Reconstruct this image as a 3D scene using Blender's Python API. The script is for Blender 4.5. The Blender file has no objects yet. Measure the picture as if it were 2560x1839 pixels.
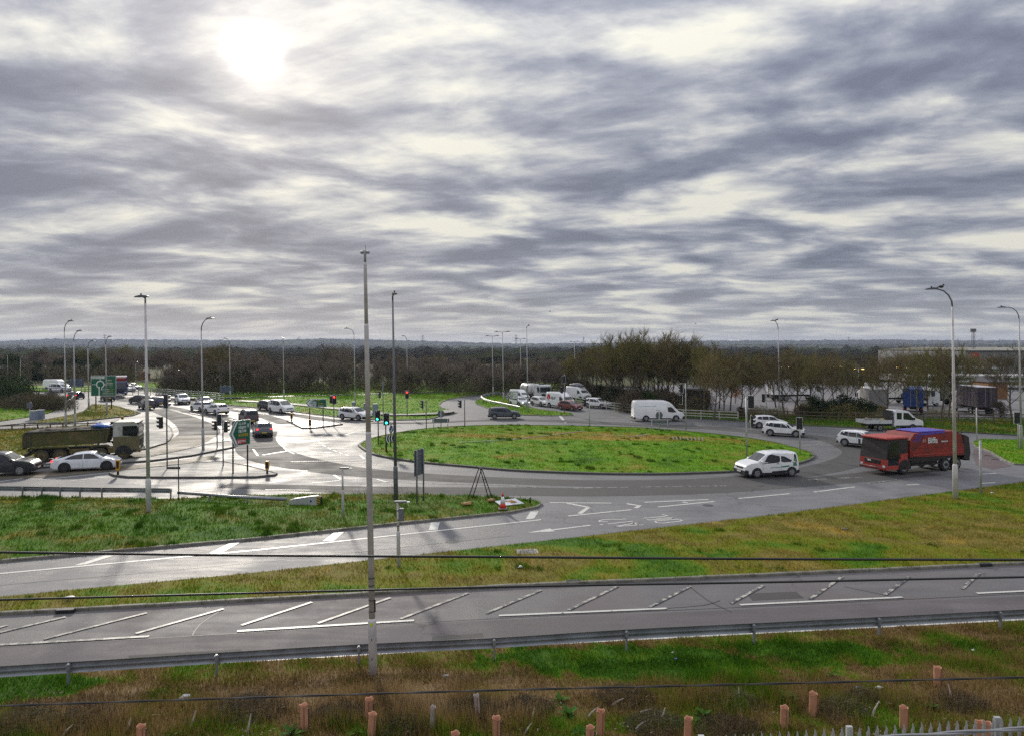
import bpy, bmesh, math, random
import numpy as np
from mathutils import Vector, Matrix, noise as mnoise
from mathutils.geometry import delaunay_2d_cdt

R = math.radians
random.seed(7)
rng = np.random.default_rng(7)
scene = bpy.context.scene
COL = scene.collection

# ------------------------------------------------------------------ camera
CAM_H, FPX, HOR = 9.65, 1800.0, 868.0         # eye height (m), focal length and horizon row of the 2560 px frame
cam_d = bpy.data.cameras.new('camera')
cam_d.sensor_width = 36.0
cam_d.lens = FPX / 2560.0 * 36.0
cam_d.shift_y = -(919.5 - HOR) / 2560.0
cam_d.clip_start, cam_d.clip_end = 0.2, 30000
cam = bpy.data.objects.new('camera', cam_d)
cam.location = (0, 0, CAM_H)
cam.rotation_euler = (R(90), 0, 0)
COL.objects.link(cam)
scene.camera = cam

def G(px, py, z=0.0):
    """the place on the ground (height z) where a viewer standing at the camera sees that row and column"""
    d = (CAM_H - z) * FPX / (py - HOR)
    return Vector(((px - 1280.0) / FPX * d, d, z))

def GD(px, d, z=0.0):
    return Vector(((px - 1280.0) / FPX * d, d, z))

def ZAT(py, d):
    return CAM_H - d * (py - HOR) / FPX

# ------------------------------------------------------------------ world
SUN_AZ, SUN_EL = math.atan2(635 - 1280, FPX), math.atan2(HOR - 130, math.hypot(FPX, 635 - 1280))
SUN_DIR = Vector((math.sin(SUN_AZ) * math.cos(SUN_EL), math.cos(SUN_AZ) * math.cos(SUN_EL), math.sin(SUN_EL)))
SKY_STRENGTH = 1.0
ZENITH = 2.0
CLOUD_A, CLOUD_B = (1.0, 9.7, 0), (-19.8, 43.0, 0)
world = bpy.data.worlds.new('World')
scene.world = world
world.use_nodes = True
wn, wl = world.node_tree.nodes, world.node_tree.links
wn.clear()

class NT:
    """small helper for wiring shader nodes"""
    def __init__(self, nodes, links):
        self.n, self.l = nodes, links
    def put(self, sock, v):
        if isinstance(v, bpy.types.NodeSocket):
            self.l.new(v, sock)
        else:
            sock.default_value = v
    def math(self, op, a, b=0.0, c=None, clamp=False):
        m = self.n.new('ShaderNodeMath'); m.operation = op; m.use_clamp = clamp
        self.put(m.inputs[0], a); self.put(m.inputs[1], b)
        if c is not None: self.put(m.inputs[2], c)
        return m.outputs[0]
    def vmath(self, op, a, b=None):
        m = self.n.new('ShaderNodeVectorMath'); m.operation = op
        self.put(m.inputs[0], a)
        if b is not None: self.put(m.inputs[1], b)
        return m.outputs['Value'] if op in ('DOT_PRODUCT', 'LENGTH') else m.outputs[0]
    def maprange(self, v, a, b, c=0.0, d=1.0, smooth=True):
        m = self.n.new('ShaderNodeMapRange'); m.interpolation_type = 'SMOOTHSTEP' if smooth else 'LINEAR'
        self.put(m.inputs[0], v)
        for i, x in zip((1, 2, 3, 4), (a, b, c, d)): self.put(m.inputs[i], x)
        return m.outputs[0]
    def mix(self, f, a, b, mode='MIX'):
        m = self.n.new('ShaderNodeMix'); m.data_type = 'RGBA'; m.blend_type = mode
        self.put(m.inputs[0], f); self.put(m.inputs[6], a); self.put(m.inputs[7], b)
        return m.outputs[2]
    def noise(self, vec, scale, detail=4, rough=0.55, dist=0.0):
        m = self.n.new('ShaderNodeTexNoise')
        if vec is not None: self.put(m.inputs['Vector'], vec)
        m.inputs['Scale'].default_value = scale; m.inputs['Detail'].default_value = detail
        m.inputs['Roughness'].default_value = rough; m.inputs['Distortion'].default_value = dist
        return m.outputs[0]
    def ramp(self, f, stops, mode='LINEAR'):
        m = self.n.new('ShaderNodeValToRGB'); m.color_ramp.interpolation = mode
        e = m.color_ramp.elements
        while len(e) < len(stops): e.new(0.5)
        for i, (p, c) in enumerate(stops):
            e[i].position = p; e[i].color = (*c, 1) if len(c) == 3 else c
        self.put(m.inputs[0], f)
        return m.outputs[0]
    def mapping(self, vec, loc=(0, 0, 0), rot=(0, 0, 0), sc=(1, 1, 1)):
        m = self.n.new('ShaderNodeMapping')
        self.put(m.inputs[0], vec)
        m.inputs[1].default_value = loc; m.inputs[2].default_value = rot; m.inputs[3].default_value = sc
        return m.outputs[0]
    def combine(self, x, y, z=0.0):
        m = self.n.new('ShaderNodeCombineXYZ')
        self.put(m.inputs[0], x); self.put(m.inputs[1], y); self.put(m.inputs[2], z)
        return m.outputs[0]

def build_sky():
    t = NT(wn, wl)
    out = wn.new('ShaderNodeOutputWorld'); bg = wn.new('ShaderNodeBackground')
    tc = wn.new('ShaderNodeTexCoord')
    sep = wn.new('ShaderNodeSeparateXYZ'); wl.new(tc.outputs['Generated'], sep.inputs[0])
    x, y, z = sep.outputs
    zp = t.math('MAXIMUM', z, 0.0)
    zc = t.math('ADD', zp, 0.10)
    p = t.combine(t.math('DIVIDE', x, zc), t.math('DIVIDE', y, zc))
    # cloud layer: long soft banks lying across the view, drawn on a flat ceiling high overhead
    warp = t.noise(t.mapping(p, loc=(1.3, 7.7, 0)), 0.8, 2, 0.5)
    pw = t.vmath('ADD', p, t.combine(t.math('MULTIPLY', t.math('SUBTRACT', warp, 0.5), 0.9), t.math('MULTIPLY', t.math('SUBTRACT', warp, 0.5), -0.5)))
    n1 = t.noise(t.mapping(pw, loc=CLOUD_A, rot=(0, 0, R(28)), sc=(0.86, 1.10, 1)), 1.85, 9, 0.53, 0.0)
    n2 = t.noise(t.mapping(pw, loc=CLOUD_B, rot=(0, 0, R(30)), sc=(0.55, 1.0, 1)), 0.55, 2, 0.45, 0.0)
    n3 = t.noise(t.mapping(p, loc=(7.7, 5.2, 2), rot=(0, 0, R(18)), sc=(0.75, 1.2, 1)), 5.5, 6, 0.6, 0.0)
    c = t.math('ADD', t.math('MULTIPLY', n1, 0.74), t.math('MULTIPLY', n2, 0.26))
    c = t.math('ADD', c, t.math('MULTIPLY', t.math('MULTIPLY', t.math('SUBTRACT', n3, 0.5), 0.17), t.maprange(zp, 0.03, 0.24, 0.30, 1.0)))
    cl = t.maprange(c, 0.39, 0.61, 0, 1, smooth=False)
    col = t.ramp(cl, [(0.0, (0.130, 0.142, 0.186)), (0.25, (0.172, 0.186, 0.235)), (0.48, (0.255, 0.268, 0.312)),
                      (0.66, (0.37, 0.376, 0.39)), (0.82, (0.48, 0.48, 0.46)), (1.0, (0.60, 0.585, 0.515))])
    # towards the horizon the banks merge into pale, slightly yellow air
    hz = t.math('POWER', t.math('SUBTRACT', 1.0, t.math('MINIMUM', t.math('MULTIPLY', zp, 8.0), 1.0)), 2.2)
    col = t.mix(t.math('MULTIPLY', hz, 0.75), col, (0.44, 0.44, 0.41, 1))
    # the nishita sky, shining through where the deck is thinnest
    sky = wn.new('ShaderNodeTexSky'); sky.sky_type = 'NISHITA'; sky.sun_disc = False
    sky.sun_elevation = SUN_EL; sky.sun_rotation = SUN_AZ
    skyc = t.vmath('SCALE', sky.outputs[0]); skyc.node.inputs['Scale'].default_value = 0.05
    col = t.mix(0.05, col, skyc)
    # overcast: the deck grows brighter towards the zenith
    up = t.math('ADD', 0.90, t.math('MULTIPLY', t.math('MULTIPLY', zp, zp), ZENITH))
    colv = t.vmath('SCALE', col); wl.new(up, colv.node.inputs['Scale'])
    # the sun behind thin cloud
    s = t.math('MAXIMUM', t.vmath('DOT_PRODUCT', t.vmath('NORMALIZE', tc.outputs['Generated']), tuple(SUN_DIR)), 0.0)
    wob = t.math('MULTIPLY', t.math('SUBTRACT', n3, 0.5), 0.0004)
    disc = t.math('POWER', t.math('MINIMUM', t.math('ADD', s, wob), 1.0), 4600.0)
    halo1 = t.math('POWER', s, 700.0)
    halo2 = t.math('POWER', s, 130.0)
    halo3 = t.math('POWER', s, 14.0)
    thin = t.math('ADD', 0.65, t.math('MULTIPLY', cl, 0.35))
    g = t.math('ADD', t.math('MULTIPLY', halo1, 0.20), t.math('MULTIPLY', halo2, 0.15))
    g = t.math('MULTIPLY', t.math('ADD', g, t.math('MULTIPLY', halo3, 0.055)), thin)
    gl = t.vmath('SCALE', (1.0, 0.88, 0.68)); wl.new(g, gl.node.inputs['Scale'])
    dc = t.vmath('SCALE', (1.0, 0.97, 0.90)); wl.new(t.math('MULTIPLY', disc, 2.0), dc.node.inputs['Scale'])
    tot = t.vmath('ADD', t.vmath('ADD', colv, gl), dc)
    wl.new(tot, bg.inputs[0]); bg.inputs[1].default_value = SKY_STRENGTH
    wl.new(bg.outputs[0], out.inputs[0])
build_sky()

# ------------------------------------------------------------------ sun
sun_d = bpy.data.lights.new('sun', 'SUN')
sun_d.energy = 1.9
sun_d.angle = R(3.5)
sun_d.color = (1.0, 0.92, 0.80)
sun = bpy.data.objects.new('sun', sun_d)
sun.rotation_euler = (-SUN_DIR).to_track_quat('-Z', 'Y').to_euler()
sun.location = SUN_DIR * 400
COL.objects.link(sun)

vs = scene.view_settings
vs.view_transform = 'Standard'; vs.look = 'None'; vs.exposure = 0.48; vs.gamma = 1.0; vs.use_curve_mapping = False
scene.cycles.use_denoising = False
scene.cycles.max_bounces = 6
scene.cycles.diffuse_bounces = 3
scene.cycles.glossy_bounces = 3
scene.cycles.transmission_bounces = 4
scene.cycles.volume_bounces = 0
scene.cycles.sample_clamp_indirect = 2.0
scene.cycles.sample_clamp_direct = 0.0
scene.render.film_transparent = False

# ------------------------------------------------------------------ materials
MATS = {}
def new_mat(name):
    m = bpy.data.materials.new(name); m.use_nodes = True
    nt = m.node_tree
    b = nt.nodes['Principled BSDF']
    MATS[name] = m
    return m, NT(nt.nodes, nt.links), b

def M(name, col=(0.5, 0.5, 0.5), rough=0.6, metal=0.0, spec=0.5, coat=0.0, emit=None, estr=0.0, var=0.0, vscale=3.0, dirt=None, alpha=None):
    """plain painted / metal / plastic surface with a little unevenness in tone"""
    if name in MATS: return MATS[name]
    m, t, b = new_mat(name)
    if var > 0 or dirt:
        tc = t.n.new('ShaderNodeTexCoord')
        n = t.noise(tc.outputs['Object'], vscale, 5, 0.6, 0.3)
        k = t.maprange(n, 0.3, 0.7, 1 - var, 1 + var, smooth=False)
        c = t.vmath('SCALE', (*col,)); t.l.new(k, c.node.inputs['Scale'])
        if dirt:
            n2 = t.noise(tc.outputs['Object'], vscale * 0.7, 6, 0.65, 0.8)
            c = t.mix(t.maprange(n2, 0.42, 0.66, 0, dirt[1]), c, (*dirt[0], 1))
        t.l.new(c, b.inputs['Base Color'])
        t.put(b.inputs['Roughness'], t.maprange(n, 0.3, 0.7, max(0.02, rough - 0.12), min(1, rough + 0.12), smooth=False))
    else:
        b.inputs['Base Color'].default_value = (*col, 1)
        b.inputs['Roughness'].default_value = rough
    b.inputs['Metallic'].default_value = metal
    b.inputs['Specular IOR Level'].default_value = spec
    b.inputs['Coat Weight'].default_value = coat
    b.inputs['Coat Roughness'].default_value = 0.06
    if emit:
        b.inputs['Emission Color'].default_value = (*emit, 1); b.inputs['Emission Strength'].default_value = estr
    return m

def pos(t):
    return t.n.new('ShaderNodeNewGeometry').outputs['Position']

def m_grass(name, stops, scale=0.25, fine=6.0, bump=0.6, shift=(0, 0, 0), use_rnd=False, patches=()):
    """turf: patches of colour by place; the blades carry a random value of their own"""
    m, t, b = new_mat(name)
    p = t.mapping(pos(t), loc=shift)
    n = t.noise(p, scale, 6, 0.62, 0.7)
    n2 = t.noise(p, fine, 4, 0.6, 0.4)
    f = t.math('ADD', n, t.math('MULTIPLY', t.math('SUBTRACT', n2, 0.5), 0.28))
    if use_rnd:
        a = t.n.new('ShaderNodeAttribute'); a.attribute_name = 'rnd'
        f = t.math('ADD', f, t.math('MULTIPLY', t.math('SUBTRACT', a.outputs['Fac'], 0.5), 0.16))
    for (x, y, rx, ry, rot, amt) in patches:      # worn or lusher places with an outline of their own
        q = t.mapping(pos(t), loc=(0, 0, 0)); q = t.vmath('SUBTRACT', q, (x, y, 0.0))
        q = t.mapping(q, rot=(0, 0, rot)); q = t.vmath('MULTIPLY', q, (1 / rx, 1 / ry, 0.0))
        dd = t.math('ADD', t.vmath('LENGTH', q), t.math('MULTIPLY', t.math('SUBTRACT', n, 0.5), 1.6))
        f = t.math('ADD', f, t.math('MULTIPLY', t.maprange(dd, 0.75, 1.1, 1, 0), amt))
    c = t.ramp(f, stops)
    if use_rnd:
        k = t.maprange(a.outputs['Fac'], 0, 1, 0.7, 1.35, smooth=False)
        cv = t.vmath('SCALE', c); t.l.new(k, cv.node.inputs['Scale']); c = cv
    t.l.new(c, b.inputs['Base Color'])
    b.inputs['Roughness'].default_value = 0.8
    b.inputs['Specular IOR Level'].default_value = 0.08
    if use_rnd:      # thin blades let the low sun through
        tr = t.n.new('ShaderNodeBsdfTranslucent'); t.l.new(c, tr.inputs[0])
        mx = t.n.new('ShaderNodeMixShader'); mx.inputs[0].default_value = 0.45
        t.l.new(b.outputs[0], mx.inputs[1]); t.l.new(tr.outputs[0], mx.inputs[2])
        t.l.new(mx.outputs[0], t.n['Material Output'].inputs[0])
        b.inputs['Specular IOR Level'].default_value = 0.12
    if not use_rnd:
        bp = t.n.new('ShaderNodeBump'); bp.inputs['Strength'].default_value = bump; bp.inputs['Distance'].default_value = 0.08
        t.l.new(t.noise(p, fine * 2.2, 5, 0.7), bp.inputs['Height']); t.l.new(bp.outputs[0], b.inputs['Normal'])
    return m

GREEN = (0.078, 0.175, 0.006); DEEP = (0.045, 0.118, 0.006); OLIVE = (0.175, 0.170, 0.009); STRAW = (0.30, 0.215, 0.036)
RUSSET = (0.17, 0.10, 0.042); LUSH = (0.120, 0.270, 0.006)
TURF = {
    'island': [(0.28, DEEP), (0.38, GREEN), (0.48, LUSH), (0.60, (0.15, 0.215, 0.014)), (0.74, STRAW)],
    'verge': [(0.28, DEEP), (0.38, GREEN), (0.50, OLIVE), (0.60, (0.165, 0.14, 0.032)), (0.72, STRAW)],
    'wedge': [(0.30, DEEP), (0.44, GREEN), (0.52, (0.085, 0.13, 0.02)), (0.62, OLIVE), (0.75, (0.14, 0.10, 0.035))],
    'rough': [(0.27, DEEP), (0.38, GREEN), (0.46, (0.155, 0.150, 0.020)), (0.53, (0.175, 0.125, 0.040)), (0.62, (0.215, 0.140, 0.062)), (0.75, (0.30, 0.215, 0.115))],
    'tussock': [(0.3, (0.028, 0.080, 0.006)), (0.5, (0.048, 0.118, 0.008)), (0.7, (0.070, 0.145, 0.010))],
    'yellow': [(0.30, GREEN), (0.42, (0.12, 0.15, 0.02)), (0.55, (0.19, 0.165, 0.03)), (0.72, STRAW)],
}
g_ = lambda px, py: tuple(G(px, py))[:2]
PATCH = {'island': [(*g_(1400, 1100), 15, 4.2, R(4), 0.17), (*g_(1720, 1108), 11, 3.2, R(3), 0.10)],
         'rough': [(*g_(60, 1720), 2.2, 0.9, 0, -0.26), (*g_(1640, 1660), 5.5, 1.3, R(6), -0.22), (*g_(2050, 1640), 3.0, 1.0, R(6), -0.15), (*g_(1560, 1810), 2.0, 0.5, R(3), -0.12), (*g_(1100, 1745), 6.0, 1.6, R(5), 0.12), (*g_(450, 1770), 5.0, 1.3, R(5), 0.10), (*g_(2300, 1720), 5.0, 1.2, R(5), 0.05)],
         'verge': [(*g_(2150, 1330), 11, 2.4, R(18), 0.12), (*g_(1500, 1375), 6.0, 1.6, R(12), -0.12), (*g_(900, 1440), 8, 1.4, R(8), 0.06)],
         'wedge': [(*g_(150, 1320), 8, 2.5, R(5), -0.10)]}
for k, v in TURF.items():
    m_grass('turf_' + k, v, 0.5 if k == 'rough' else 0.25, patches=PATCH.get(k, ()))
    m_grass('blades_' + k, v, 0.5 if k == 'rough' else 0.25, use_rnd=True, patches=PATCH.get(k, ()))

def m_asphalt(name, col, rough, wet=0.0, tint=None, scale=1.0, speck=0.35):
    """tarmac: aggregate speckle, stains, and a damp film that varies from place to place"""
    m, t, b = new_mat(name)
    p = pos(t)
    ag = t.noise(p, 55.0, 3, 0.7)
    big = t.noise(p, 0.22 * scale, 5, 0.6, 0.8)
    mid = t.noise(t.mapping(p, rot=(0, 0, R(8)), sc=(0.25, 1.6, 1)), 1.1, 5, 0.6, 0.5)
    k = t.math('ADD', 0.72, t.math('MULTIPLY', ag, speck))
    k = t.math('MULTIPLY', k, t.maprange(big, 0.3, 0.7, 0.8, 1.25, smooth=False))
    k = t.math('MULTIPLY', k, t.maprange(mid, 0.3, 0.7, 0.85, 1.15, smooth=False))
    c = t.vmath('SCALE', (*col,)); t.l.new(k, c.node.inputs['Scale'])
    vr = t.n.new('ShaderNodeTexVoronoi'); vr.feature = 'DISTANCE_TO_EDGE'; vr.inputs['Scale'].default_value = 0.16
    t.l.new(t.vmath('ADD', p, t.combine(t.math('MULTIPLY', t.noise(p, 0.8, 4, 0.6), 2.2), t.math('MULTIPLY', t.noise(t.mapping(p, loc=(9, 4, 0)), 0.8, 4, 0.6), 2.2))), vr.inputs['Vector'])
    crack = t.math('MULTIPLY', t.maprange(vr.outputs[0], 0.0, 0.012, 1, 0), t.maprange(t.noise(p, 0.07, 2), 0.47, 0.56, 0, 0.55))
    c = t.mix(crack, c, (0.02, 0.02, 0.02, 1))
    pv = t.n.new('ShaderNodeTexVoronoi'); pv.distance = 'CHEBYCHEV'; pv.inputs['Scale'].default_value = 0.085
    t.l.new(t.mapping(p, rot=(0, 0, R(9)), sc=(0.6, 1.5, 1)), pv.inputs['Vector'])
    hsv = t.n.new('ShaderNodeSeparateColor'); t.l.new(pv.outputs['Color'], hsv.inputs[0])
    pk = t.maprange(hsv.outputs[0], 0.0, 1.0, 0.88, 1.10, smooth=False)
    cs = t.vmath('SCALE', c); t.l.new(pk, cs.node.inputs['Scale']); c = cs
    if tint: c = t.mix(t.maprange(big, 0.42, 0.62, 0, 0.8), c, (*tint, 1))
    t.l.new(c, b.inputs['Base Color'])
    r = t.maprange(t.math('ADD', t.math('MULTIPLY', big, 0.6), t.math('MULTIPLY', mid, 0.4)), 0.36, 0.64, rough - 0.10, rough + 0.10)
    t.l.new(r, b.inputs['Roughness'])
    b.inputs['Specular IOR Level'].default_value = 0.5 + wet
    bp = t.n.new('ShaderNodeBump'); bp.inputs['Strength'].default_value = 0.75; bp.inputs['Distance'].default_value = 0.015
    t.l.new(t.noise(p, 38.0, 3, 0.7), bp.inputs['Height']); t.l.new(bp.outputs[0], b.inputs['Normal'])
    return m

m_asphalt('tarmac_wet', (0.140, 0.140, 0.143), 0.62, -0.12)
m_asphalt('tarmac_slip', (0.165, 0.163, 0.170), 0.62, -0.12)
m_asphalt('tarmac_near', (0.125, 0.120, 0.123), 0.70, -0.2, tint=(0.125, 0.105, 0.105), speck=0.9)  # reddish tint: the train window's reflection put into the road colour
m_asphalt('tarmac_red', (0.115, 0.080, 0.080), 0.66, -0.1)
m_asphalt('tarmac_lane', (0.100, 0.090, 0.094), 0.74, -0.25, speck=0.9)
m_asphalt('tarmac_worn', (0.085, 0.083, 0.080), 0.80, -0.25)
m_asphalt('tarmac_tan', (0.15, 0.128, 0.090), 0.70, -0.2)
m_asphalt('tarmac_pale', (0.17, 0.16, 0.165), 0.62, 0.0)
m_asphalt('paving', (0.22, 0.215, 0.20), 0.68, -0.15)
m_asphalt('paving_dark', (0.115, 0.11, 0.10), 0.46, 0.0)
M('kerb', (0.22, 0.205, 0.17), 0.75, var=0.28, vscale=2.0, dirt=((0.07, 0.07, 0.045), 0.7))
M('kerb_dark', (0.085, 0.08, 0.07), 0.75, var=0.25, vscale=2.0)
def m_paint(name, col, wear):
    m, t, b = new_mat(name)
    p = pos(t)
    n = t.math('ADD', t.math('MULTIPLY', t.noise(p, 3.2, 6, 0.7, 0.5), 0.7), t.math('MULTIPLY', t.noise(p, 26.0, 4, 0.7), 0.3))
    t.l.new(t.mix(t.maprange(n, wear - 0.04, wear + 0.05, 0, 1), (0.06, 0.06, 0.06, 1), (*col, 1)), b.inputs['Base Color'])
    b.inputs['Roughness'].default_value = 0.5
    return m
m_paint('paint', (0.58, 0.57, 0.52), 0.41)
m_paint('paint_worn', (0.46, 0.44, 0.38), 0.505)

# ------------------------------------------------------------------ mesh helpers
class MB:
    """collects shapes and links them as one mesh"""
    def __init__(self):
        self.v, self.f, self.mi, self.sm = [], [], [], []
        self.m = 0; self.smooth = False
    def add(self, verts, faces):
        o = len(self.v)
        self.v.extend([tuple(x) for x in verts])
        for f in faces:
            self.f.append(tuple(i + o for i in f)); self.mi.append(self.m); self.sm.append(self.smooth)
        return self
    def box(self, c, s, rz=0.0, taper=1.0):
        hx, hy, hz = s[0] / 2, s[1] / 2, s[2] / 2
        ca, sa = math.cos(rz), math.sin(rz)
        vs = []
        for dz in (-1, 1):
            k = taper if dz > 0 else 1.0
            for dx, dy in ((-1, -1), (1, -1), (1, 1), (-1, 1)):
                X, Y = dx * hx * k, dy * hy * k
                vs.append((c[0] + X * ca - Y * sa, c[1] + X * sa + Y * ca, c[2] + dz * hz))
        return self.add(vs, [(3, 2, 1, 0), (4, 5, 6, 7), (0, 1, 5, 4), (1, 2, 6, 5), (2, 3, 7, 6), (3, 0, 4, 7)])
    def rbox(self, c, s, r=0.03, seg=1):
        """box with chamfered edges"""
        bm = bmesh.new()
        bmesh.ops.create_cube(bm, size=1.0)
        bmesh.ops.scale(bm, vec=s, verts=bm.verts)
        bmesh.ops.bevel(bm, geom=bm.edges[:], offset=r, segments=seg, affect='EDGES', profile=0.6)
        bm.verts.index_update()
        self.add([(v.co.x + c[0], v.co.y + c[1], v.co.z + c[2]) for v in bm.verts], [[v.index for v in f.verts] for f in bm.faces])
        bm.free()
        return self
    def tube(self, pts, rad, n=8, cap=True, up=None):
        """tapered tube along a path"""
        pts = [Vector(p) for p in pts]
        if not hasattr(rad, '__len__'): rad = [rad] * len(pts)
        rings = []
        ref = Vector(up) if up else None
        for i, p in enumerate(pts):
            if i == 0: d = pts[1] - p
            elif i == len(pts) - 1: d = p - pts[i - 1]
            else: d = (pts[i + 1] - p).normalized() + (p - pts[i - 1]).normalized()
            d = d.normalized() if d.length > 1e-9 else Vector((0, 0, 1))
            if ref is None:
                ref = Vector((1, 0, 0)) if abs(d.x) < 0.8 else Vector((0, 1, 0))
            a = (ref - d * ref.dot(d)).normalized(); b2 = d.cross(a)
            ref = a
            rings.append([p + (a * math.cos(2 * math.pi * k / n) + b2 * math.sin(2 * math.pi * k / n)) * rad[i] for k in range(n)])
        vs = [v for r in rings for v in r]
        fs = []
        for i in range(len(rings) - 1):
            for k in range(n):
                a, b2 = i * n + k, i * n + (k + 1) % n
                fs.append((a, b2, b2 + n, a + n))
        if cap:
            fs.append(tuple(reversed(range(n)))); fs.append(tuple(range(len(vs) - n, len(vs))))
        sm = self.smooth; self.smooth = n >= 6
        self.add(vs, fs); self.smooth = sm
        return self
    def prism(self, poly, axis='y', a=0.0, b=1.0):
        """polygon given in the plane across an axis, pushed out from a to b along it"""
        def P(u, v, w):
            return (u, w, v) if axis == 'y' else ((w, u, v) if axis == 'x' else (u, v, w))
        n = len(poly)
        vs = [P(u, v, a) for u, v in poly] + [P(u, v, b) for u, v in poly]
        fs = [tuple(range(n)), tuple(reversed(range(n, 2 * n)))] + [(i, i + n, (i + 1) % n + n, (i + 1) % n) for i in range(n)]
        return self.add(vs, fs)
    def lathe(self, prof, c=(0, 0, 0), n=12):
        vs, fs = [], []
        for r, z in prof:
            for k in range(n):
                an = 2 * math.pi * k / n
                vs.append((c[0] + r * math.cos(an), c[1] + r * math.sin(an), c[2] + z))
        for i in range(len(prof) - 1):
            for k in range(n):
                fs.append((i * n + k, i * n + (k + 1) % n, (i + 1) * n + (k + 1) % n, (i + 1) * n + k))
        fs.append(tuple(range(len(vs) - n, len(vs)))); fs.append(tuple(reversed(range(n))))
        return self.add(vs, fs)
    def wheel(self, x, y, z, r, w, n=20):
        """cylinder lying along y"""
        vs, fs = [], []
        prof = [(r * 0.93, -w / 2), (r, -w * 0.36), (r, w * 0.36), (r * 0.93, w / 2)]
        for rr, yy in prof:
            for k in range(n):
                an = 2 * math.pi * k / n
                vs.append((x + rr * math.cos(an), y + yy, z + rr * math.sin(an)))
        for i in range(3):
            for k in range(n):
                fs.append((i * n + (k + 1) % n, i * n + k, (i + 1) * n + k, (i + 1) * n + (k + 1) % n))
        fs.append(tuple(range(n))); fs.append(tuple(reversed(range(3 * n, 4 * n))))
        return self.add(vs, fs)
    def blob(self, c, r, sub=2, noise_amt=0.25, seed=0, flat=1.0):
        bm = bmesh.new(); bmesh.ops.create_icosphere(bm, subdivisions=sub, radius=1.0)
        rr = r if hasattr(r, '__len__') else (r, r, r)
        vs = []
        for v in bm.verts:
            k = 1 + noise_amt * mnoise.noise(v.co * 1.7 + Vector((seed * 3.1, seed, -seed)))
            z = v.co.z * k
            if z < 0: z *= flat
            vs.append((c[0] + v.co.x * k * rr[0], c[1] + v.co.y * k * rr[1], c[2] + z * rr[2]))
        bm.verts.index_update()
        sm = self.smooth; self.smooth = True
        self.add(vs, [[v.index for v in f.verts] for f in bm.faces]); self.smooth = sm
        bm.free()
        return self
    def mesh(self, name, mats):
        me = bpy.data.meshes.new(name)
        me.from_pydata(self.v, [], self.f)
        for m in (mats if isinstance(mats, (list, tuple)) else [mats]):
            me.materials.append(MATS[m] if isinstance(m, str) else m)
        me.polygons.foreach_set('material_index', self.mi)
        me.polygons.foreach_set('use_smooth', self.sm)
        me.update()
        return me
    def build(self, name, mats, parent=None, fix=False, **kw):
        me = self.mesh(name, mats)
        if fix:
            bm = bmesh.new(); bm.from_mesh(me); bmesh.ops.recalc_face_normals(bm, faces=bm.faces); bm.to_mesh(me); bm.free()
        return link(name, me, parent, **kw)

def link(name, data, parent=None, label=None, cat=None, group=None, kind=None, loc=None, rz=None):
    o = bpy.data.objects.new(name, data)
    COL.objects.link(o)
    if parent is not None: o.parent = parent
    if loc is not None: o.location = loc
    if rz is not None: o.rotation_euler = (0, 0, rz)
    return tag(o, label, cat, group, kind)

def tag(o, label=None, cat=None, group=None, kind=None):
    if label: o['label'] = label
    if cat: o['category'] = cat
    if group: o['group'] = group
    if kind: o['kind'] = kind
    return o

def thing(name, label, cat, loc=(0, 0, 0), rz=0.0, group=None):
    return link(name, None, None, label, cat, group, None, loc, rz)

def copy_tree(o, parent=None):
    c = o.copy(); COL.objects.link(c); c.parent = parent
    for ch in o.children: copy_tree(ch, c)
    return c

# ------------------------------------------------------------------ ground, roads, verges
def to_xy(p):
    if isinstance(p, Vector): return (p.x, p.y)
    g = G(p[0], p[1]); return (g.x, g.y)

def densify(pts, step, closed=True):
    out = []
    n = len(pts)
    for i in range(n if closed else n - 1):
        a, b = Vector(pts[i]), Vector(pts[(i + 1) % n])
        k = max(1, int((b - a).length / step))
        for j in range(k): out.append(tuple(a.lerp(b, j / k)))
    if not closed: out.append(tuple(pts[-1]))
    return out

def smooth_path(pts, step=0.8):
    """catmull-rom through ground points (tuples of any length)"""
    P = [np.array(p, float) for p in pts]
    P = [2 * P[0] - P[1]] + P + [2 * P[-1] - P[-2]]
    out = []
    for i in range(1, len(P) - 2):
        p0, p1, p2, p3 = P[i - 1:i + 3]
        k = max(2, int(np.linalg.norm((p2 - p1)[:2]) / step))
        for j in range(k):
            t = j / k
            out.append(0.5 * ((2 * p1) + (-p0 + p2) * t + (2 * p0 - 5 * p1 + 4 * p2 - p3) * t * t + (-p0 + 3 * p1 - 3 * p2 + p3) * t ** 3))
    out.append(P[-2])
    return out

def inside(px, py, poly):
    r = np.zeros(len(px), bool)
    n = len(poly)
    for i in range(n):
        x1, y1 = poly[i]; x2, y2 = poly[(i + 1) % n]
        c = ((y1 > py) != (y2 > py))
        with np.errstate(divide='ignore', invalid='ignore'):
            xi = (x2 - x1) * (py - y1) / (y2 - y1 + 1e-12) + x1
        r ^= c & (px < xi)
    return r

def dist_to(px, py, poly):
    d = np.full(len(px), 1e9)
    n = len(poly)
    for i in range(n):
        ax, ay = poly[i]; bx, by = poly[(i + 1) % n]
        L2 = (bx - ax) ** 2 + (by - ay) ** 2 + 1e-12
        t = np.clip(((px - ax) * (bx - ax) + (py - ay) * (by - ay)) / L2, 0, 1)
        d = np.minimum(d, np.hypot(px - ax - t * (bx - ax), py - ay - t * (by - ay)))
    return d

def sines(x, y, s):
    return (np.sin(x * 1.3 / s + 0.7 * np.sin(y * 0.9 / s)) + np.sin(y * 1.7 / s + 1.1 + 0.6 * np.sin(x * 0.7 / s)) + np.sin((x + y) * 0.8 / s + 2.0)) / 3

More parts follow.
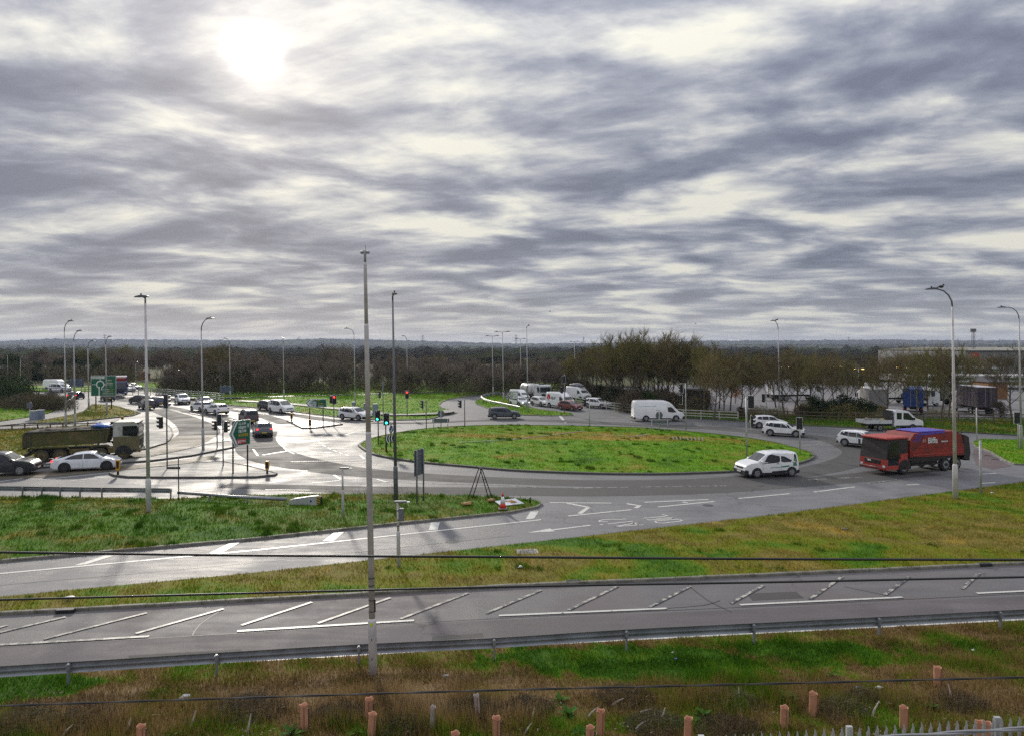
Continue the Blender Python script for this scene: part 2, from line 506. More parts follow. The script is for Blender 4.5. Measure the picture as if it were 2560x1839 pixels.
class Sheet:
    """a stretch of turf or paving: outline on the ground, gently uneven, raised above the road"""
    def __init__(self, pts, z0=0.10, dome=0.0, rough=0.03, smooth=False, rise=1.0):
        poly = [to_xy(p) for p in pts]
        if smooth:
            poly = [tuple(p) for p in smooth_path(poly + [poly[0]], 1.0)[:-1]]
        self.poly = poly; self.z0, self.dome, self.rough, self.rise = z0, dome, rough, rise
        self.dmax = None
    def z(self, x, y):
        x, y = np.atleast_1d(np.asarray(x, float)), np.atleast_1d(np.asarray(y, float))
        d = dist_to(x, y, self.poly)
        z = self.z0 + np.minimum(d, self.rise) / self.rise * 0.035
        if self.dome: z = z + self.dome * (1 - np.exp(-(d / 6.0) ** 2))
        z = z + self.rough * sines(x, y, 1.1) * np.minimum(d, 1.0) + self.rough * 0.6 * sines(x + 9, y - 4, 0.43) * np.minimum(d, 1.0)
        return z
    def z1(self, x, y): return float(self.z(x, y)[0])
    def build(self, name, mat, res, parent=None, **kw):
        b = densify(self.poly, res)
        xs = [p[0] for p in self.poly]; ys = [p[1] for p in self.poly]
        gx, gy = np.meshgrid(np.arange(min(xs), max(xs), res), np.arange(min(ys), max(ys), res))
        gx = gx.ravel() + rng.uniform(-0.3, 0.3, gx.size) * res; gy = gy.ravel() + rng.uniform(-0.3, 0.3, gy.size) * res
        ok = inside(gx, gy, self.poly); gx, gy = gx[ok], gy[ok]
        ok = dist_to(gx, gy, self.poly) > res * 0.45; gx, gy = gx[ok], gy[ok]
        vs = [Vector(p) for p in b] + [Vector((a, c)) for a, c in zip(gx, gy)]
        nb = len(b)
        v, e, f, *_ = delaunay_2d_cdt(vs, [(i, (i + 1) % nb) for i in range(nb)], [tuple(range(nb))], 1, 1e-5)
        v = np.array([(p.x, p.y) for p in v])
        z = self.z(v[:, 0], v[:, 1])
        mb = MB(); mb.smooth = True
        mb.add([(a, c, h) for (a, c), h in zip(v, z)], [t for t in f])
        o = mb.build(name, mat, parent, fix=True, **kw)
        if sum(p.normal.z for p in o.data.polygons) < 0: o.data.flip_normals()
        return o

def ribbon(path, width, z, name, mat, parent=None, **kw):
    """flat strip on the ground; path points are (x, y) or (x, y, width)"""
    P = [np.array(p, float) for p in path]
    mb = MB(); vs, fs = [], []
    for i, p in enumerate(P):
        d = (P[min(i + 1, len(P) - 1)] - P[max(i - 1, 0)])[:2]
        d = d / (np.linalg.norm(d) + 1e-9); n = np.array((-d[1], d[0]))
        w = p[2] if len(p) > 2 else width
        vs += [(*(p[:2] + n * w / 2), z), (*(p[:2] - n * w / 2), z)]
        if i: fs.append((2 * i - 2, 2 * i - 1, 2 * i + 1, 2 * i))
    mb.add(vs, fs)
    return mb.build(name, mat, parent, **kw)

def offset_poly(path, d, closed):
    P = [Vector(p) for p in path]; n = len(P); out = []
    for i in range(n):
        a = P[(i - 1) % n] if (closed or i > 0) else P[i]
        b = P[(i + 1) % n] if (closed or i < n - 1) else P[i]
        t = (b - a).normalized()
        out.append(P[i] + Vector((-t.y, t.x)) * d)
    return out

def kerb(path, name='kerb', mat='kerb', w=0.15, top=0.125, closed=False, side=1, stones=False, parent=None):
    """upstand along a path; side +1 puts it to the left of the direction of travel"""
    base = link(name, None, parent, kind='structure') if stones else None
    if stones:
        pts = densify(path, 0.915, closed=False)
        inn = offset_poly(pts, w * side, False)
        shared = []
        for i in range(len(pts) - 1):
            a, b = Vector(pts[i]), Vector(pts[i + 1]); c, d = inn[i + 1], inn[i]
            u = (b - a).normalized() * 0.006
            dz = random.uniform(-0.006, 0.006)
            mb = MB()
            q = [a + u, b - u, c - u, d + u]
            ins = (d - a).normalized() * 0.02
            mb.add([(q[0].x, q[0].y, -0.03), (q[1].x, q[1].y, -0.03), (q[2].x, q[2].y, -0.03), (q[3].x, q[3].y, -0.03),
                    (q[0].x, q[0].y, top - 0.03 + dz), (q[1].x, q[1].y, top - 0.03 + dz), (q[2].x, q[2].y, top + dz), (q[3].x, q[3].y, top + dz),
                    (q[0].x + ins.x, q[0].y + ins.y, top + dz), (q[1].x + ins.x, q[1].y + ins.y, top + dz)],
                   [(0, 1, 5, 4), (4, 5, 9, 8), (8, 9, 6, 7), (2, 3, 7, 6), (1, 2, 6, 9, 5), (3, 0, 4, 8, 7)])
            mb.build('kerb_stone', mat, base, fix=True)
        return base
    pts = densify(path, 0.6, closed)
    inn = offset_poly(pts, w * side, closed); ch = offset_poly(pts, 0.02 * side, closed)
    n = len(pts); mb = MB(); vs, fs = [], []
    for i in range(n):
        p, q, c = pts[i], inn[i], ch[i]
        vs += [(p[0], p[1], -0.03), (p[0], p[1], top - 0.03), (c.x, c.y, top), (q.x, q.y, top), (q.x, q.y, 0.0)]
    m = n if closed else n - 1
    for i in range(m):
        j = (i + 1) % n
        for k in range(4): fs.append((i * 5 + k, j * 5 + k, j * 5 + k + 1, i * 5 + k + 1))
    mb.add(vs, fs)
    return mb.build(name, mat, parent, fix=True, kind='structure')

def ccw(poly):
    a = sum(poly[i][0] * poly[(i + 1) % len(poly)][1] - poly[(i + 1) % len(poly)][0] * poly[i][1] for i in range(len(poly)))
    return a > 0

def blades(sheet, name, mat, per_m2, h=(0.06, 0.14), w=0.02, ymax=1e9, clump=1.0, lean=0.5, parent=None, mask=None, ymin=0, tuft=1, kind='stuff', label=None, n_max=160000):
    """grass: single bent blades standing on a sheet, only where the frame can see them"""
    poly = sheet.poly
    xs = [p[0] for p in poly]; ys = [p[1] for p in poly]
    x0, x1, y0, y1 = min(xs), max(xs), max(min(ys), ymin), min(max(ys), ymax)
    y0 = max(y0, 14.0); x0 = max(x0, -0.80 * y1); x1 = min(x1, 0.80 * y1)
    n = int((x1 - x0) * (y1 - y0) * per_m2)
    n = min(n, 1500000)
    x, y = rng.uniform(x0, x1, n), rng.uniform(y0, y1, n)
    ok = (np.abs(x) < 0.75 * y + 1.0) & inside(x, y, poly)
    x, y = x[ok], y[ok]
    if mask is not None:
        k = mask(x, y); ok = rng.uniform(0, 1, len(x)) < k; x, y = x[ok], y[ok]
    cl = sines(x * 2.3, y * 2.3, 0.8) * 0.5 + 0.5
    cl2 = sines(x + 31, y - 17, 1.9) * 0.5 + 0.5
    ok = rng.uniform(0, 1, len(x)) < (0.25 + 0.75 * cl * clump + (1 - clump)); x, y, cl, cl2 = x[ok], y[ok], cl[ok], cl2[ok]
    if len(x) > n_max: x, y, cl, cl2 = x[:n_max], y[:n_max], cl[:n_max], cl2[:n_max]
    n = len(x)
    z = sheet.z(x, y) - 0.01
    hh = rng.uniform(h[0], h[1], n) * (0.6 + 0.8 * cl * cl2 + 0.3 * rng.uniform(0, 1, n))
    an = rng.uniform(0, 2 * np.pi, n); la = rng.uniform(0, 2 * np.pi, n); lm = rng.uniform(0.1, lean, n) * hh
    wx, wy = np.cos(an) * w * rng.uniform(0.6, 1.3, n), np.sin(an) * w * rng.uniform(0.6, 1.3, n)
    V = np.empty((n, 3, 3), np.float32)
    V[:, 0] = np.stack((x - wx, y - wy, z), 1); V[:, 1] = np.stack((x + wx, y + wy, z), 1)
    V[:, 2] = np.stack((x + np.cos(la) * lm, y + np.sin(la) * lm, z + hh), 1)
    me = tri_mesh(name, V.reshape(-1, 3), n)
    rnd = np.repeat(rng.uniform(0, 1, n).astype(np.float32), 3)
    me.attributes.new('rnd', 'FLOAT', 'POINT').data.foreach_set('value', rnd)
    me.materials.append(MATS[mat])
    return link(name, me, parent, label=label, kind=kind)

def tri_mesh(name, V, n):
    me = bpy.data.meshes.new(name)
    me.vertices.add(3 * n); me.vertices.foreach_set('co', V.astype(np.float32).ravel())
    me.loops.add(3 * n); me.loops.foreach_set('vertex_index', np.arange(3 * n, dtype=np.int32))
    me.polygons.add(n); me.polygons.foreach_set('loop_start', np.arange(0, 3 * n, 3, dtype=np.int32))
    me.update(calc_edges=True)
    return me

# --- the plain that reaches the horizon
mgd, tg, bg_ = new_mat('plain')
pp = pos(tg)
fields = tg.n.new('ShaderNodeTexVoronoi'); fields.inputs['Scale'].default_value = 0.0042
tg.l.new(tg.mapping(pp, sc=(1, 0.55, 1)), fields.inputs['Vector'])
fc = tg.ramp(fields.outputs['Color'], [(0.0, (0.06, 0.085, 0.025)), (0.35, (0.09, 0.10, 0.035)), (0.6, (0.10, 0.075, 0.045)), (1.0, (0.055, 0.10, 0.02))])
wood = tg.maprange(tg.noise(pp, 0.006, 5, 0.6, 0.5), 0.47, 0.53, 0, 1)
fc = tg.mix(wood, fc, (0.045, 0.042, 0.025, 1))
scrub = tg.mix(tg.maprange(tg.noise(pp, 0.35, 5, 0.6), 0.4, 0.6, 0, 1), (0.05, 0.075, 0.018, 1), (0.075, 0.06, 0.03, 1))
yy = tg.n.new('ShaderNodeSeparateXYZ'); tg.l.new(pp, yy.inputs[0])
tg.l.new(tg.mix(tg.maprange(yy.outputs[1], 260, 420, 0, 1), scrub, fc), bg_.inputs['Base Color'])
bg_.inputs['Roughness'].default_value = 0.9; bg_.inputs['Specular IOR Level'].default_value = 0.1
mb = MB()
mb.add([(-9000, -80, -0.06), (9000, -80, -0.06), (9000, 12000, -0.06), (-9000, 12000, -0.06)], [(0, 1, 2, 3)])
mb.build('ground', 'plain', kind='structure')

# --- the carriageway: one sheet, everything else stands on it
EDGE_A = [(-700, 1727.5), (0, 1690), (1280, 1618), (2560, 1553), (3300, 1514)]
road_poly = [to_xy(p) for p in EDGE_A] + [(95, 60), (140, 120), (140, 178), (-175, 178), (-175, 60)]
mb = MB(); mb.add([(x, y, 0.0) for x, y in road_poly], [tuple(range(len(road_poly)))])
road = mb.build('road', 'tarmac_wet', kind='structure', fix=True)
if road.data.polygons[0].normal.z < 0: road.data.flip_normals()

KERB_B = [(-700, 1577), (0, 1538), (640, 1503), (1280, 1468), (1920, 1440), (2560, 1411), (3300, 1377)]   # far kerb of the near carriageway
EDGE_C = [(-700, 1560), (8, 1495), (640, 1435), (1280, 1364), (1920, 1291), (2383, 1230), (2560, 1206), (2900, 1165), (3200, 1132)]
near_poly = [to_xy(p) for p in EDGE_A] + [to_xy(p) for p in reversed(KERB_B)]
near = Sheet([Vector(p) for p in near_poly]); 
mb = MB(); mb.add([(x, y, 0.004) for x, y in near_poly], [tuple(range(len(near_poly)))])
o = mb.build('near_carriageway', 'tarmac_near', road, fix=True)
if o.data.polygons[0].normal.z < 0: o.data.flip_normals()

SLIP = [(-700, 1552), (0, 1489), (640, 1429), (1280, 1358), (1920, 1285), (2383, 1224), (2560, 1200), (2900, 1160), (2900, 1122), (2560, 1150), (2300, 1196), (2050, 1222), (1800, 1243), (1500, 1252), (1360, 1256), (1340, 1272), (1000, 1313), (640, 1352), (0, 1408), (-700, 1470)]
sl = [to_xy(p) for p in SLIP]
mb = MB(); mb.add([(x, y, 0.002) for x, y in sl], [tuple(range(len(sl)))])
o = mb.build('slip_road', 'tarmac_slip', road, fix=True)
if o.data.polygons[0].normal.z < 0: o.data.flip_normals()

ribbon(smooth_path([to_xy(p) for p in [(-600, 1690), (0, 1658), (640, 1622), (1280, 1585), (1920, 1556), (2560, 1524), (3200, 1492)]], 2.0), 2.7, 0.008, 'lane_surface', 'tarmac_lane', road)
# damp and dry running bands worn into the tarmac
def band(px_pts, mat, z, name='lane_surface'):
    pts = []
    for q in px_pts:
        g = G(q[0], q[1]); pts.append((g.x, g.y, q[2]))
    return ribbon(smooth_path(pts, 1.0), 1, z, name, mat, road)
band([(655, 1078, 3.4), (642, 1100, 3.8), (650, 1122, 4.4), (690, 1142, 4.8), (760, 1159, 4.4), (880, 1177, 3.5), (1040, 1190, 2.9), (1280, 1201, 2.5),
      (1500, 1207, 2.5), (1750, 1204, 2.6), (1920, 1191, 2.8), (2060, 1170, 3.0), (2140, 1146, 3.2), (2150, 1125, 3.4), (2080, 1098, 3.4), (1950, 1084, 3.2), (1750, 1066, 3.2)], 'tarmac_worn', 0.0045)
band([(560, 1212, 1.6), (700, 1217, 2.0), (850, 1222, 2.4), (1050, 1226, 2.7), (1280, 1227, 2.8), (1500, 1228, 2.8), (1750, 1222, 2.8), (1950, 1209, 2.8), (2150, 1192, 3.0), (2300, 1176, 3.4)], 'tarmac_worn', 0.006)
band([(640, 1072, 2.4), (560, 1046, 2.4), (480, 1029, 2.4), (400, 1014, 2.4), (330, 1003, 2.4), (260, 994, 2.4)], 'tarmac_worn', 0.009)
band([(720, 1058, 2.2), (640, 1034, 2.2), (540, 1016, 2.2), (440, 1003, 2.2), (330, 991, 2.2)], 'tarmac_worn', 0.012)
band([(860, 1054, 2.2), (760, 1040, 2.2), (660, 1026, 2.2), (560, 1011, 2.2), (460, 1000, 2.2)], 'tarmac_worn', 0.015)
band([(390, 1022, 2.6), (445, 1040, 3.4), (485, 1060, 4.2), (500, 1078, 4.4), (488, 1092, 4.2)], 'tarmac_worn', 0.018)
band([(492, 1088, 4.2), (462, 1106, 3.8), (415, 1122, 3.4), (350, 1135, 3.0), (280, 1145, 2.8), (150, 1158, 2.6)], 'tarmac_tan', 0.021)
band([(-60, 1192, 2.8), (120, 1184, 2.8), (260, 1172, 2.6), (400, 1160, 2.2), (540, 1141, 2.0)], 'tarmac_tan', 0.024)
band([(930, 1056, 1.6), (1060, 1056, 1.6), (1200, 1050, 1.8), (1350, 1050, 2.4), (1550, 1058, 3.0), (1750, 1068, 3.0)], 'tarmac_worn', 0.027)

# --- turf and islands
VERGE_C = Sheet(EDGE_C + list(reversed(KERB_B)), 0.09, 0.12, 0.035)
VERGE_C.build('verge', 'turf_verge', 0.9, kind='structure', label='olive and yellow grass verge between the slip road and the near carriageway')
kerb([to_xy(p) for p in KERB_B], stones=True, side=1)
kerb([to_xy(p) for p in EDGE_C], 'kerb', 'kerb_dark', w=0.10, top=0.06, side=-1)

WEDGE_LOW = [(-700, 1467), (0, 1405), (640, 1349), (1000, 1310), (1280, 1282), (1345, 1269), (1357, 1261)]
WEDGE_TOP = [(1350, 1256), (1336, 1252), (1250, 1244), (1050, 1237), (800, 1236), (640, 1240), (430, 1249), (300, 1246), (0, 1243), (-500, 1243)]
WEDGE = Sheet(WEDGE_LOW + WEDGE_TOP, 0.09, 0.30, 0.05)
WEDGE.build('verge', 'turf_wedge', 0.8, kind='structure', label='green grass wedge between the slip road and the roundabout')
kerb([to_xy(p) for p in WEDGE_LOW + WEDGE_TOP[:3]], stones=True, side=1)

ISLAND_PX = [(894, 1113), (902, 1121), (933, 1137), (995, 1149), (1063, 1158), (1200, 1170), (1280, 1177), (1420, 1183), (1534, 1186), (1675, 1186), (1836, 1180), (1930, 1172),
             (1993, 1161), (2030, 1149), (2038, 1140), (2027, 1131), (1976, 1116), (1920, 1103), (1820, 1089), (1703, 1077), (1590, 1069), (1478, 1066), (1380, 1064), (1280, 1063),
             (1162, 1065), (1063, 1072), (987, 1083), (934, 1094), (911, 1102)]
ISLAND = Sheet(ISLAND_PX, 0.09, 0.42, 0.05, smooth=True)
ISLAND.build('roundabout_island', 'turf_island', 1.1, kind='structure', label='grass island in the middle of the roundabout')
kerb(list(ISLAND.poly) + [ISLAND.poly[0]], 'kerb', 'kerb_dark', w=0.25, top=0.15, stones=True, side=1 if ccw(ISLAND.poly) else -1)
# pale concrete over-run strip round the near nose and flank of the island
FAR_PX = [(540, 1009), (660, 1021), (733, 1029), (847, 1043), (929, 1048), (1000, 1050), (1070, 1048), (1130, 1033), (1136, 1030), (1128, 1025), (1106, 1020), (1098, 1012), (1106, 1004),
          (1130, 996), (1197, 986), (1290, 979), (1400, 974), (1400, 958), (900, 958), (300, 958), (300, 966), (420, 985)]
FAR = Sheet(FAR_PX, 0.09, 0.25, 0.05)
FAR.build('verge', 'turf_island', 2.2, kind='structure', label='grass verge on the far side of the roundabout below the wood')
kerb([to_xy(p) for p in FAR_PX[:16]], 'kerb', 'kerb', side=1)
fp = smooth_path([to_xy(p) for p in [(600, 1005), (723, 1013), (849, 1026), (927, 1034), (987, 1041), (1097, 1037), (1128, 1029)]], 1.5)
ribbon([(p[0], p[1]) for p in fp], 1.9, 0.36, 'footpath', 'paving', kind='structure')
fp2 = smooth_path([to_xy(p) for p in [(300, 994), (540, 999), (700, 994.5), (880, 990), (1060, 984), (1250, 977)]], 3)
ribbon([(p[0], p[1]) for p in fp2], 2.2, 0.42, 'footpath', 'paving_dark', kind='structure')

SPLIT_PX = [(1187, 1004), (1190, 1010), (1224, 1022), (1302, 1037), (1380, 1039), (1434, 1038), (1428, 1033), (1370, 1027), (1318, 1018), (1288, 1009), (1272, 1000), (1262, 990), (1240, 986), (1205, 994)]
SPLIT = Sheet(SPLIT_PX, 0.09, 0.15, 0.04)
SPLIT.build('traffic_island', 'turf_island', 1.2, kind='structure', label='grass triangle between the far slip road and the queueing traffic')
kerb(SPLIT.poly, 'kerb', 'kerb', closed=True, side=1 if ccw(SPLIT.poly) else -1)

EDGE_J = [(1420, 1003), (1500, 1017), (1574, 1030), (1712, 1044), (1860, 1053), (2006, 1063), (2157, 1070), (2400, 1080), (2560, 1089), (3000, 1112)]
VERGE_J = Sheet(EDGE_J + [(3000, 1062), (2560, 1050), (2200, 1046), (1900, 1034), (1700, 1022), (1560, 1008), (1430, 994)], 0.10, 0.10, 0.05)
VERGE_J.build('verge', 'turf_wedge', 1.6, kind='structure', label='dark grass verge below the timber fence of the lorry park')
kerb([to_xy(p) for p in EDGE_J], 'kerb', 'kerb_dark', side=1)
NOSE_PX = [(2430, 1106), (2438, 1118), (2471, 1128), (2513, 1153), (2535, 1161), (2560, 1162), (2900, 1168), (2900, 1110), (2560, 1100), (2450, 1098)]
NOSE = Sheet(NOSE_PX, 0.09, 0.15, 0.04)
NOSE.build('verge', 'turf_island', 1.2, kind='structure', label='bright green grass nose behind the red refuse lorry')
kerb(NOSE.poly, 'kerb', 'kerb', closed=True, side=1 if ccw(NOSE.poly) else -1)
over = [to_xy(p) for p in [(2436, 1120), (2470, 1131), (2512, 1156), (2530, 1164), (2480, 1172), (2440, 1160), (2432, 1135)]]
mb = MB(); mb.add([(x, y, 0.012) for x, y in over], [tuple(range(len(over)))])
o = mb.build('overrun_paving', 'tarmac_red', road, fix=True)
if o.data.polygons[0].normal.z < 0: o.data.flip_normals()

for pts, w in [([(1150, 1119), (1280, 1112), (1460, 1089)], 0.22), ([(1570, 1106), (1622, 1098)], 0.22), ([(1480, 1099), (1690, 1108)], 0.16)]:
    q = [to_xy(p) for p in pts]; zz0 = ISLAND.z([p[0] for p in q], [p[1] for p in q]).max()
    ribbon(q, w, zz0 + 0.05, 'concrete_edging', 'paving', None, kind='structure')
for i in range(9):
    px = 1684 + i * 9.2; q = [to_xy((px, 1113)), to_xy((px - 3, 1105))]
    ribbon(q, 0.12, ISLAND.z1(*q[0]) + 0.07, 'concrete_edging', 'paving', None, kind='structure')

# lorry park behind the fence
LP = [to_xy(p) for p in [(1600, 1007), (1700, 1021), (1900, 1033), (2200, 1045), (2560, 1049), (3000, 1060), (3000, 962), (1640, 962)]]
mb = MB(); mb.add([(x, y, 0.03) for x, y in LP], [tuple(range(len(LP)))])
o = mb.build('lorry_park', 'tarmac_pale', fix=True, kind='structure')
if o.data.polygons[0].normal.z < 0: o.data.flip_normals()

def island(px, mat, res, label, kmat='kerb_dark', name='traffic_island', dome=0.0, rough=0.0, kb=True):
    s = Sheet(px, 0.11, dome, rough, rise=0.3)
    s.build(name, mat, res, kind='structure', label=label)
    if kb: kerb(s.poly, 'kerb', kmat, top=0.15, closed=True, side=1 if ccw(s.poly) else -1)
    return s
M1 = island([(272, 1185), (284, 1190), (319, 1194), (409, 1195), (530, 1195), (640, 1194), (688, 1189), (694, 1185), (668, 1178), (620, 1166), (557, 1155), (480, 1159), (418, 1166), (340, 1174), (290, 1179)],
            'paving', 1.2, 'paved island carrying the tall green arrow sign')
M2 = island([(40, 1174), (135, 1168), (299, 1159), (378, 1153), (480, 1140), (585, 1119), (604, 1108), (600, 1102), (572, 1104), (530, 1109), (450, 1128), (372, 1144), (300, 1151), (60, 1167)],
            'paving', 1.2, 'long thin paved island in front of the tipper lorry')
M3 = island([(262, 1060), (414, 1058), (430, 1072), (434, 1086), (426, 1100), (414, 1109), (375, 1121), (312, 1133), (262, 1141), (240, 1120), (240, 1080)],
            'paving', 1.6, 'pale wet paved island beyond the tipper lorry')
M3B = island([(-300, 1078), (0, 1076), (238, 1064), (238, 1124), (150, 1142), (-300, 1160)], 'turf_yellow', 1.4, 'rough yellowing grass below the rail fence', 'kerb', 'verge', 0.1, 0.05)
M4 = island([(228, 1011), (282, 1013), (352, 1032), (333, 1039), (170, 1057), (70, 1058), (160, 1041), (209, 1030)], 'turf_yellow', 1.5, 'yellowing grass triangle below the big green map sign', 'kerb_dark', 'verge', 0.1, 0.05)
M5 = island([(-300, 1078), (-300, 1066), (0, 1055), (60, 1046), (120, 1035), (150, 1022), (168, 1010), (176, 1001), (190, 996), (214, 1001), (226, 1011), (207, 1030), (158, 1041), (66, 1058), (0, 1064)], 'paving', 2.0, 'pale wet footpath curving past the two grey cabinets', 'kerb', 'footpath', kb=False)
M6 = island([(-300, 1064), (0, 1053), (58, 1045), (118, 1034), (148, 1021), (164, 1010), (150, 1003), (-300, 1003)], 'turf_island', 2.0, 'grass bank beside the two grey cabinets', 'kerb', 'verge', 0.2, 0.05, kb=False)
M7 = island([(716, 1052), (754, 1071), (790, 1070), (857, 1061), (840, 1056), (780, 1050)], 'paving_dark', 1.0, 'paved splitter island carrying the wide green arrow sign')
MFL = island([(-300, 983), (60, 979), (235, 978), (230, 965), (-300, 962)], 'turf_island', 3.0, 'grass bank across the far roundabout', 'kerb', 'verge', 0.4, 0.05, kb=False)

VERGE_A = Sheet([Vector(to_xy(p)) for p in EDGE_A] + [Vector((40, 8)), Vector((-30, 8))], 0.03, 0.0, 0.05)
VERGE_A.build('verge', 'turf_rough', 0.45, kind='structure', label='rough russet grass in front of the safety barrier')

# --- grass blades
blades(VERGE_C, 'grass', 'blades_verge', 260, (0.05, 0.13), 0.016, ymax=60, label='short tussocky grass on the verge', n_max=150000)
blades(WEDGE, 'grass', 'blades_wedge', 200, (0.06, 0.17), 0.020, ymax=62, label='lush grass and weeds on the wedge', n_max=120000)
blades(ISLAND, 'grass', 'blades_island', 95, (0.05, 0.13), 0.032, label='lush grass on the roundabout', n_max=110000)
def tuft(th, sc):
    return lambda x, y: np.clip((sines(x * 1.9 + 5, y * 1.1, sc) * 0.5 + sines(x * 0.8 - 3, y * 0.9 + 7, sc * 2.3) * 0.45 + sines(x * 0.57 + y * 0.31, y * 0.63 - x * 0.22, sc * 1.7) * 0.35 - th) * 6, 0, 1)
blades(ISLAND, 'tussock_grass', 'blades_tussock', 260, (0.10, 0.22), 0.03, mask=tuft(0.50, 0.42), clump=0.2, label='dark lush tussocks on the roundabout', n_max=60000)
blades(VERGE_C, 'tussock_grass', 'blades_tussock', 420, (0.09, 0.20), 0.016, mask=tuft(0.62, 0.37), clump=0.6, ymax=60, label='dark tussocks on the verge', n_max=60000)
blades(WEDGE, 'tussock_grass', 'blades_tussock', 300, (0.12, 0.26), 0.02, mask=tuft(0.36, 0.40), clump=0.2, ymax=62, label='dark lush tussocks on the wedge', n_max=60000)
blades(FAR, 'grass', 'blades_island', 22, (0.08, 0.22), 0.06, label='grass on the far verge', n_max=50000)
blades(SPLIT, 'grass', 'blades_island', 30, (0.1, 0.28), 0.05, label='grass on the far triangle')
blades(VERGE_J, 'grass', 'blades_wedge', 40, (0.1, 0.4), 0.05, label='long grass below the lorry park fence', n_max=50000)
blades(NOSE, 'grass', 'blades_island', 60, (0.06, 0.18), 0.04, label='bright grass on the nose')
blades(M3B, 'grass', 'blades_yellow', 60, (0.08, 0.3), 0.04, label='long yellowing grass')
blades(M4, 'grass', 'blades_yellow', 25, (0.08, 0.2), 0.05, label='short yellowing grass')
blades(M6, 'grass', 'blades_island', 20, (0.08, 0.2), 0.05, label='green grass by the cabinets', n_max=30000)
def tallmask(x, y):        # brown stalks thicken away from the barrier, with bare green lawns between
    e = np.interp(x, [-14.2, 0, 17], [19.9, 21.8, 23.9])
    q = e - y
    return np.clip((q - 0.9) / 1.2, 0, 1) * (0.18 + 0.82 * np.clip((4.3 - q) / 1.2, 0, 1)) * np.clip(0.5 + 0.9 * sines(x + 3, y * 1.2, 1.5), 0.08, 1)
blades(VERGE_A, 'grass', 'blades_rough', 1000, (0.06, 0.19), 0.011, label='rough grass along the barrier', n_max=300000)
blades(VERGE_A, 'dry_grass', 'blades_rough', 1100, (0.22, 0.50), 0.006, mask=tallmask, clump=0.9, lean=0.35, label='dry russet stalks in front of the barrier', n_max=220000)

# repairs, joints and covers in the tarmac
M('seam', (0.03, 0.03, 0.03), 0.6); M('iron', (0.06, 0.058, 0.055), 0.5, 0.3)
for pts, w in [([(-200, 1629), (640, 1580), (1280, 1543), (1920, 1514), (2560, 1483), (2800, 1471)], 0.035), ([(1660, 1520), (1760, 1512), (1800, 1500)], 0.05), ([(1720, 1462), (1770, 1500), (1830, 1530)], 0.05), ([(2110, 1465), (2180, 1480), (2260, 1496)], 0.04), ([(560, 1520), (500, 1560), (480, 1590)], 0.05), ([(0, 1462), (640, 1405), (1280, 1338)], 0.03)]:
    ribbon(smooth_path([to_xy(p) for p in pts], 0.7), w, 0.011, 'tarmac_seam', 'seam', road)
for q in [[(1880, 1500), (2010, 1494), (1990, 1478), (1868, 1483)], [(330, 1655), (620, 1638), (600, 1622), (320, 1638)], [(1080, 1600), (1210, 1592), (1205, 1582), (1080, 1590)]]:
    pts = [to_xy(p) for p in q]; mb = MB(); mb.add([(x, y, 0.0095) for x, y in pts], [tuple(range(4))]); o = mb.build('tarmac_patch', 'tarmac_worn', road)
    if o.data.polygons[0].normal.z < 0: o.data.flip_normals()
for px, py in [(1130, 1352), (1770, 1262), (820, 1130), (1540, 1232)]:
    g = G(px, py); mb = MB(); mb.add([(g.x + 0.33 * math.cos(2 * math.pi * i / 14), g.y + 0.33 * math.sin(2 * math.pi * i / 14), 0.0105) for i in range(14)], [tuple(range(14))]); mb.build('manhole_cover', 'iron', road)

# --- painted markings, each a thin sheet on the road
MZ = [0.030]
def mark(px, w, mat='paint', name='road_line', smooth=False):
    pts = [to_xy(p) for p in px]
    if smooth: pts = [tuple(q[:2]) for q in smooth_path(pts, 0.6)]
    return ribbon(pts, w, MZ[0], name, mat, road)
def patch(px, mat='paint', name='road_marking'):
    pts = [to_xy(p) for p in px]
    mb = MB(); mb.add([(x, y, MZ[0]) for x, y in pts], [tuple(range(len(pts)))])
    o = mb.build(name, mat, road)
    if o.data.polygons[0].normal.z < 0: o.data.flip_normals()
    return o
for a, b, wear in [((0, 1581), (164, 1542), 0), ((110, 1598), (367, 1532), 1), ((339, 1584), (559, 1522), 1), ((604, 1563), (780, 1505), 1), ((795, 1558), (976, 1494), 0), ((1001, 1547), (1171, 1482), 0),
                   ((1216, 1533), (1353, 1475), 0), ((1421, 1525), (1545, 1465), 0), ((1623, 1518), (1726, 1465), 0), ((1827, 1508), (1909, 1463), 1), ((2024, 1498), (2106, 1441), 1), ((2212, 1487), (2273, 1441), 1), ((2405, 1472), (2448, 1432), 1), ((-140, 1612), (20, 1562), 1)]:
    mark([a, b], 0.14, 'paint_worn', 'hatch_bar')
for a, b, wear in [((-300, 1629), (372, 1591), 1), ((593, 1578), (1035, 1551), 0), ((1247, 1539), (1667, 1521), 0), ((1850, 1512), (2256, 1493), 0), ((2442, 1483), (2700, 1471), 0)]:
    mark([a, b], 0.15, 'paint_worn' if wear else 'paint', 'road_line')
mark([(-300, 1704), (640, 1652), (1280, 1615), (1920, 1582), (2560, 1549), (3000, 1526)], 0.13, 'paint', 'edge_line')
MZ[0] = 0.012
mark([(-300, 1463), (0, 1433), (640, 1374), (1280, 1306), (1353, 1298)], 0.2, 'paint', 'edge_line')
for q in [[(183, 1413), (215, 1410), (285, 1388), (262, 1388)], [(522, 1382), (553, 1382), (601, 1354), (573, 1357)], [(806, 1352), (835, 1351), (860, 1329), (835, 1330)],
          [(1072, 1324), (1094, 1323), (1100, 1304), (1077, 1305)], [(1314, 1297), (1335, 1296), (1347, 1277), (1326, 1278)]]:
    patch(q, 'paint', 'hatch_bar')
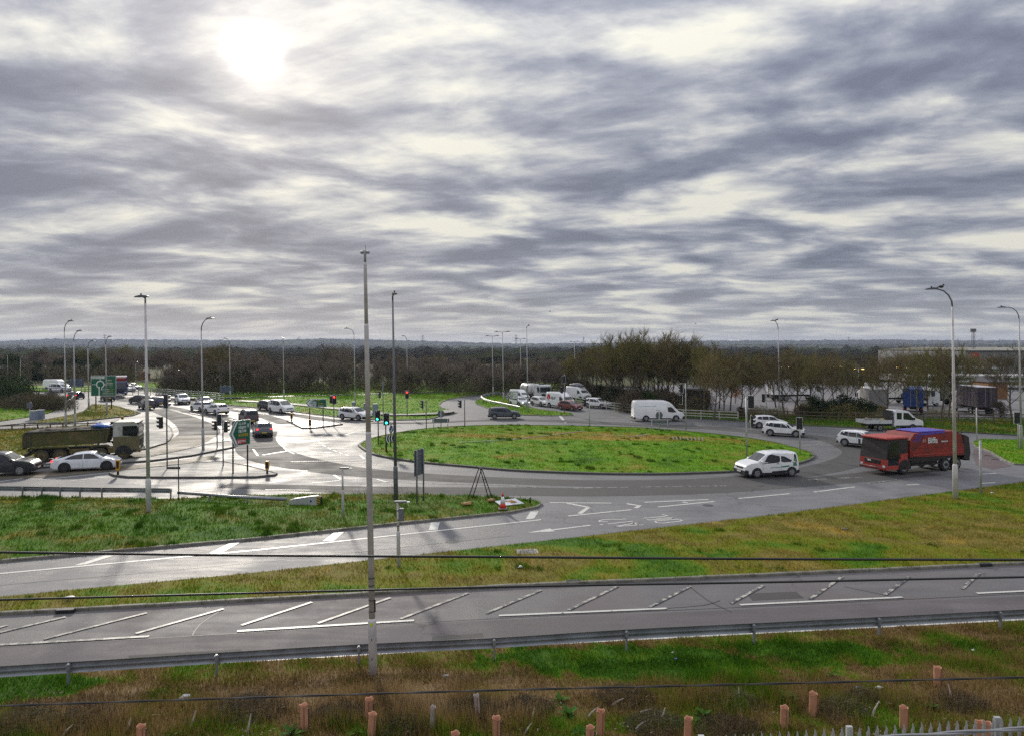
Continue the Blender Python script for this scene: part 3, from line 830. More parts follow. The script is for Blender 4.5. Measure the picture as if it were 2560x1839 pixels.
for pts, w in [([(1418, 1257), (1471, 1267), (1449, 1283)], 0.3), ([(1420, 1289), (1579, 1273)], 0.2), ([(1374, 1255.5), (1529, 1256.5)], 0.2), ([(1566, 1258), (1599, 1263), (1589, 1269)], 0.3),
               ([(1610, 1254.6), (1771, 1247.6)], 0.2), ([(1645, 1266.5), (1786, 1252.4)], 0.2), ([(1706, 1254), (1720, 1256)], 0.3), ([(1847, 1245), (1974, 1233)], 0.2), ([(2034, 1229), (2137, 1216)], 0.2),
               ([(2266, 1211), (2298, 1210)], 0.2), ([(2456, 1184), (2490, 1182)], 0.2), ([(2453, 1207), (2490, 1205.5)], 0.2)]:
    mark(pts, w)
for pts, w in [([(1280, 1214), (1350, 1217)], 0.2), ([(1424, 1219), (1816, 1213)], 0.14), ([(2005, 1199), (2067, 1196)], 0.15), ([(2095, 1194), (2154, 1192)], 0.15), ([(2163, 1210), (2247, 1197)], 0.12), ([(933, 1203), (1280, 1213.5)], 0.1)]:
    mark(pts, w, 'paint_worn')
patch([(1316.5, 1331), (1388, 1327.3), (1374.7, 1320)], 'paint', 'arrow_head'); mark([(1382, 1323.5), (1476, 1312)], 0.2, 'paint', 'arrow_shaft')
T = lambda q: [(1300 + 0.194 * a, 1240 + 0.194 * b) for a, b in q]
for q in [[(1130, 328), (1030, 325), (1020, 312), (1080, 299), (1200, 293), (1390, 303), (1330, 282)], [(1030, 360), (1075, 368)], [(1130, 355), (1460, 318)], [(1215, 388), (1510, 340)],
          [(1215, 389), (1590, 365)], [(1450, 342), (1525, 369)], [(1590, 280), (1860, 257), (1905, 250), (1830, 232)],
          [(1640, 290), (1660, 304), (1940, 288), (1975, 272), (1760, 283)], [(1740, 318), (1760, 338), (1850, 343), (2060, 318), (2090, 308), (2050, 293), (1740, 316)]]:
    mark(T(q), 0.13, 'paint', 'road_letter')
for pts, w in [([(96, 1199), (282, 1180)], 0.15), ([(0, 1203), (60, 1194)], 0.15), ([(175, 1201), (262, 1192)], 0.15), ([(657, 1136), (720, 1126)], 0.3), ([(697, 1096), (703, 1110), (716, 1124), (735, 1133)], 0.15),
               ([(633, 1122), (645, 1138)], 0.15), ([(799, 1091), (819, 1084)], 0.2), ([(864, 1086), (886, 1079), (900, 1077)], 0.2), ([(900, 1136), (911, 1146)], 0.2), ([(727, 1153), (914, 1149)], 0.15),
               ([(677, 1169), (767, 1176), (750, 1187)], 0.2), ([(835, 1186), (852, 1197)], 0.2), ([(942, 1197), (969, 1204)], 0.2), ([(781, 1206), (849, 1200)], 0.15), ([(674, 1206), (713, 1199)], 0.2),
               ([(663, 1223), (775, 1224)], 0.1), ([(1397, 1035), (1414, 1056)], 0.35), ([(2442, 1126), (2458, 1127)], 0.3), ([(2460, 1137), (2485, 1139)], 0.3), ([(2478, 1147), (2505, 1149)], 0.3)]:
    mark(pts, w)
for k in range(7):
    a = [(793, 1097), (798, 1104), (806, 1111), (819, 1118), (833, 1124.5), (848, 1130), (862, 1135), (878, 1140)][k:k + 2]
    mark([a[0], tuple(np.array(a[0]) * 0.4 + np.array(a[1]) * 0.6)], 0.15)
MZ[0] = 0.034
for k in range(7):
    x = 600 - k * 50; y = 1052 - k * 8.2
    mark([(x, y), (x - 26, y - 4.6)], 0.15); mark([(x + 60, y - 18), (x + 34, y - 22)], 0.15)

# ------------------------------------------------------------------ street furniture
M('galv', (0.46, 0.46, 0.47), 0.5, 0.15, var=0.14, vscale=1.5, dirt=((0.20, 0.19, 0.18), 0.5))
M('galv_dark', (0.16, 0.165, 0.18), 0.5, 0.2, var=0.15, vscale=1.5)
M('galv_pale', (0.60, 0.57, 0.57), 0.55, 0.0, var=0.14, vscale=1.1, dirt=((0.26, 0.24, 0.23), 0.55))
M('lantern', (0.06, 0.065, 0.075), 0.4)
M('black', (0.015, 0.015, 0.017), 0.45)
M('rubber', (0.02, 0.02, 0.021), 0.8)
M('white_trim', (0.75, 0.75, 0.74), 0.4)
M('steel_rail', (0.27, 0.285, 0.31), 0.42, 0.35, var=0.18, vscale=1.2, dirt=((0.15, 0.14, 0.14), 0.5))
M('sign_green', (0.005, 0.115, 0.062), 0.4)
M('sign_white', (0.72, 0.74, 0.74), 0.45)
M('sign_yellow', (0.50, 0.38, 0.02), 0.45)
M('sign_blue', (0.02, 0.06, 0.26), 0.4)
M('sign_red', (0.50, 0.03, 0.035), 0.4)
M('sign_back', (0.11, 0.125, 0.145), 0.55, var=0.15, vscale=2)
M('sign_back_blue', (0.075, 0.105, 0.16), 0.55, var=0.15, vscale=2)
M('post_dark', (0.035, 0.034, 0.033), 0.6)
M('bollard_yellow', (0.62, 0.30, 0.015), 0.45)
M('lens_off', (0.02, 0.022, 0.022), 0.25)
M('lens_red', (0.6, 0.02, 0.02), 0.3, emit=(1.0, 0.035, 0.03), estr=3.0)
M('lens_green', (0.05, 0.6, 0.45), 0.3, emit=(0.06, 1.0, 0.80), estr=1.6)
M('lamp_glow', (0.9, 0.7, 0.3), 0.3, emit=(1.0, 0.62, 0.20), estr=5.0)
M('timber', (0.10, 0.075, 0.05), 0.85, var=0.3, vscale=3)
M('timber_pale', (0.42, 0.40, 0.37), 0.8, var=0.25, vscale=3)
M('cabinet', (0.21, 0.25, 0.33), 0.5, var=0.1, vscale=3)
M('concrete', (0.32, 0.30, 0.27), 0.8, var=0.2, vscale=3)

LEAN = -0.0165      # the columns stand a little out of plumb

def street_lamp(px, py, top, head, label, kind='arm', depth=0.0, group='street lamps round the junction', mat='galv', bird=False, z=0.1, d=None, w=1.0, base_px=None, small=False):
    b = GD(px, d, z) if d else G(px, py, z)
    D = b.y
    h = ZAT(top, D) - z
    k = D / FPX
    t = thing('street_lamp', label, 'street lamp', b, group=group)
    t.rotation_euler = (0, LEAN, 0)
    n = 8
    r0, r1, r2 = 0.135 * w, 0.095 * w, 0.05 * w
    hs = h * 0.16
    MB().tube([(0, 0, -0.2), (0, 0, hs), (0, 0, hs + 0.12)], [r0, r0, r1], n).build('base_sleeve', mat, t)
    hb = h - (1.1 if kind == 'arm' else 0.35)
    MB().tube([(0, 0, hs + 0.1), (0, 0, h * 0.6), (0, 0, h * 0.6 + 0.1), (0, 0, hb)], [r1, r1 * 0.86, r1 * 0.72, r2], n).build('column', mat, t)
    dx = head * k
    arms = [dx, -dx] if kind == 'double' else [dx]
    for a in arms:
        L = math.hypot(a, depth); ux, uy = (a / L, depth / L) if L > 1e-6 else (1, 0)
        if kind == 'arm':
            R0 = min(1.0, L * 0.75)
            pts = [(0, 0, hb - 0.05)] + [(ux * R0 * (1 - math.cos(q)), uy * R0 * (1 - math.cos(q)), hb + (h - hb) * math.sin(q)) for q in (0.3, 0.7, 1.1, 1.5)] + [(ux * (L - 0.35), uy * (L - 0.35), h)]
            MB().tube(pts, [r2, r2, r2 * 0.9, r2 * 0.85, r2 * 0.8, r2 * 0.75], 6).build('bracket', 'galv_dark', t)
        else:
            MB().tube([(0, 0, hb - 0.05), (0, 0, h - 0.06), (ux * max(0.15, L - 0.5), uy * max(0.15, L - 0.5), h)], [r2, r2, r2 * 0.8], 6).build('bracket', 'galv_dark', t)
        ln = MB()
        c = (ux * (L - 0.08), uy * (L - 0.08))
        ang = math.atan2(uy, ux)
        ca, sa = math.cos(ang), math.sin(ang)
        prof = [(-0.42, 0.06, 0.02), (-0.36, 0.11, 0.06), (-0.05, 0.17, 0.10), (0.25, 0.15, 0.05), (0.38, 0.06, 0.01)]
        vs, fs = [], []
        for (u, hw, hh) in prof:
            for (v, zz) in ((-hw, -0.03), (hw, -0.03), (hw * 0.8, hh), (-hw * 0.8, hh)):
                vs.append((c[0] + u * ca - v * sa, c[1] + u * sa + v * ca, h + zz))
        for i in range(len(prof) - 1):
            for q in range(4): fs.append((i * 4 + q, i * 4 + (q + 1) % 4, i * 4 + 4 + (q + 1) % 4, i * 4 + 4 + q))
        fs += [(3, 2, 1, 0), (16, 17, 18, 19)]
        ln.add(vs, fs); lo = ln.build('lantern', 'lantern', t, fix=True)
        MB().tube([(c[0], c[1], h + 0.08), (c[0], c[1], h + 0.2)], 0.045, 6).build('photocell', 'lantern', lo)
    if bird:
        bo = MB().blob((0, 0, 0.10), (0.17, 0.09, 0.09), 2, 0.1).blob((0.13, 0, 0.22), 0.06, 1, 0.1)
        bo.tube([(0.18, 0, 0.22), (0.25, 0, 0.21)], [0.02, 0.004], 4).tube([(-0.12, 0, 0.09), (-0.30, 0, 0.02)], [0.05, 0.02], 4)
        L = abs(dx)
        bo.build('bird', 'black', None, label='small dark bird perched on the lamp ' + bird, cat='bird', loc=b + Vector((math.copysign(max(0.15, L - 0.7), dx) + LEAN * h, 0, h + 0.03)), rz=math.pi if dx > 0 else 0)
    return t

street_lamp(372, 1287, 742, -14, 'tall grey street lamp standing in the near grass wedge by the barrier end', kind='short', mat='galv_pale', w=1.15)
street_lamp(990, 1250, 738, 12, 'slim dark street lamp beside the grey sign back', kind='short', depth=-1.1, mat='galv_dark', w=1.05)
street_lamp(2389, 1247, 722, -55, 'tall pale street lamp in front of the red refuse lorry', mat='galv_pale', bird='in front of the red lorry', w=1.15)
street_lamp(2553, 1121, 768, -46, 'tall street lamp at the edge of the photo with a signal head on it')
street_lamp(165, 1076, 803, 20, 'street lamp rising behind the tipper body, left of a twin')
street_lamp(188, 1075, 828, 18, 'street lamp with a small blue disc rising behind the tipper body')
street_lamp(222, 1022, 853, 14, 'street lamp at the left edge of the big green map sign')
street_lamp(267, 1037, 842, 14, 'street lamp in front of the big green map sign')
street_lamp(508, 1125, 797, 26, 'street lamp on the thin island beside two signals')
street_lamp(576, 1003, 846, -12, 'street lamp beside the blue sign back near the bridge railing')
street_lamp(710, 999, 845, 4, 'street lamp in the far grass above the white people carrier', depth=-1.0)
street_lamp(888, 1013, 821, -20, 'street lamp on the far grass behind the white estate')
street_lamp(1019, 984, 840, -10, 'street lamp rising behind the far red signal')
street_lamp(1233, 992, 840, 14, 'twin armed street lamp at the bend of the far slip road', kind='double')
street_lamp(1259, 1011, 830, 16, 'twin armed street lamp beside the white arrow sign', kind='double')
street_lamp(1303, 981, 847, 11, 'distant twin armed street lamp behind the far barrier', kind='double')
street_lamp(1320, 1030, 815, 5, 'street lamp at the tip of the far grass triangle', depth=-1.2, kind='short')
street_lamp(1438, 973, 854, 10, 'distant twin armed street lamp behind the camper van', kind='double')
street_lamp(1949, 1047, 802, -14, 'street lamp behind the white hatchback by the lorry park', bird='by the lorry park')
for i, (px, top, d, lab) in enumerate([(20, 884, 190, 'distant thin lamp among the dark evergreens'), (52, 892, 175, 'distant thin lamp above the far grass bank'), (444, 925, 150, 'short thin lamp above the bridge railing'),
                                   (553, 881, 170, 'short thin lamp against the wood beside the tall bare tree'), (340, 905, 190, 'distant lamp beside the red brick shop')]):
    street_lamp(px, 0, top, 3, lab, d=d, w=0.7, z=0, kind='short')

# the tall camera column close to the train
b = G(933, 1690, 0.05); D = b.y
t = thing('camera_column', 'tall pale stepped steel column with cameras on top beside the safety barrier', 'column', b)
t.rotation_euler = (0, -0.0195, 0)
zz = lambda y: ZAT(y, D) - 0.05
MB().tube([(0, 0, -0.3), (0, 0, zz(1552)), (0, 0, zz(1544))], [0.128, 0.122, 0.092], 14).build('base_sleeve', 'galv_pale', t)
MB().tube([(0, 0, zz(1545)), (0, 0, zz(1084)), (0, 0, zz(1078))], [0.092, 0.084, 0.078], 14).build('lower_tube', 'galv_pale', t)
MB().tube([(0, 0, zz(1079)), (0, 0, zz(815)), (0, 0, zz(810))], [0.076, 0.066, 0.056], 12).build('middle_tube', 'galv_pale', t)
MB().tube([(0, 0, zz(811)), (0, 0, zz(662)), (0, 0, zz(656))], [0.056, 0.047, 0.036], 12).build('upper_tube', 'galv_pale', t)
MB().tube([(0, 0, zz(657)), (0, 0, zz(640)), (0, 0, zz(626)), (0, 0, zz(624))], [0.034, 0.036, 0.05, 0.02], 10).build('cap', 'galv', t)
for s in (-1, 1):
    mb = MB().blob((s * 0.085, 0, zz(631)), (0.058, 0.07, 0.05), 2, 0.05)
    mb.build('camera_dome', 'galv', t)
MB().tube([(0.02, 0, zz(626)), (0.02, 0, zz(612))], 0.006, 4).build('spike', 'galv_dark', t)
for y in (1443, 1461, 1498, 1526):
    MB().tube([(0, 0, zz(y) - 0.012), (0, 0, zz(y) + 0.012)], 0.098, 12).build('band', 'black', t)
MB().box((0.10, -0.03, zz(1512)), (0.03, 0.04, 0.36)).build('cable_box', 'black', t)
MB().box((0, -0.124, zz(1556)), (0.07, 0.012, 0.09)).build('tag', M('tag_yellow', (0.65, 0.70, 0.02), 0.5), t)
for y in (1594, 1642): MB().box((0.0, -0.124, zz(y)), (0.02, 0.012, 0.06)).build('door_lock', 'black', t)

def low_lamp(px, py, top, label, w=1.0, z=0.15, cab=False):
    b = G(px, py, z); D = b.y; h = ZAT(top, D) - z
    t = thing('camera_post', label, 'post', b); t.rotation_euler = (0, LEAN, 0)
    MB().tube([(0, 0, -0.1), (0, 0, h * 0.52), (0, 0, h * 0.55)], [0.085 * w, 0.08 * w, 0.055 * w], 10).build('base_sleeve', 'galv_pale', t)
    MB().tube([(0, 0, h * 0.54), (0, 0, h * 0.97)], [0.055 * w, 0.05 * w], 10).build('column', 'galv_pale', t)
    MB().rbox((0.12, 0, h), (0.55, 0.22, 0.09), 0.03).build('head', 'galv_dark', t)
    MB().box((0.42, 0, h - 0.02), (0.2, 0.14, 0.05)).build('sensor', 'white_trim', t)
    if cab:
        MB().rbox((0.16, 0.02, h * 0.8), (0.20, 0.2, 0.55), 0.02).build('control_box', 'galv_dark', t)
        for q in (0.62, 0.72, 0.86): MB().tube([(0, 0, h * q), (0, 0, h * q + 0.03)], 0.065, 10).build('strap', 'black', t)
    return t
low_lamp(858, 1290, 1169, 'short grey detector post standing in the grass wedge')
low_lamp(997, 1415, 1253, 'short pale detector post with a control box on the verge', cab=True)

def signal(px, py, top, heads, label, z=0.12, mat='galv_dark', r=0.057, extra=None):
    """pole with signal heads; heads = [(row of head top, yaw, lit lens or None, side offset, backing board)]"""
    b = G(px, py, z); D = b.y; h = ZAT(top, D) - z
    t = thing('traffic_signal', label, 'traffic light', b, group='signals round the roundabout')
    t.rotation_euler = (0, LEAN * 0.6, 0)
    MB().tube([(0, 0, -0.1), (0, 0, h)], r, 8).build('pole', mat, t)
    for (ht, yaw, lit, off, board) in heads:
        zt = ZAT(ht, D) - z
        hd = link('signal_head', None, t, loc=(off, 0, zt), rz=yaw)
        o = MB().rbox((0, -0.04, -0.47), (0.30, 0.20, 0.92), 0.02)
        link('housing', o.mesh('housing', 'black'), hd)
        if board:
            link('backing_board', MB().box((0, 0.02, -0.47), (0.50, 0.03, 1.06)).mesh('backing_board', 'black'), hd)
            fr = MB()
            for (cx, cz, sx, sz) in ((0, 0.075, 0.54, 0.03), (0, -1.015, 0.54, 0.03), (-0.26, -0.47, 0.03, 1.12), (0.26, -0.47, 0.03, 1.12)): fr.box((cx, 0.0, cz), (sx, 0.03, sz))
            link('border', fr.mesh('border', 'white_trim'), hd)
        for i in range(3):
            zc = -0.16 - 0.31 * i
            vs, fs = [], []
            n = 9
            for j in range(n):
                an = math.pi * (-0.12 + 1.24 * j / (n - 1))
                ca, sa = math.cos(an) * 0.135, math.sin(an) * 0.135
                vs += [(ca, -0.14, zc + sa), (ca * 1.02, -0.40 if 1 < j < n - 2 else -0.30, zc + sa * 1.0)]
            for j in range(n - 1): fs.append((2 * j, 2 * j + 1, 2 * j + 3, 2 * j + 2))
            link('visor', MB().add(vs, fs).mesh('visor', 'black'), hd)
            lm = {('red', 0): 'lens_red', ('green', 2): 'lens_green'}.get((lit, i), 'lens_off')
            lb = MB(); lb.add([(0.12 * math.cos(q * math.pi / 6), -0.15, zc + 0.12 * math.sin(q * math.pi / 6)) for q in range(12)], [tuple(range(12))])
            link('lens', lb.mesh('lens', lm), hd)
    return t
Q = math.pi / 2
signal(418, 1171, 985, [(987, R(150), None, -0.05, True), (1040, R(-100), None, -0.42, False)], 'traffic signal pole in front of the black car on the left approach')
signal(543, 1118, 1030, [(1036, R(170), None, 0.2, True), (1050, R(-80), None, -0.1, False)], 'traffic signal on the thin island with its hoods turned aside')
signal(558, 1163, 1048, [(1051, R(80), None, 0.2, False)], 'traffic signal beside the tall green arrow sign')
signal(835, 1064, 985, [(988, R(5), 'red', 0.08, True), (988, R(150), None, -0.35, False)], 'signal showing red on the paved splitter island')
signal(946, 1112, 1024, [(1026, R(0), 'green', -0.05, True)], 'signal showing green at the tip of the roundabout, the farther of two', mat='post_dark')
signal(965, 1128, 1031, [(1034, R(10), 'green', 0.06, True)], 'signal showing green at the tip of the roundabout, the nearer of two', mat='post_dark')
signal(958, 1041, 952, [(977, R(-60), None, -0.4, False)], 'unlit signal with a small camera on the far verge')
signal(1018, 1041, 975, [(977, R(10), 'red', 0.0, True)], 'signal showing red in the far verge')
signal(1066, 1072, 999, [(1000, R(-75), None, -0.35, True)], 'unlit signal on the back edge of the roundabout by a low name board')
signal(1162, 1066, 998, [(999, R(-70), None, -0.45, False)], 'unlit signal on the back edge of the roundabout left of the grey crossover')
signal(1412, 1032, 935, [(940, R(175), None, -0.1, True), (966, R(-60), None, -0.35, False)], 'tall signal at the tip of the far grass triangle beside the parcel van')
signal(1474, 1064, 998, [(996, R(-60), None, -0.5, False)], 'signal on the back edge of the roundabout in front of the white queueing cars', mat='galv')
signal(1715, 1076, 957, [(959, R(-60), None, -0.45, True), (987, R(-60), None, -0.55, True)], 'tall signal with stacked heads on the back edge of the roundabout', mat='galv')
signal(1867, 1144, 990, [(990, R(150), None, 0.42, True), (1039, R(60), None, 0.42, True)], 'tall grey signal pole rising behind the white panel van with green stripes', mat='galv', r=0.08)
signal(2000, 1133, 1042, [(1044, R(160), None, -0.02, True)], 'signal pole at the blunt end of the roundabout in front of the white crossover', mat='galv')
signal(1916, 1047, 975, [(985, R(120), None, -0.35, True)], 'far signal in the fence line above the white hatchback', mat='galv')
signal(1597, 1008, 970, [(972, R(180), None, -0.2, False)], 'far signal half hidden behind the white high roof van', mat='galv')
signal(2546, 1122, 1028, [(1031, R(170), None, -0.1, True)], 'signal head facing away beside the lamp at the edge of the photo', mat='galv')

def post(px, py, top, label, r=0.04, mat='post_dark', z=0.1, name='marker_post', cat='post'):
    b = G(px, py, z); h = ZAT(top, b.y) - z
    t = thing(name, label, cat, b); t.rotation_euler = (0, LEAN * 0.6, 0)
    MB().tube([(0, 0, -0.1), (0, 0, h)], r, 8).build('pole', mat, t)
    return t, h, b.y

def word(mb, x, z, length, h, y, n=None):
    """a row of strokes that reads as small lettering seen from afar"""
    u = 0.0
    while u < length - h * 0.3:
        w = h * random.choice((0.34, 0.42, 0.5))
        k = random.choice((0.72, 0.72, 1.0, 0.72))
        st = h * 0.16
        kind = random.random()
        if kind < 0.35:
            mb.box((x + u + st / 2, y, z + h * k / 2), (st, 0.006, h * k)); mb.box((x + u + w - st / 2, y, z + h * 0.36), (st, 0.006, h * 0.72)); mb.box((x + u + w / 2, y - 0.001, z + h * 0.64), (w, 0.006, st))
        elif kind < 0.7:
            mb.box((x + u + st / 2, y, z + h * 0.36), (st, 0.006, h * 0.72)); mb.box((x + u + w / 2, y - 0.001, z + st / 2), (w, 0.006, st)); mb.box((x + u + w / 2, y - 0.001, z + h * 0.66), (w, 0.006, st)); mb.box((x + u + w / 2, y - 0.002, z + h * 0.36), (w, 0.006, st))
        else:
            mb.box((x + u + w / 2, y, z + h * k / 2), (st, 0.006, h * k)); mb.box((x + u + w / 2, y - 0.001, z + st / 2), (w * 0.8, 0.006, st))
        u += w + h * 0.14
    return mb

def text_obj(body, size, mat, parent, loc, rot, name='lettering', bold=0.0, shear=0.0, depth=0.004, sx=1.0):
    c = bpy.data.curves.new(name, 'FONT'); c.body = body; c.size = size; c.extrude = depth; c.align_x = 'LEFT'; c.offset = bold; c.shear = shear
    c.materials.append(MATS[mat])
    tmp = bpy.data.objects.new(name + '_tmp', c); COL.objects.link(tmp)
    dg = bpy.context.evaluated_depsgraph_get()
    me = bpy.data.meshes.new_from_object(tmp.evaluated_get(dg))
    bpy.data.objects.remove(tmp)
    o = link(name, me, parent, loc=loc)
    o.rotation_euler = rot; o.scale = (sx, 1, 1)
    return o

# big green map sign
b = G(259, 1021, 0.15); D = b.y; k = D / FPX
t = thing('map_sign', 'large green map sign showing a white roundabout diagram on two posts', 'road sign', b, R(4))
W, z0, z1 = 61 * k, ZAT(989, D) - 0.15, ZAT(938, D) - 0.15
Hh = z1 - z0
for sx in (-0.32, 0.30): MB().tube([(sx * W, 0.12, -0.1), (sx * W, 0.12, z1 - 0.2)], 0.09, 8).build('post', 'post_dark', t)
MB().box((0, 0, (z0 + z1) / 2), (W, 0.05, Hh)).build('panel', 'sign_green', t)
fr = MB()
for (cx, cz, sx, sz) in ((0, z1 - 0.03, W, 0.06), (0, z0 + 0.03, W, 0.06), (-W / 2 + 0.03, (z0 + z1) / 2, 0.06, Hh), (W / 2 - 0.03, (z0 + z1) / 2, 0.06, Hh)): fr.box((cx, -0.028, cz), (sx, 0.01, sz))
fr.build('border', 'sign_white', t)
MB().box((-0.22 * W, -0.028, z1 - 0.085 * Hh - 0.05), (0.52 * W, 0.012, 0.11 * Hh)).build('title_plate', 'sign_white', t)
word(MB(), -0.46 * W, z1 - 0.085 * Hh - 0.12, 0.44 * W, 0.17, -0.038).build('lettering', 'black', t)
cx, cz, rr = -0.13 * W, z0 + 0.56 * Hh, 0.145 * W
ring = MB(); n = 24; vs, fs = [], []
a0, a1 = R(-70), R(250)
for i in range(n + 1):
    an = a0 + (a1 - a0) * i / n
    for q in (rr * 0.84, rr * 1.14): vs.append((cx + q * math.cos(an), -0.032, cz + q * math.sin(an)))
for i in range(n): fs.append((2 * i, 2 * i + 1, 2 * i + 3, 2 * i + 2))
ring.add(vs, fs)
ring.build('roundabout_symbol', 'sign_white', t)
arm = MB()
arm.box((cx, -0.033, cz + rr * 1.28), (0.10, 0.01, rr * 0.5)).box((cx - rr * 1.6, -0.033, cz), (rr * 1.2, 0.01, 0.08)).box((cx + rr * 1.45, -0.033, cz), (rr * 0.9, 0.01, 0.12))
arm.box((cx - rr * 0.28, -0.033, z0 + (cz - z0 - rr * 0.6) / 2), (0.16, 0.01, cz - z0 - rr * 0.65)); arm.box((cx + rr * 0.38, -0.0335, cz - rr * 1.25), (0.12, 0.01, rr * 0.5), 0)
arm.build('route_arms', 'sign_white', t)
for i, (fx, fz, L) in enumerate(((0.13, 0.76, 0.20), (0.13, 0.60, 0.26), (0.13, 0.53, 0.24), (-0.05, 0.30, 0.26), (-0.05, 0.20, 0.28), (-0.05, 0.10, 0.30), (0.22, 0.10, 0.22))):
    word(MB(), fx * W, z0 + fz * Hh, L * W, 0.15, -0.032).build('lettering', 'sign_white', t)
for i, (fx, fz, L) in enumerate(((0.15, 0.68, 0.18), (0.22, 0.44, 0.15), (0.22, 0.30, 0.18), (0.22, 0.20, 0.18))):
    word(MB(), fx * W, z0 + fz * Hh, L * W, 0.13, -0.032).build('lettering', 'sign_yellow', t)

def arrow_sign(bx, by, px0, px1, pt, pb, label, yaw, posts, rows, board='sign_green', ink='sign_white', z=0.12, width=None, chev=True):
    """flag board ending in a point towards the left of its face"""
    b = G(bx, by, z); D = b.y; k = D / FPX
    t = thing('direction_sign', label, 'road sign', b, yaw)
    W = width or (px1 - px0) * k
    x0 = -W / 2
    z0, z1 = ZAT(pb, D) - z, ZAT(pt, D) - z; H2 = z1 - z0; zc = (z0 + z1) / 2
    for f in posts: MB().tube([(f * W, 0.08, -0.1), (f * W, 0.08, z1 - 0.05)], 0.06, 8).build('post', 'post_dark', t)
    nose = min(0.16 * W + 0.15, H2 * 0.45)
    poly = [(x0 + nose, z0), (W / 2, z0), (W / 2, z1), (x0 + nose, z1), (x0, zc)]
    MB().prism(poly, 'y', -0.02, 0.03).build('panel', board, t, fix=True)
    def inset(poly, d):
        c = Vector((sum(p[0] for p in poly) / 5, sum(p[1] for p in poly) / 5))
        return [(p[0] + (d if p[0] < c.x else -d) * 1.0, p[1] + (d if p[1] < c.y - 1e-4 else (-d if p[1] > c.y + 1e-4 else 0))) for p in poly]
    out_, inn = poly, inset(poly, 0.06)
    vs = [(p[0], -0.024, p[1]) for p in out_] + [(p[0], -0.024, p[1]) for p in inn]
    fr = MB(); fr.add(vs, [(i, (i + 1) % 5, (i + 1) % 5 + 5, i + 5) for i in range(5)]); fr.build('border', ink, t)
    if chev:
        c = MB(); w = 0.16 * W if W > 2 else 0.2
        a = x0 + 0.14
        vs = [(a + nose, -0.026, z1 - 0.1), (a + nose + w * 0.8, -0.026, z1 - 0.1), (a + w * 0.8, -0.026, zc), (a + nose + w * 0.8, -0.026, z0 + 0.1), (a + nose, -0.026, z0 + 0.1), (a, -0.026, zc)]
        c.add(vs, [(0, 1, 2, 5), (5, 2, 3, 4)]); c.build('chevron', ink, t)
    for (fx, fz, L, hh, m) in rows:
        word(MB(), x0 + fx * W, z0 + fz * H2, L * W, hh, -0.027).build('lettering', m, t)
    return t, W, z0, z1
t, W, z0, z1 = arrow_sign(600, 1180, 583, 616, 1049, 1113, 'tall green arrow sign with a red plate on the paved island', R(61), (-0.30, 0.40),
           [(0.42, 0.82, 0.36, 0.26, 'sign_white'), (0.42, 0.66, 0.34, 0.26, 'sign_white'), (0.42, 0.52, 0.40, 0.26, 'sign_white'), (0.42, 0.36, 0.46, 0.28, 'sign_yellow')], width=1.95)
MB().box((0.06 * W, -0.027, z0 + 0.17 * (z1 - z0)), (0.44 * W, 0.008, 0.19 * (z1 - z0))).build('hospital_plate', 'sign_red', t)
text_obj('H', 0.36, 'sign_white', t, (-0.12 * W, -0.036, z0 + 0.10 * (z1 - z0)), (Q, 0, 0), bold=0.01)
word(MB(), 0.05 * W, z0 + 0.14 * (z1 - z0), 0.22 * W, 0.18, -0.035).build('lettering', 'sign_white', t)
pl = MB().prism([(0.36 * W, z1 - 0.30), (0.40 * W, z1 - 0.30), (0.40 * W, z1 - 0.42), (0.44 * W, z1 - 0.46), (0.40 * W, z1 - 0.46), (0.40 * W, z1 - 0.6), (0.36 * W, z1 - 0.6), (0.36 * W, z1 - 0.46), (0.32 * W, z1 - 0.46), (0.36 * W, z1 - 0.42)], 'y', -0.03, -0.024)
pl.build('aeroplane_symbol', 'sign_white', t, fix=True)
arrow_sign(790, 1066, 764, 816, 996, 1017, 'wide green arrow sign on the splitter island near the red signal', R(6), (-0.30, 0.33),
           [(0.22, 0.74, 0.24, 0.2, 'sign_white'), (0.22, 0.50, 0.32, 0.24, 'sign_white'), (0.22, 0.29, 0.30, 0.24, 'sign_white'), (0.22, 0.09, 0.32, 0.24, 'sign_white'), (0.60, 0.38, 0.26, 0.16, 'sign_yellow'), (0.60, 0.12, 0.26, 0.16, 'sign_white'), (0.50, 0.76, 0.2, 0.15, 'sign_yellow')])
arrow_sign(1280, 1016, 1264, 1293, 978, 996, 'white arrow sign with black lettering beside the queueing traffic', R(8), (-0.28, 0.46),
           [(0.28, 0.76, 0.30, 0.2, 'black'), (0.28, 0.52, 0.56, 0.22, 'black'), (0.28, 0.30, 0.36, 0.22, 'black'), (0.36, 0.10, 0.24, 0.18, 'black'), (0.74, 0.18, 0.14, 0.3, 'sign_back')], board='sign_white', ink='black')

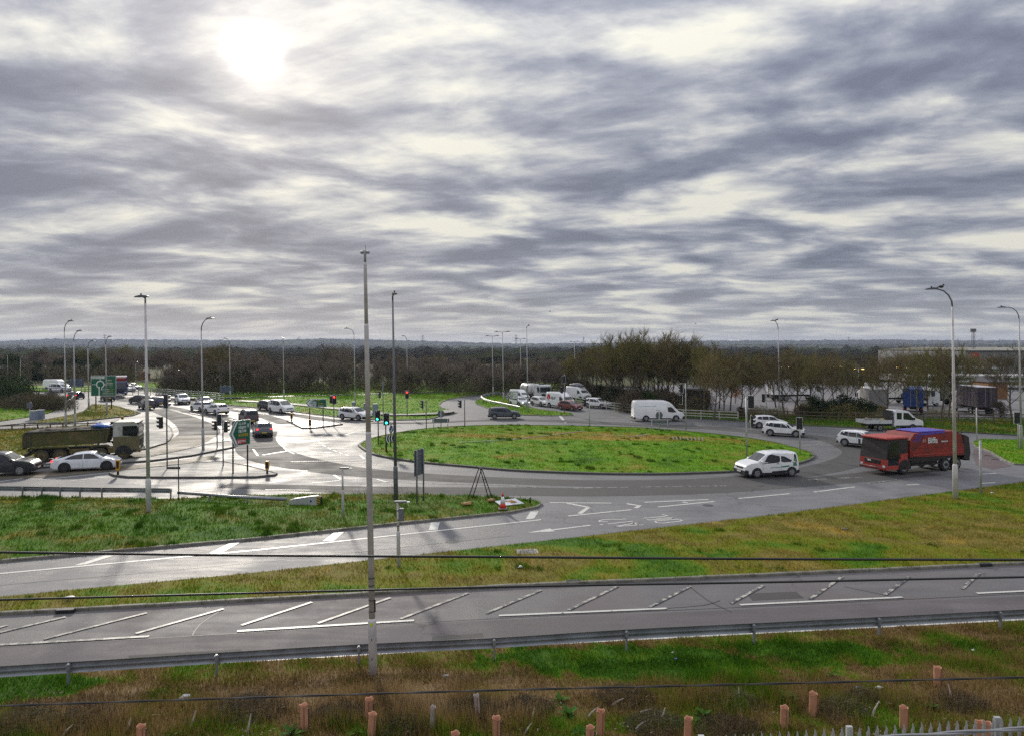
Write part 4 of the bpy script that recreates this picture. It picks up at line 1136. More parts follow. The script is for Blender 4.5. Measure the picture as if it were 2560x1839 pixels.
def back_sign(px, py, w_px, pt, pb, label, yaw, mat='sign_back', posts=(-0.35, 0.35), z=0.12, point=0):
    b = G(px, py, z); D = b.y; k = D / FPX
    t = thing('road_sign', label, 'road sign', b, yaw)
    W = w_px * k; z0, z1 = ZAT(pb, D) - z, ZAT(pt, D) - z
    for f in posts: MB().tube([(f * W, -0.07, -0.1), (f * W, -0.07, z1 - 0.02)], 0.05, 8).build('post', 'galv_dark', t)
    poly = [(-W / 2, z0), (W / 2, z0), (W / 2 + point * W, (z0 + z1) / 2), (W / 2, z1), (-W / 2, z1)]
    MB().prism(poly, 'y', 0.0, 0.03).build('panel', mat, t, fix=True)
    for f in (0.2, 0.5, 0.8): MB().box((0, -0.015, z0 + (z1 - z0) * f), (W * 0.96, 0.03, 0.05)).build('stiffener', 'galv_dark', t)
    return t
back_sign(1048, 1255, 50, 1122, 1186, 'grey back of a road sign on two posts in the grass wedge', R(70), posts=(-0.36, 0.36))
back_sign(565, 1001, 34, 963, 980, 'blue back of an arrow sign by the bridge railing', R(-6), 'sign_back_blue', point=0.08)
back_sign(191, 990, 36, 946, 966, 'blue grey back of a sign across the far roundabout', R(3), 'sign_back_blue')
back_sign(60, 975, 29, 955, 961, 'long pale name board on the far grass bank', 0, 'sign_white')

def name_board(px, py, w_px, pt, pb, disc_top, label, lab2):
    b = G(px, py, 0.3); D = b.y; k = D / FPX
    t = thing('name_board', label, 'road sign', b)
    W = w_px * k; z0, z1 = ZAT(pb, D) - 0.3, ZAT(pt, D) - 0.3
    for f in (-0.42, 0.42): MB().tube([(f * W, -0.05, -0.25), (f * W, -0.05, z1)], 0.04, 6).build('post', 'galv', t)
    MB().box((0, 0, (z0 + z1) / 2), (W, 0.03, z1 - z0)).build('panel', 'sign_back', t)
    t2 = thing('keep_left_sign', 'round grey sign back on a post behind the ' + lab2, 'road sign', b + Vector((0, 0.16, 0)))
    zd = ZAT(disc_top, D) - 0.3
    MB().tube([(0, 0, -0.25), (0, 0, zd)], 0.05, 8).build('post', 'galv', t2)
    d = MB(); n = 16; R2 = 0.42
    d.prism([(R2 * math.cos(2 * math.pi * i / n), zd - 0.5 + R2 * math.sin(2 * math.pi * i / n)) for i in range(n)], 'y', 0.06, 0.085)
    d.build('disc', 'sign_back', t2, fix=True)
    MB().tube([(0, 0, zd), (0, 0.2, zd + 0.08), (-0.35, 0.3, zd + 0.06)], 0.03, 6).build('lamp_arm', 'galv_dark', t2)
name_board(1102, 1071, 42, 1045, 1055, 1023, 'low name board on the back edge of the roundabout near the far signals', 'name board by the far signals')
name_board(1649, 1075, 47, 1049, 1057, 1026, 'low name board in front of the white high roof van', 'name board before the white van')

# black and white chevron board and blue arrow disc at the island tip
b = G(976, 1126, 0.3)
t = thing('chevron_board', 'black and white chevron board at the tip of the roundabout island', 'road sign', b, R(28))
D = b.y; k = D / FPX; W = 26 * k; z0, z1 = ZAT(1103, D) - 0.3, ZAT(1086, D) - 0.3
for f in (-0.35, 0.35): MB().tube([(f * W, 0.05, -0.25), (f * W, 0.05, z1)], 0.04, 6).build('post', 'post_dark', t)
MB().box((0, 0, (z0 + z1) / 2), (W, 0.03, z1 - z0)).build('panel', 'black', t)
for i in range(4):
    x = -W / 2 + W * (i + 0.18) / 4; s = W / 4 * 0.36; q = (z1 - z0) / 2; zc = (z0 + z1) / 2
    MB().add([(x + s, -0.02, zc + q), (x + 2 * s, -0.02, zc + q), (x + s, -0.02, zc), (x + 2 * s, -0.02, zc - q), (x + s, -0.02, zc - q), (x, -0.02, zc)], [(5, 2, 1, 0), (4, 3, 2, 5)]).build('chevron', 'sign_white', t)
b = G(978, 1112, 0.3); D = b.y
t = thing('keep_left_sign', 'round blue arrow sign on a bent post at the tip of the roundabout', 'road sign', b, R(70)); zt = ZAT(1060, D) - 0.3
MB().tube([(0, 0.05, -0.25), (0, 0.05, zt), (0.1, 0.05, zt + 0.05), (0.5, 0.05, zt + 0.05)], 0.045, 6).build('post', 'post_dark', t)
MB().prism([(0.36 * math.cos(2 * math.pi * i / 16), zt - 0.45 + 0.36 * math.sin(2 * math.pi * i / 16)) for i in range(16)], 'y', -0.02, 0.02).build('disc', 'sign_blue', t, fix=True)
MB().prism([(-0.22, zt - 0.62), (0.0, zt - 0.50), (0.18, zt - 0.24), (0.24, zt - 0.30), (0.06, zt - 0.56), (0.02, zt - 0.68)], 'y', -0.03, -0.021).build('arrow', 'sign_white', t, fix=True)

def bollard(px, py, top, label, lit='bollard_yellow'):
    b = G(px, py, 0.15); h = ZAT(top, b.y) - 0.15
    t = thing('bollard', label, 'bollard', b, group='yellow island bollards'); w = 0.15
    MB().tube([(0, 0, -0.05), (0, 0, h * 0.3)], [0.10, 0.06], 8).build('stem', 'black', t)
    poly = [(-w * 0.6, h * 0.25), (w * 0.6, h * 0.25), (w, h * 0.45), (w, h * 0.93), (w * 0.75, h), (-w * 0.75, h), (-w, h * 0.93), (-w, h * 0.45)]
    MB().prism(poly, 'y', -0.07, 0.07).build('shell', 'bollard_yellow', t, fix=True)
    MB().box((0, -0.078, h * 0.66), (w * 1.3, 0.012, h * 0.5)).build('face', 'black', t)
for a in [(668, 1181, 1151, 'yellow bollard at the nose of the paved island by the tall arrow sign'), (295, 1184, 1148, 'slim bollard in front of the white saloon'), (729, 1051, 1032, 'yellow bollard in front of the white people carrier'),
          (775, 1071, 1047, 'yellow bollard at the corner of the splitter island'), (306, 1056, 1040, 'dark bollard on the kerb beyond the tipper cab')]: bollard(*a)
post(447, 1249, 1142, 'thin dark marker pole with a bent name plate beside the near barrier', 0.035)
b = G(446, 1247, 0.1); mb = MB().box((-0.28, 0, ZAT(1168, b.y)), (0.85, 0.03, 0.14)); mb.build('name_plate', 'post_dark', None, label='small dark plate hung on the thin marker pole', cat='plate', loc=(b.x, b.y - 0.06, 0))
post(2452, 1233, 1100, 'plain grey post in the verge behind the tall lamp', 0.075, 'galv')
post(2442, 1098, 1018, 'thin pale post in front of the parked brown lorry', 0.06, 'galv_pale')
post(75, 1058, 1007, 'thin post with a round sign beside the two grey cabinets', 0.04, 'galv')
b = G(75, 1058, 0.1); mb = MB().prism([(0.42 * math.cos(2 * math.pi * i / 14), ZAT(1012, b.y) + 0.42 * math.sin(2 * math.pi * i / 14)) for i in range(14)], 'y', -0.08, -0.05)
mb.build('round_sign', 'sign_back', None, fix=True, label='round grey sign back on the post by the cabinets', cat='road sign', loc=(b.x, b.y, 0))
post(1258, 1006, 984, 'short post with a round disc beside the white arrow sign', 0.05, 'galv')

def cabinet(px, py, w_px, top, label, mat='cabinet', dpt=0.5):
    b = G(px, py, 0.12); D = b.y; W = w_px * D / FPX; h = ZAT(top, D) - 0.12
    t = thing('street_cabinet', label, 'cabinet', b)
    MB().rbox((0, 0, h / 2), (W, dpt, h), 0.02).build('body', mat, t)
    MB().rbox((0, 0, h + 0.02), (W + 0.08, dpt + 0.08, 0.06), 0.015).build('lid', 'galv', t)
    for s in (-1, 1): MB().box((s * W * 0.24, -dpt / 2 - 0.008, h * 0.5), (W * 0.44, 0.012, h * 0.86)).build('door', mat, t)
cabinet(84, 1048, 16, 1026, 'grey steel street cabinet nearest the round sign'); cabinet(102, 1046, 15, 1024, 'grey steel street cabinet beside its twin on the footpath')
cabinet(938, 1040, 12, 1009, 'blue grey street cabinet on the far verge behind the green signals'); cabinet(884, 1024, 7, 1004, 'small grey cabinet at the foot of the far lamp')
cabinet(912, 1030, 5, 1007, 'narrow grey cabinet half hidden behind the camera column')

# --- safety barriers
def barrier(name, label, path_px, top=0.62, post_step=None, posts_px=None, mat='steel_rail', side=1, z=0.05, beam=0.31, cat='crash barrier', pts_xy=None):
    pts = pts_xy or [to_xy(p) for p in path_px]
    pts = [tuple(q[:2]) for q in smooth_path(pts, 1.2)]
    t = thing(name, label, cat, (0, 0, 0))
    prof = [(0.0, top), (0.035, top - 0.03), (0.075, top - beam * 0.22), (0.075, top - beam * 0.34), (0.01, top - beam * 0.46), (0.01, top - beam * 0.54), (0.075, top - beam * 0.66), (0.075, top - beam * 0.78), (0.035, top - beam + 0.03), (0.0, top - beam)]
    m = len(prof); vs, fs = [], []
    off = [(offset_poly(pts, (u + 0.05) * side, False), zz_) for u, zz_ in prof]
    for i in range(len(pts)):
        for o_, zz_ in off: vs.append((o_[i].x, o_[i].y, z + zz_))
    for i in range(len(pts) - 1):
        for q in range(m - 1): fs.append((i * m + q, i * m + q + 1, (i + 1) * m + q + 1, (i + 1) * m + q))
    mb = MB(); mb.smooth = False; mb.add(vs, fs); mb.build('beam', mat, t)
    if posts_px: P = [to_xy(p) for p in posts_px]
    else:
        dd = densify(pts, post_step or 2.4, False); P = []
        acc = 0; last = None
        for q in pts:
            if last is None or (Vector(q) - Vector(last)).length >= (post_step or 2.4): P.append(q); last = q
    me = None
    for q in P:
        i = min(range(len(pts)), key=lambda j: (pts[j][0] - q[0]) ** 2 + (pts[j][1] - q[1]) ** 2)
        d = Vector(pts[min(i + 1, len(pts) - 1)]) - Vector(pts[max(i - 1, 0)])
        if me is None:
            me = MB().box((0, 0, top / 2 - 0.15), (0.05, 0.11, top + 0.26)).box((0, 0.0, top - 0.12), (0.09, 0.14, 0.16)).mesh('post', mat)
        link('post', me, t, loc=(pts[i][0], pts[i][1], z), rz=math.atan2(d.y, d.x))
    return t
barrier('crash_barrier', 'long steel crash barrier along the near carriageway', [(-700, 1742), (171, 1718), (542, 1693), (897, 1670), (1235, 1653), (1566, 1630), (1885, 1613), (2198, 1596), (2501, 1579), (2800, 1562)][1:],
        posts_px=[(171, 1718), (542, 1693), (897, 1670), (1235, 1653), (1566, 1630), (1885, 1613), (2198, 1596), (2501, 1579), (2800, 1562)], top=0.66, side=1,
        pts_xy=[to_xy(p) for p in [(-400, 1756), (171, 1718), (542, 1693), (897, 1670), (1235, 1653), (1566, 1630), (1885, 1613), (2198, 1596), (2501, 1579), (2800, 1562), (3000, 1550)]])
tb = barrier('crash_barrier', 'steel crash barrier along the top of the grass wedge ending in a ramp', [(-300, 1241), (0, 1244), (200, 1247), (427, 1250)], posts_px=[(-60, 1243), (32, 1244), (89, 1245), (136, 1246), (200, 1247), (255, 1248), (427, 1250)], top=0.66, z=0.1)
p0, p1 = G(445, 1252, 0), G(715, 1268, 0)
MB().tube([(p0.x, p0.y, 0.55), (p0.x * 0.5 + p1.x * 0.5, p0.y * 0.5 + p1.y * 0.5, 0.50), (p1.x, p1.y, 0.52)], [0.10, 0.09, 0.12], 6).build('ramp_rail', 'steel_rail', tb)
for f in (0.3, 0.65): q = p0.lerp(p1, f); MB().box((q.x, q.y, 0.3), (0.07, 0.12, 0.5)).build('post', 'steel_rail', tb)
b = G(762, 1264, 0.1); D = b.y; k = D / FPX
t = thing('barrier_terminal', 'grey crash barrier end block with a black and yellow striped nose', 'crash barrier', b, R(-6))
poly = [(-38 * k, 0.12), (-20 * k, 0.05), (30 * k, 0.0), (34 * k, 0.0), (34 * k, 0.66), (20 * k, 0.64), (-26 * k, 0.46), (-38 * k, 0.36)]
MB().prism(poly, 'y', -0.14, 0.14).build('block', 'galv', t, fix=True)
nose_poly = [(34 * k, 0.02), (43 * k, 0.08), (43 * k, 0.60), (34 * k, 0.66)]
MB().prism(nose_poly, 'y', -0.17, 0.17).build('nose', 'black', t, fix=True)
for i in range(4):
    zc = 0.10 + i * 0.14
    MB().prism([(34.5 * k, zc + 0.05), (42.5 * k, zc - 0.03), (42.5 * k, zc + 0.035), (34.5 * k, zc + 0.115)], 'y', -0.178, -0.171).build('stripe', 'sign_yellow', t, fix=True)
MB().prism([(18 * k + 0.07 * math.cos(q), 0.34 + 0.07 * math.sin(q)) for q in np.linspace(0, 6.0, 8)], 'y', -0.148, -0.141).build('badge', 'sign_blue', t, fix=True)
barrier('crash_barrier', 'pale crash barrier curving round the far grass triangle', [(1300, 1026), (1258, 1017), (1222, 1009), (1206, 1001), (1205, 996), (1214, 992), (1236, 988), (1290, 985), (1340, 982)], mat='galv', z=0.12)
barrier('crash_barrier', 'dark crash barrier behind the queueing lorries below the wood', [(1300, 981), (1400, 977), (1500, 975), (1600, 975)], mat='galv_dark', z=0.3)

# --- fences
def rail_fence(label, line_px, posts, rails, h, mat, cat='fence', name='rail_fence', pr=0.07, rr=(0.05, 0.12), z=0.1, pale=None):
    pts = [to_xy(p) for p in line_px]
    L = [0]
    for i in range(len(pts) - 1): L.append(L[-1] + (Vector(pts[i + 1]) - Vector(pts[i])).length)
    at = lambda s: (np.interp(s, L, [p[0] for p in pts]), np.interp(s, L, [p[1] for p in pts]))
    n = max(2, int(L[-1] / posts)); step = L[-1] / n
    t = thing(name, label, cat, (*pts[0], z))
    ox, oy = pts[0]
    pm = MB().box((0, 0, h / 2 - 0.1), (pr * 2, pr * 2, h + 0.2)).mesh('post', mat)
    for i in range(n + 1):
        x, y = at(i * step); x2, y2 = at(min(i * step + 0.5, L[-1])); x1, y1 = at(max(0, i * step - 0.5))
        link('post', pm, t, loc=(x - ox, y - oy, random.uniform(-0.04, 0.04)), rz=math.atan2(y2 - y1, x2 - x1))
        if i < n:
            xe, ye = at((i + 1) * step)
            for q in rails:
                a = Vector((x - ox, y - oy, q + random.uniform(-0.02, 0.02))); c = Vector((xe - ox, ye - oy, q + random.uniform(-0.02, 0.02)))
                d = (c - a); mid = (a + c) / 2
                mb = MB(); mb.box((0, -pr - rr[0] / 2 - 0.003, 0), (d.length - 0.01, rr[0], rr[1]))
                o = link('rail', mb.mesh('rail', mat), t, loc=mid)
                o.rotation_euler = (0, -math.asin(d.z / d.length), math.atan2(d.y, d.x))
    return t
rail_fence('low two railed timber fence behind the tipper lorry', [(-120, 1080), (0, 1079), (100, 1076), (250, 1071)], 1.25, (0.22, 0.62), 0.78, 'timber', pr=0.06)
rail_fence('pale three railed fence below the tall bare trees', [(1440, 1011), (1509, 1021), (1574, 1031), (1712, 1045), (1845, 1051)], 2.4, (0.35, 0.70, 1.08), 1.12, 'timber_pale', z=0.1)
rail_fence('brown three railed timber fence along the lorry park', [(1845, 1048), (2005, 1053), (2100, 1056), (2316, 1058), (2560, 1061), (2800, 1064)], 2.0, (0.35, 0.78, 1.2), 1.32, 'timber', z=0.1)
rail_fence('pale steel bridge railing beyond the left approach road', [(318, 984), (400, 990), (480, 997), (560, 1004)], 2.2, (0.35, 0.7, 1.05, 1.4), 1.55, 'galv', name='bridge_railing', cat='railing', rr=(0.06, 0.10), pr=0.05)
rail_fence('thin steel pedestrian railing in front of the wood', [(560, 1000), (620, 999), (695, 997)], 1.6, (0.15, 1.0), 1.05, 'galv_dark', name='pedestrian_railing', cat='railing', rr=(0.03, 0.04), pr=0.03)
rail_fence('dark railing on the far left grass bank', [(40, 984), (90, 983), (170, 981), (240, 979)], 2.0, (0.5, 1.0), 1.05, 'timber', name='bank_railing', cat='railing')

# palisade fence below the train
t = thing('palisade_fence', 'grey steel palisade fence with pointed pales in the foreground corner', 'fence', (0, 0, 0))
pale = MB(); wv = [(-0.033, 0.0), (-0.02, -0.018), (-0.007, 0.0), (0.007, 0.0), (0.02, -0.018), (0.033, 0.0)]
vs = [(x, y, 0) for x, y in wv] + [(x, y, z) for (x, y), z in zip(wv, (2.30, 2.36, 2.42, 2.42, 2.36, 2.30))]
pale.add(vs, [(i, i + 1, i + 7, i + 6) for i in range(5)])
pm = pale.mesh('pale', 'galv')
yaw = math.atan2(G(2558, 1790, 2.76).y - G(1931, 1829, 2.76).y, 4.3)
for i in range(46):
    px = 1660 + i * 22.2
    top = 1837 - (px - 1800) * 0.0625
    p = GD(px, 12.25); zt = ZAT(top, 12.25)
    link('pale', pm, t, loc=(p.x, p.y, zt - 2.42 + random.uniform(-0.01, 0.01)), rz=0)
for hz in (0.45, 1.95):
    a, c = GD(1650, 12.32), GD(2690, 12.32)
    za, zc2 = ZAT(1837 - (1650 - 1800) * 0.0625, 12.25) - 2.42 + hz, ZAT(1837 - (2690 - 1800) * 0.0625, 12.25) - 2.42 + hz
    MB().tube([(a.x, a.y, za), (c.x, c.y, zc2)], 0.025, 4).build('rail', 'galv', t)
for px in (2123, 2493, 1753):
    p = GD(px, 12.35); zt = ZAT(1837 - (px - 1800) * 0.0625 - 3, 12.35)
    MB().box((p.x, p.y, zt - 1.25), (0.10, 0.06, 2.5)).build('post', 'galv', t)

# line-side cables strung between the train and the fence
M('cable_black', (0.012, 0.012, 0.013), 0.5)
M('cable_strand', (0.05, 0.045, 0.045), 0.6, 0.2)
M('cable_pale', (0.30, 0.30, 0.31), 0.5, 0.3)
def cable(pts_px, d, r, label, mat='cable_black', twist=False):
    P = []
    for px, py in pts_px:
        P.append(Vector(((px - 1280) / FPX * d, d, ZAT(py, d))))
    P = [Vector(q) for q in smooth_path([tuple(p) for p in P], 0.12 if twist else 0.5)]
    if twist:
        t = thing('stranded_cable', label, 'cable', (0, 0, 0))
        for ph in (0, math.pi):
            Q2 = [p + Vector((0, math.cos(i * 1.0 + ph), math.sin(i * 1.0 + ph))) * r * 0.75 for i, p in enumerate(P)]
            MB().tube(Q2, r * 0.8, 5).build('strand', mat, t)
        return t
    return MB().tube(P, r, 6).build('cable', mat, None, label=label, cat='cable')
cable([(-400, 1371), (0, 1379), (640, 1387), (1280, 1391), (1920, 1396), (2560, 1398), (3000, 1398)], 6.0, 0.0105, 'thick black cable crossing the grass verge, uppermost of the cables')
cable([(-400, 1506), (0, 1498), (640, 1481), (1280, 1465), (1920, 1454), (2560, 1441), (3000, 1433)], 5.6, 0.0085, 'thin black cable running along the far kerb of the near road')
cable([(-400, 1772), (0, 1763), (640, 1742), (1280, 1723), (1920, 1708), (2560, 1692), (3000, 1682)], 5.0, 0.0055, 'twisted dark strand crossing the rough russet grass', 'cable_strand', True)
cable([(1900, 1862), (2273, 1838), (2560, 1820), (2800, 1806)], 5.0, 0.011, 'twisted pale strand passing in front of the palisade fence', 'cable_pale', True)

# road works on the wedge: tripod frame, cone, sandbags, fallen sheet
M('cone_orange', (0.62, 0.045, 0.02), 0.5, var=0.1); M('cone_white', (0.78, 0.80, 0.84), 0.4); M('cone_base', (0.22, 0.19, 0.18), 0.8)
b = G(1257, 1271, 0.16); h = ZAT(1230, b.y) - 0.16
t = thing('traffic_cone', 'orange and white traffic cone at the end of the grass wedge', 'traffic cone', b)
MB().rbox((0, 0, 0.03), (0.52, 0.52, 0.07), 0.03).build('base', 'cone_base', t)
def cone_seg(z0, z1, m, nm):
    r = lambda z: 0.19 * (1 - z / h) + 0.025
    MB().tube([(0, 0, z0), (0, 0, z1)], [r(z0), r(z1)], 14).build(nm, m, t)
cone_seg(0.05, h * 0.36, 'cone_orange', 'lower_band'); cone_seg(h * 0.36, h * 0.76, 'cone_white', 'reflective_sleeve'); cone_seg(h * 0.76, h, 'cone_orange', 'tip')
b = G(1200, 1250, 0.14); D = b.y; k = D / FPX
ht = ZAT(1164, D) - 0.14
t = thing('sign_frame', 'black folding A frame without its sign at the end of the grass wedge', 'sign frame', b)
M('frame_black', (0.015, 0.015, 0.016), 0.6)
legs = [((-32 * k, -0.1), (-3 * k, 0)), ((-21 * k, 0.5), (4 * k, 0)), ((24 * k, -0.2), (0, 0)), ((32 * k, 0.4), (4 * k, 0))]
for (lx, ly), (tx, ty) in legs: MB().tube([(lx, ly, -0.05), (tx, ty, ht * 0.94)], 0.032, 5).build('leg', 'frame_black', t)
for f in (0.35, 0.65):
    MB().tube([tuple(Vector((legs[0][0][0], legs[0][0][1], 0)).lerp(Vector((legs[0][1][0], 0, ht * 0.94)), f)), tuple(Vector((legs[1][0][0], legs[1][0][1], 0)).lerp(Vector((legs[1][1][0], 0, ht * 0.94)), f))], 0.014, 5).build('rung', 'galv', t)
    MB().tube([tuple(Vector((legs[2][0][0], legs[2][0][1], 0)).lerp(Vector((0, 0, ht * 0.94)), f)), tuple(Vector((legs[3][0][0], legs[3][0][1], 0)).lerp(Vector((legs[3][1][0], 0, ht * 0.94)), f))], 0.014, 5).build('rung', 'frame_black', t)
MB().tube([(-6 * k, 0, ht), (4 * k, 0.1, ht * 0.92)], 0.03, 5).build('top_bar', 'galv', t)
M('sandbag', (0.42, 0.24, 0.10), 0.85, var=0.3, vscale=5, dirt=((0.16, 0.10, 0.05), 0.7))
for i, (px, py, lab, rz) in enumerate([(1168, 1262, 'tan sandbag on the grass under the A frame', 0.5), (1228, 1253, 'tan sandbag against the foot of the A frame', 1.2), (1278, 1258, 'tan sandbag lying by the fallen white sheet', 0.1)]):
    MB().blob((0, 0, 0.09), (0.36, 0.20, 0.13), 2, 0.5, seed=i, flat=0.4).blob((-0.32, 0.02, 0.14), (0.10, 0.09, 0.08), 1, 0.3, seed=i + 9).build('sandbag', 'sandbag', None, label=lab, cat='sandbag', group='sandbags at the end of the wedge', loc=G(px, py, 0.15), rz=rz)
sh = [G(1237, 1251, 0.34), G(1253, 1263, 0.19), G(1310, 1256.5, 0.2), G(1288, 1244, 0.42)]
M('sheet_white', (0.70, 0.71, 0.73), 0.5)
mb = MB(); mb.add([tuple(p) for p in sh] + [(p.x, p.y, p.z - 0.03) for p in sh], [(0, 1, 2, 3), (7, 6, 5, 4), (0, 4, 5, 1), (1, 5, 6, 2), (2, 6, 7, 3), (3, 7, 4, 0)])
mb.build('fallen_sign', 'sheet_white', None, fix=True, label='white sign board lying flat on the grass behind the cone', cat='sign board')
b = G(1325, 1256, 0.15); MB().tube([(0, 0, 0), (0, 0, 0.30), (0.05, 0, 0.33)], [0.06, 0.05, 0.07], 6).build('stump', 'black', None, label='short black stump at the tip of the grass wedge', cat='stump', loc=b)
b = G(1318, 1378, 0.13); mb = MB().rbox((0, 0, 0.0), (1.05, 0.75, 0.06), 0.02); t = mb.build('manhole_cover', 'concrete', None, label='square concrete chamber lid in the verge', cat='manhole', loc=b, rz=0.1)
MB().box((0, 0, 0.034), (0.7, 0.5, 0.01)).build('lid', 'galv_dark', t)
for px, py, lab in [(163, 1531, 'dark gully in the kerb near the photo edge'), (1432, 1458, 'dark gully in the kerb below the verge'), (2462, 1414, 'dark gully in the kerb at the far end')]:
    b = G(px, py, 0.0); MB().rbox((0, 0.02, 0.07), (0.62, 0.22, 0.14), 0.02).build('kerb_gully', 'black', None, label=lab, cat='gully', loc=b, rz=R(7))
# birds in the sky
for px, py, d, lab in [(1375, 779, 160, 'small dark bird in flight above the far slip road'), (1739, 810, 190, 'tiny dark bird in flight over the right hand trees')]:
    p = GD(px, d, ZAT(py, d)); mb = MB(); mb.blob((0, 0, 0), (0.22, 0.08, 0.07), 1, 0.1)
    mb.add([(-0.05, 0, 0.03), (0.12, 0, 0.03), (0.02, -0.1, 0.28), (-0.1, 0.5, 0.22)], [(0, 1, 2), (0, 3, 1)])
    mb.build('bird', 'black', None, label=lab, cat='bird', loc=p)

# tree guards in the foreground
M('guard', (0.56, 0.27, 0.165), 0.7, var=0.15, vscale=4, dirt=((0.36, 0.22, 0.16), 0.6)); M('guard_dark', (0.28, 0.12, 0.07), 0.8); M('guard_bleached', (0.42, 0.36, 0.33), 0.8, var=0.2)
GU = [(352, 1815, 0), (761, 1764, -3), (921, 1746, 2), (928, 1786, 3), (1241, 1793, 1), (1135, 1832, 0), (1501, 1776, 2), (1473, 1818, 1), (1720, 1795, 0), (1961, 1767, 0), (2031, 1732, 1), (2259, 1767, -2), (2343, 1669, 1), (2447, 1804, 0), (2465, 1806, 0), (1082, 1767, 1), (1195, 1738, -4)]
GL = ['cut off by the lower edge beneath the dark scrub', 'leaning in brown scrub', 'directly behind a second one below the camera column', 'in front of another below the camera column', 'beside a pale split stalk', 'showing only its rim at the lower edge',
      'between bleached sticks, taller of a pair', 'shorter of a pair of guards', 'standing below a clump of dock', 'at the end of the palisade fence', 'beside the big green leaf clump', 'behind the palisade pales', 'alone high on the bank near the barrier',
      'seen between the palisade pales, first of two', 'seen between the palisade pales, second of two', 'bleached and broken', 'bleached and tipped over']
for i, (px, top, tilt) in enumerate(GU):
    d = (CAM_H - 0.62) * FPX / (top - HOR)
    p = GD(px, d, 0.03); bl = i >= 15
    t = thing('tree_guard', ('bleached' if bl else 'pinkish tan') + ' plastic tree guard tube ' + GL[i], 'tree guard', p, random.uniform(-0.6, 0.6), group='tree guards on the bank')
    t.rotation_euler[1] = R(tilt + random.uniform(-2, 2)); t.rotation_euler[0] = R(random.uniform(-3, 3))
    r = 0.10 if not bl else 0.07
    n = 12; vs, fs = [], []
    for zq, rq in ((0, r), (0.3, r * 0.98), (0.595, r * 1.0), (0.61, r * 1.06), (0.62, r * 1.04), (0.60, r * 0.9), (0.2, r * 0.88)):
        for q in range(n): vs.append((rq * math.cos(2 * math.pi * q / n), rq * math.sin(2 * math.pi * q / n), zq + (0.02 * math.sin(q * 1.9 + i) if zq > 0.5 else 0)))
    for a in range(6):
        for q in range(n): fs.append((a * n + q, a * n + (q + 1) % n, (a + 1) * n + (q + 1) % n, (a + 1) * n + q))
    mb = MB(); mb.smooth = True; mb.add(vs, fs); mb.build('tube', 'guard_bleached' if bl else 'guard', t)
    MB().box((r * 0.55, -r * 0.86, 0.33), (0.02, 0.02, 0.5)).build('seam', 'guard_dark', t)
    MB().tube([(r * 0.9, 0.06, -0.1), (r * 1.0, 0.07, 0.5)], 0.018, 5).build('stake', 'timber', t)

# ------------------------------------------------------------------ vehicles
def paint(name, col, rough=0.3, dirt=None, coat=0.6):
    return M('paint_' + name, col, rough, coat=coat, var=0.04, vscale=1.3, dirt=dirt or ((0.20, 0.18, 0.15), 0.10))
for nm, c in dict(white=(0.86, 0.86, 0.87), pearl=(0.80, 0.82, 0.87), cream=(0.80, 0.78, 0.74), silver=(0.46, 0.45, 0.45), black=(0.012, 0.013, 0.018), grey=(0.075, 0.085, 0.105), slate=(0.10, 0.11, 0.13), red=(0.26, 0.02, 0.015), darkred=(0.20, 0.03, 0.025), navy=(0.015, 0.03, 0.10), charcoal=(0.03, 0.03, 0.033), plum=(0.05, 0.03, 0.045)).items(): paint(nm, c)
M('glass', (0.012, 0.015, 0.020), 0.06, spec=0.6)
M('windscreen', (0.03, 0.04, 0.045), 0.05, spec=0.8)
M('trim', (0.018, 0.018, 0.02), 0.6)
M('tyre', (0.018, 0.018, 0.019), 0.85)
M('alloy', (0.32, 0.33, 0.34), 0.35, 0.6); M('alloy_dark', (0.05, 0.05, 0.055), 0.4, 0.4)
M('headlight', (0.62, 0.66, 0.70), 0.12, spec=0.7)
M('tail', (0.28, 0.01, 0.012), 0.2); M('brake_lit', (0.6, 0.02, 0.02), 0.2, emit=(1.0, 0.03, 0.035), estr=2.2); M('head_lit', (0.9, 0.9, 0.8), 0.2, emit=(1.0, 0.94, 0.80), estr=2.5)
M('plate_white', (0.75, 0.75, 0.72), 0.4); M('plate_yellow', (0.70, 0.52, 0.05), 0.4)

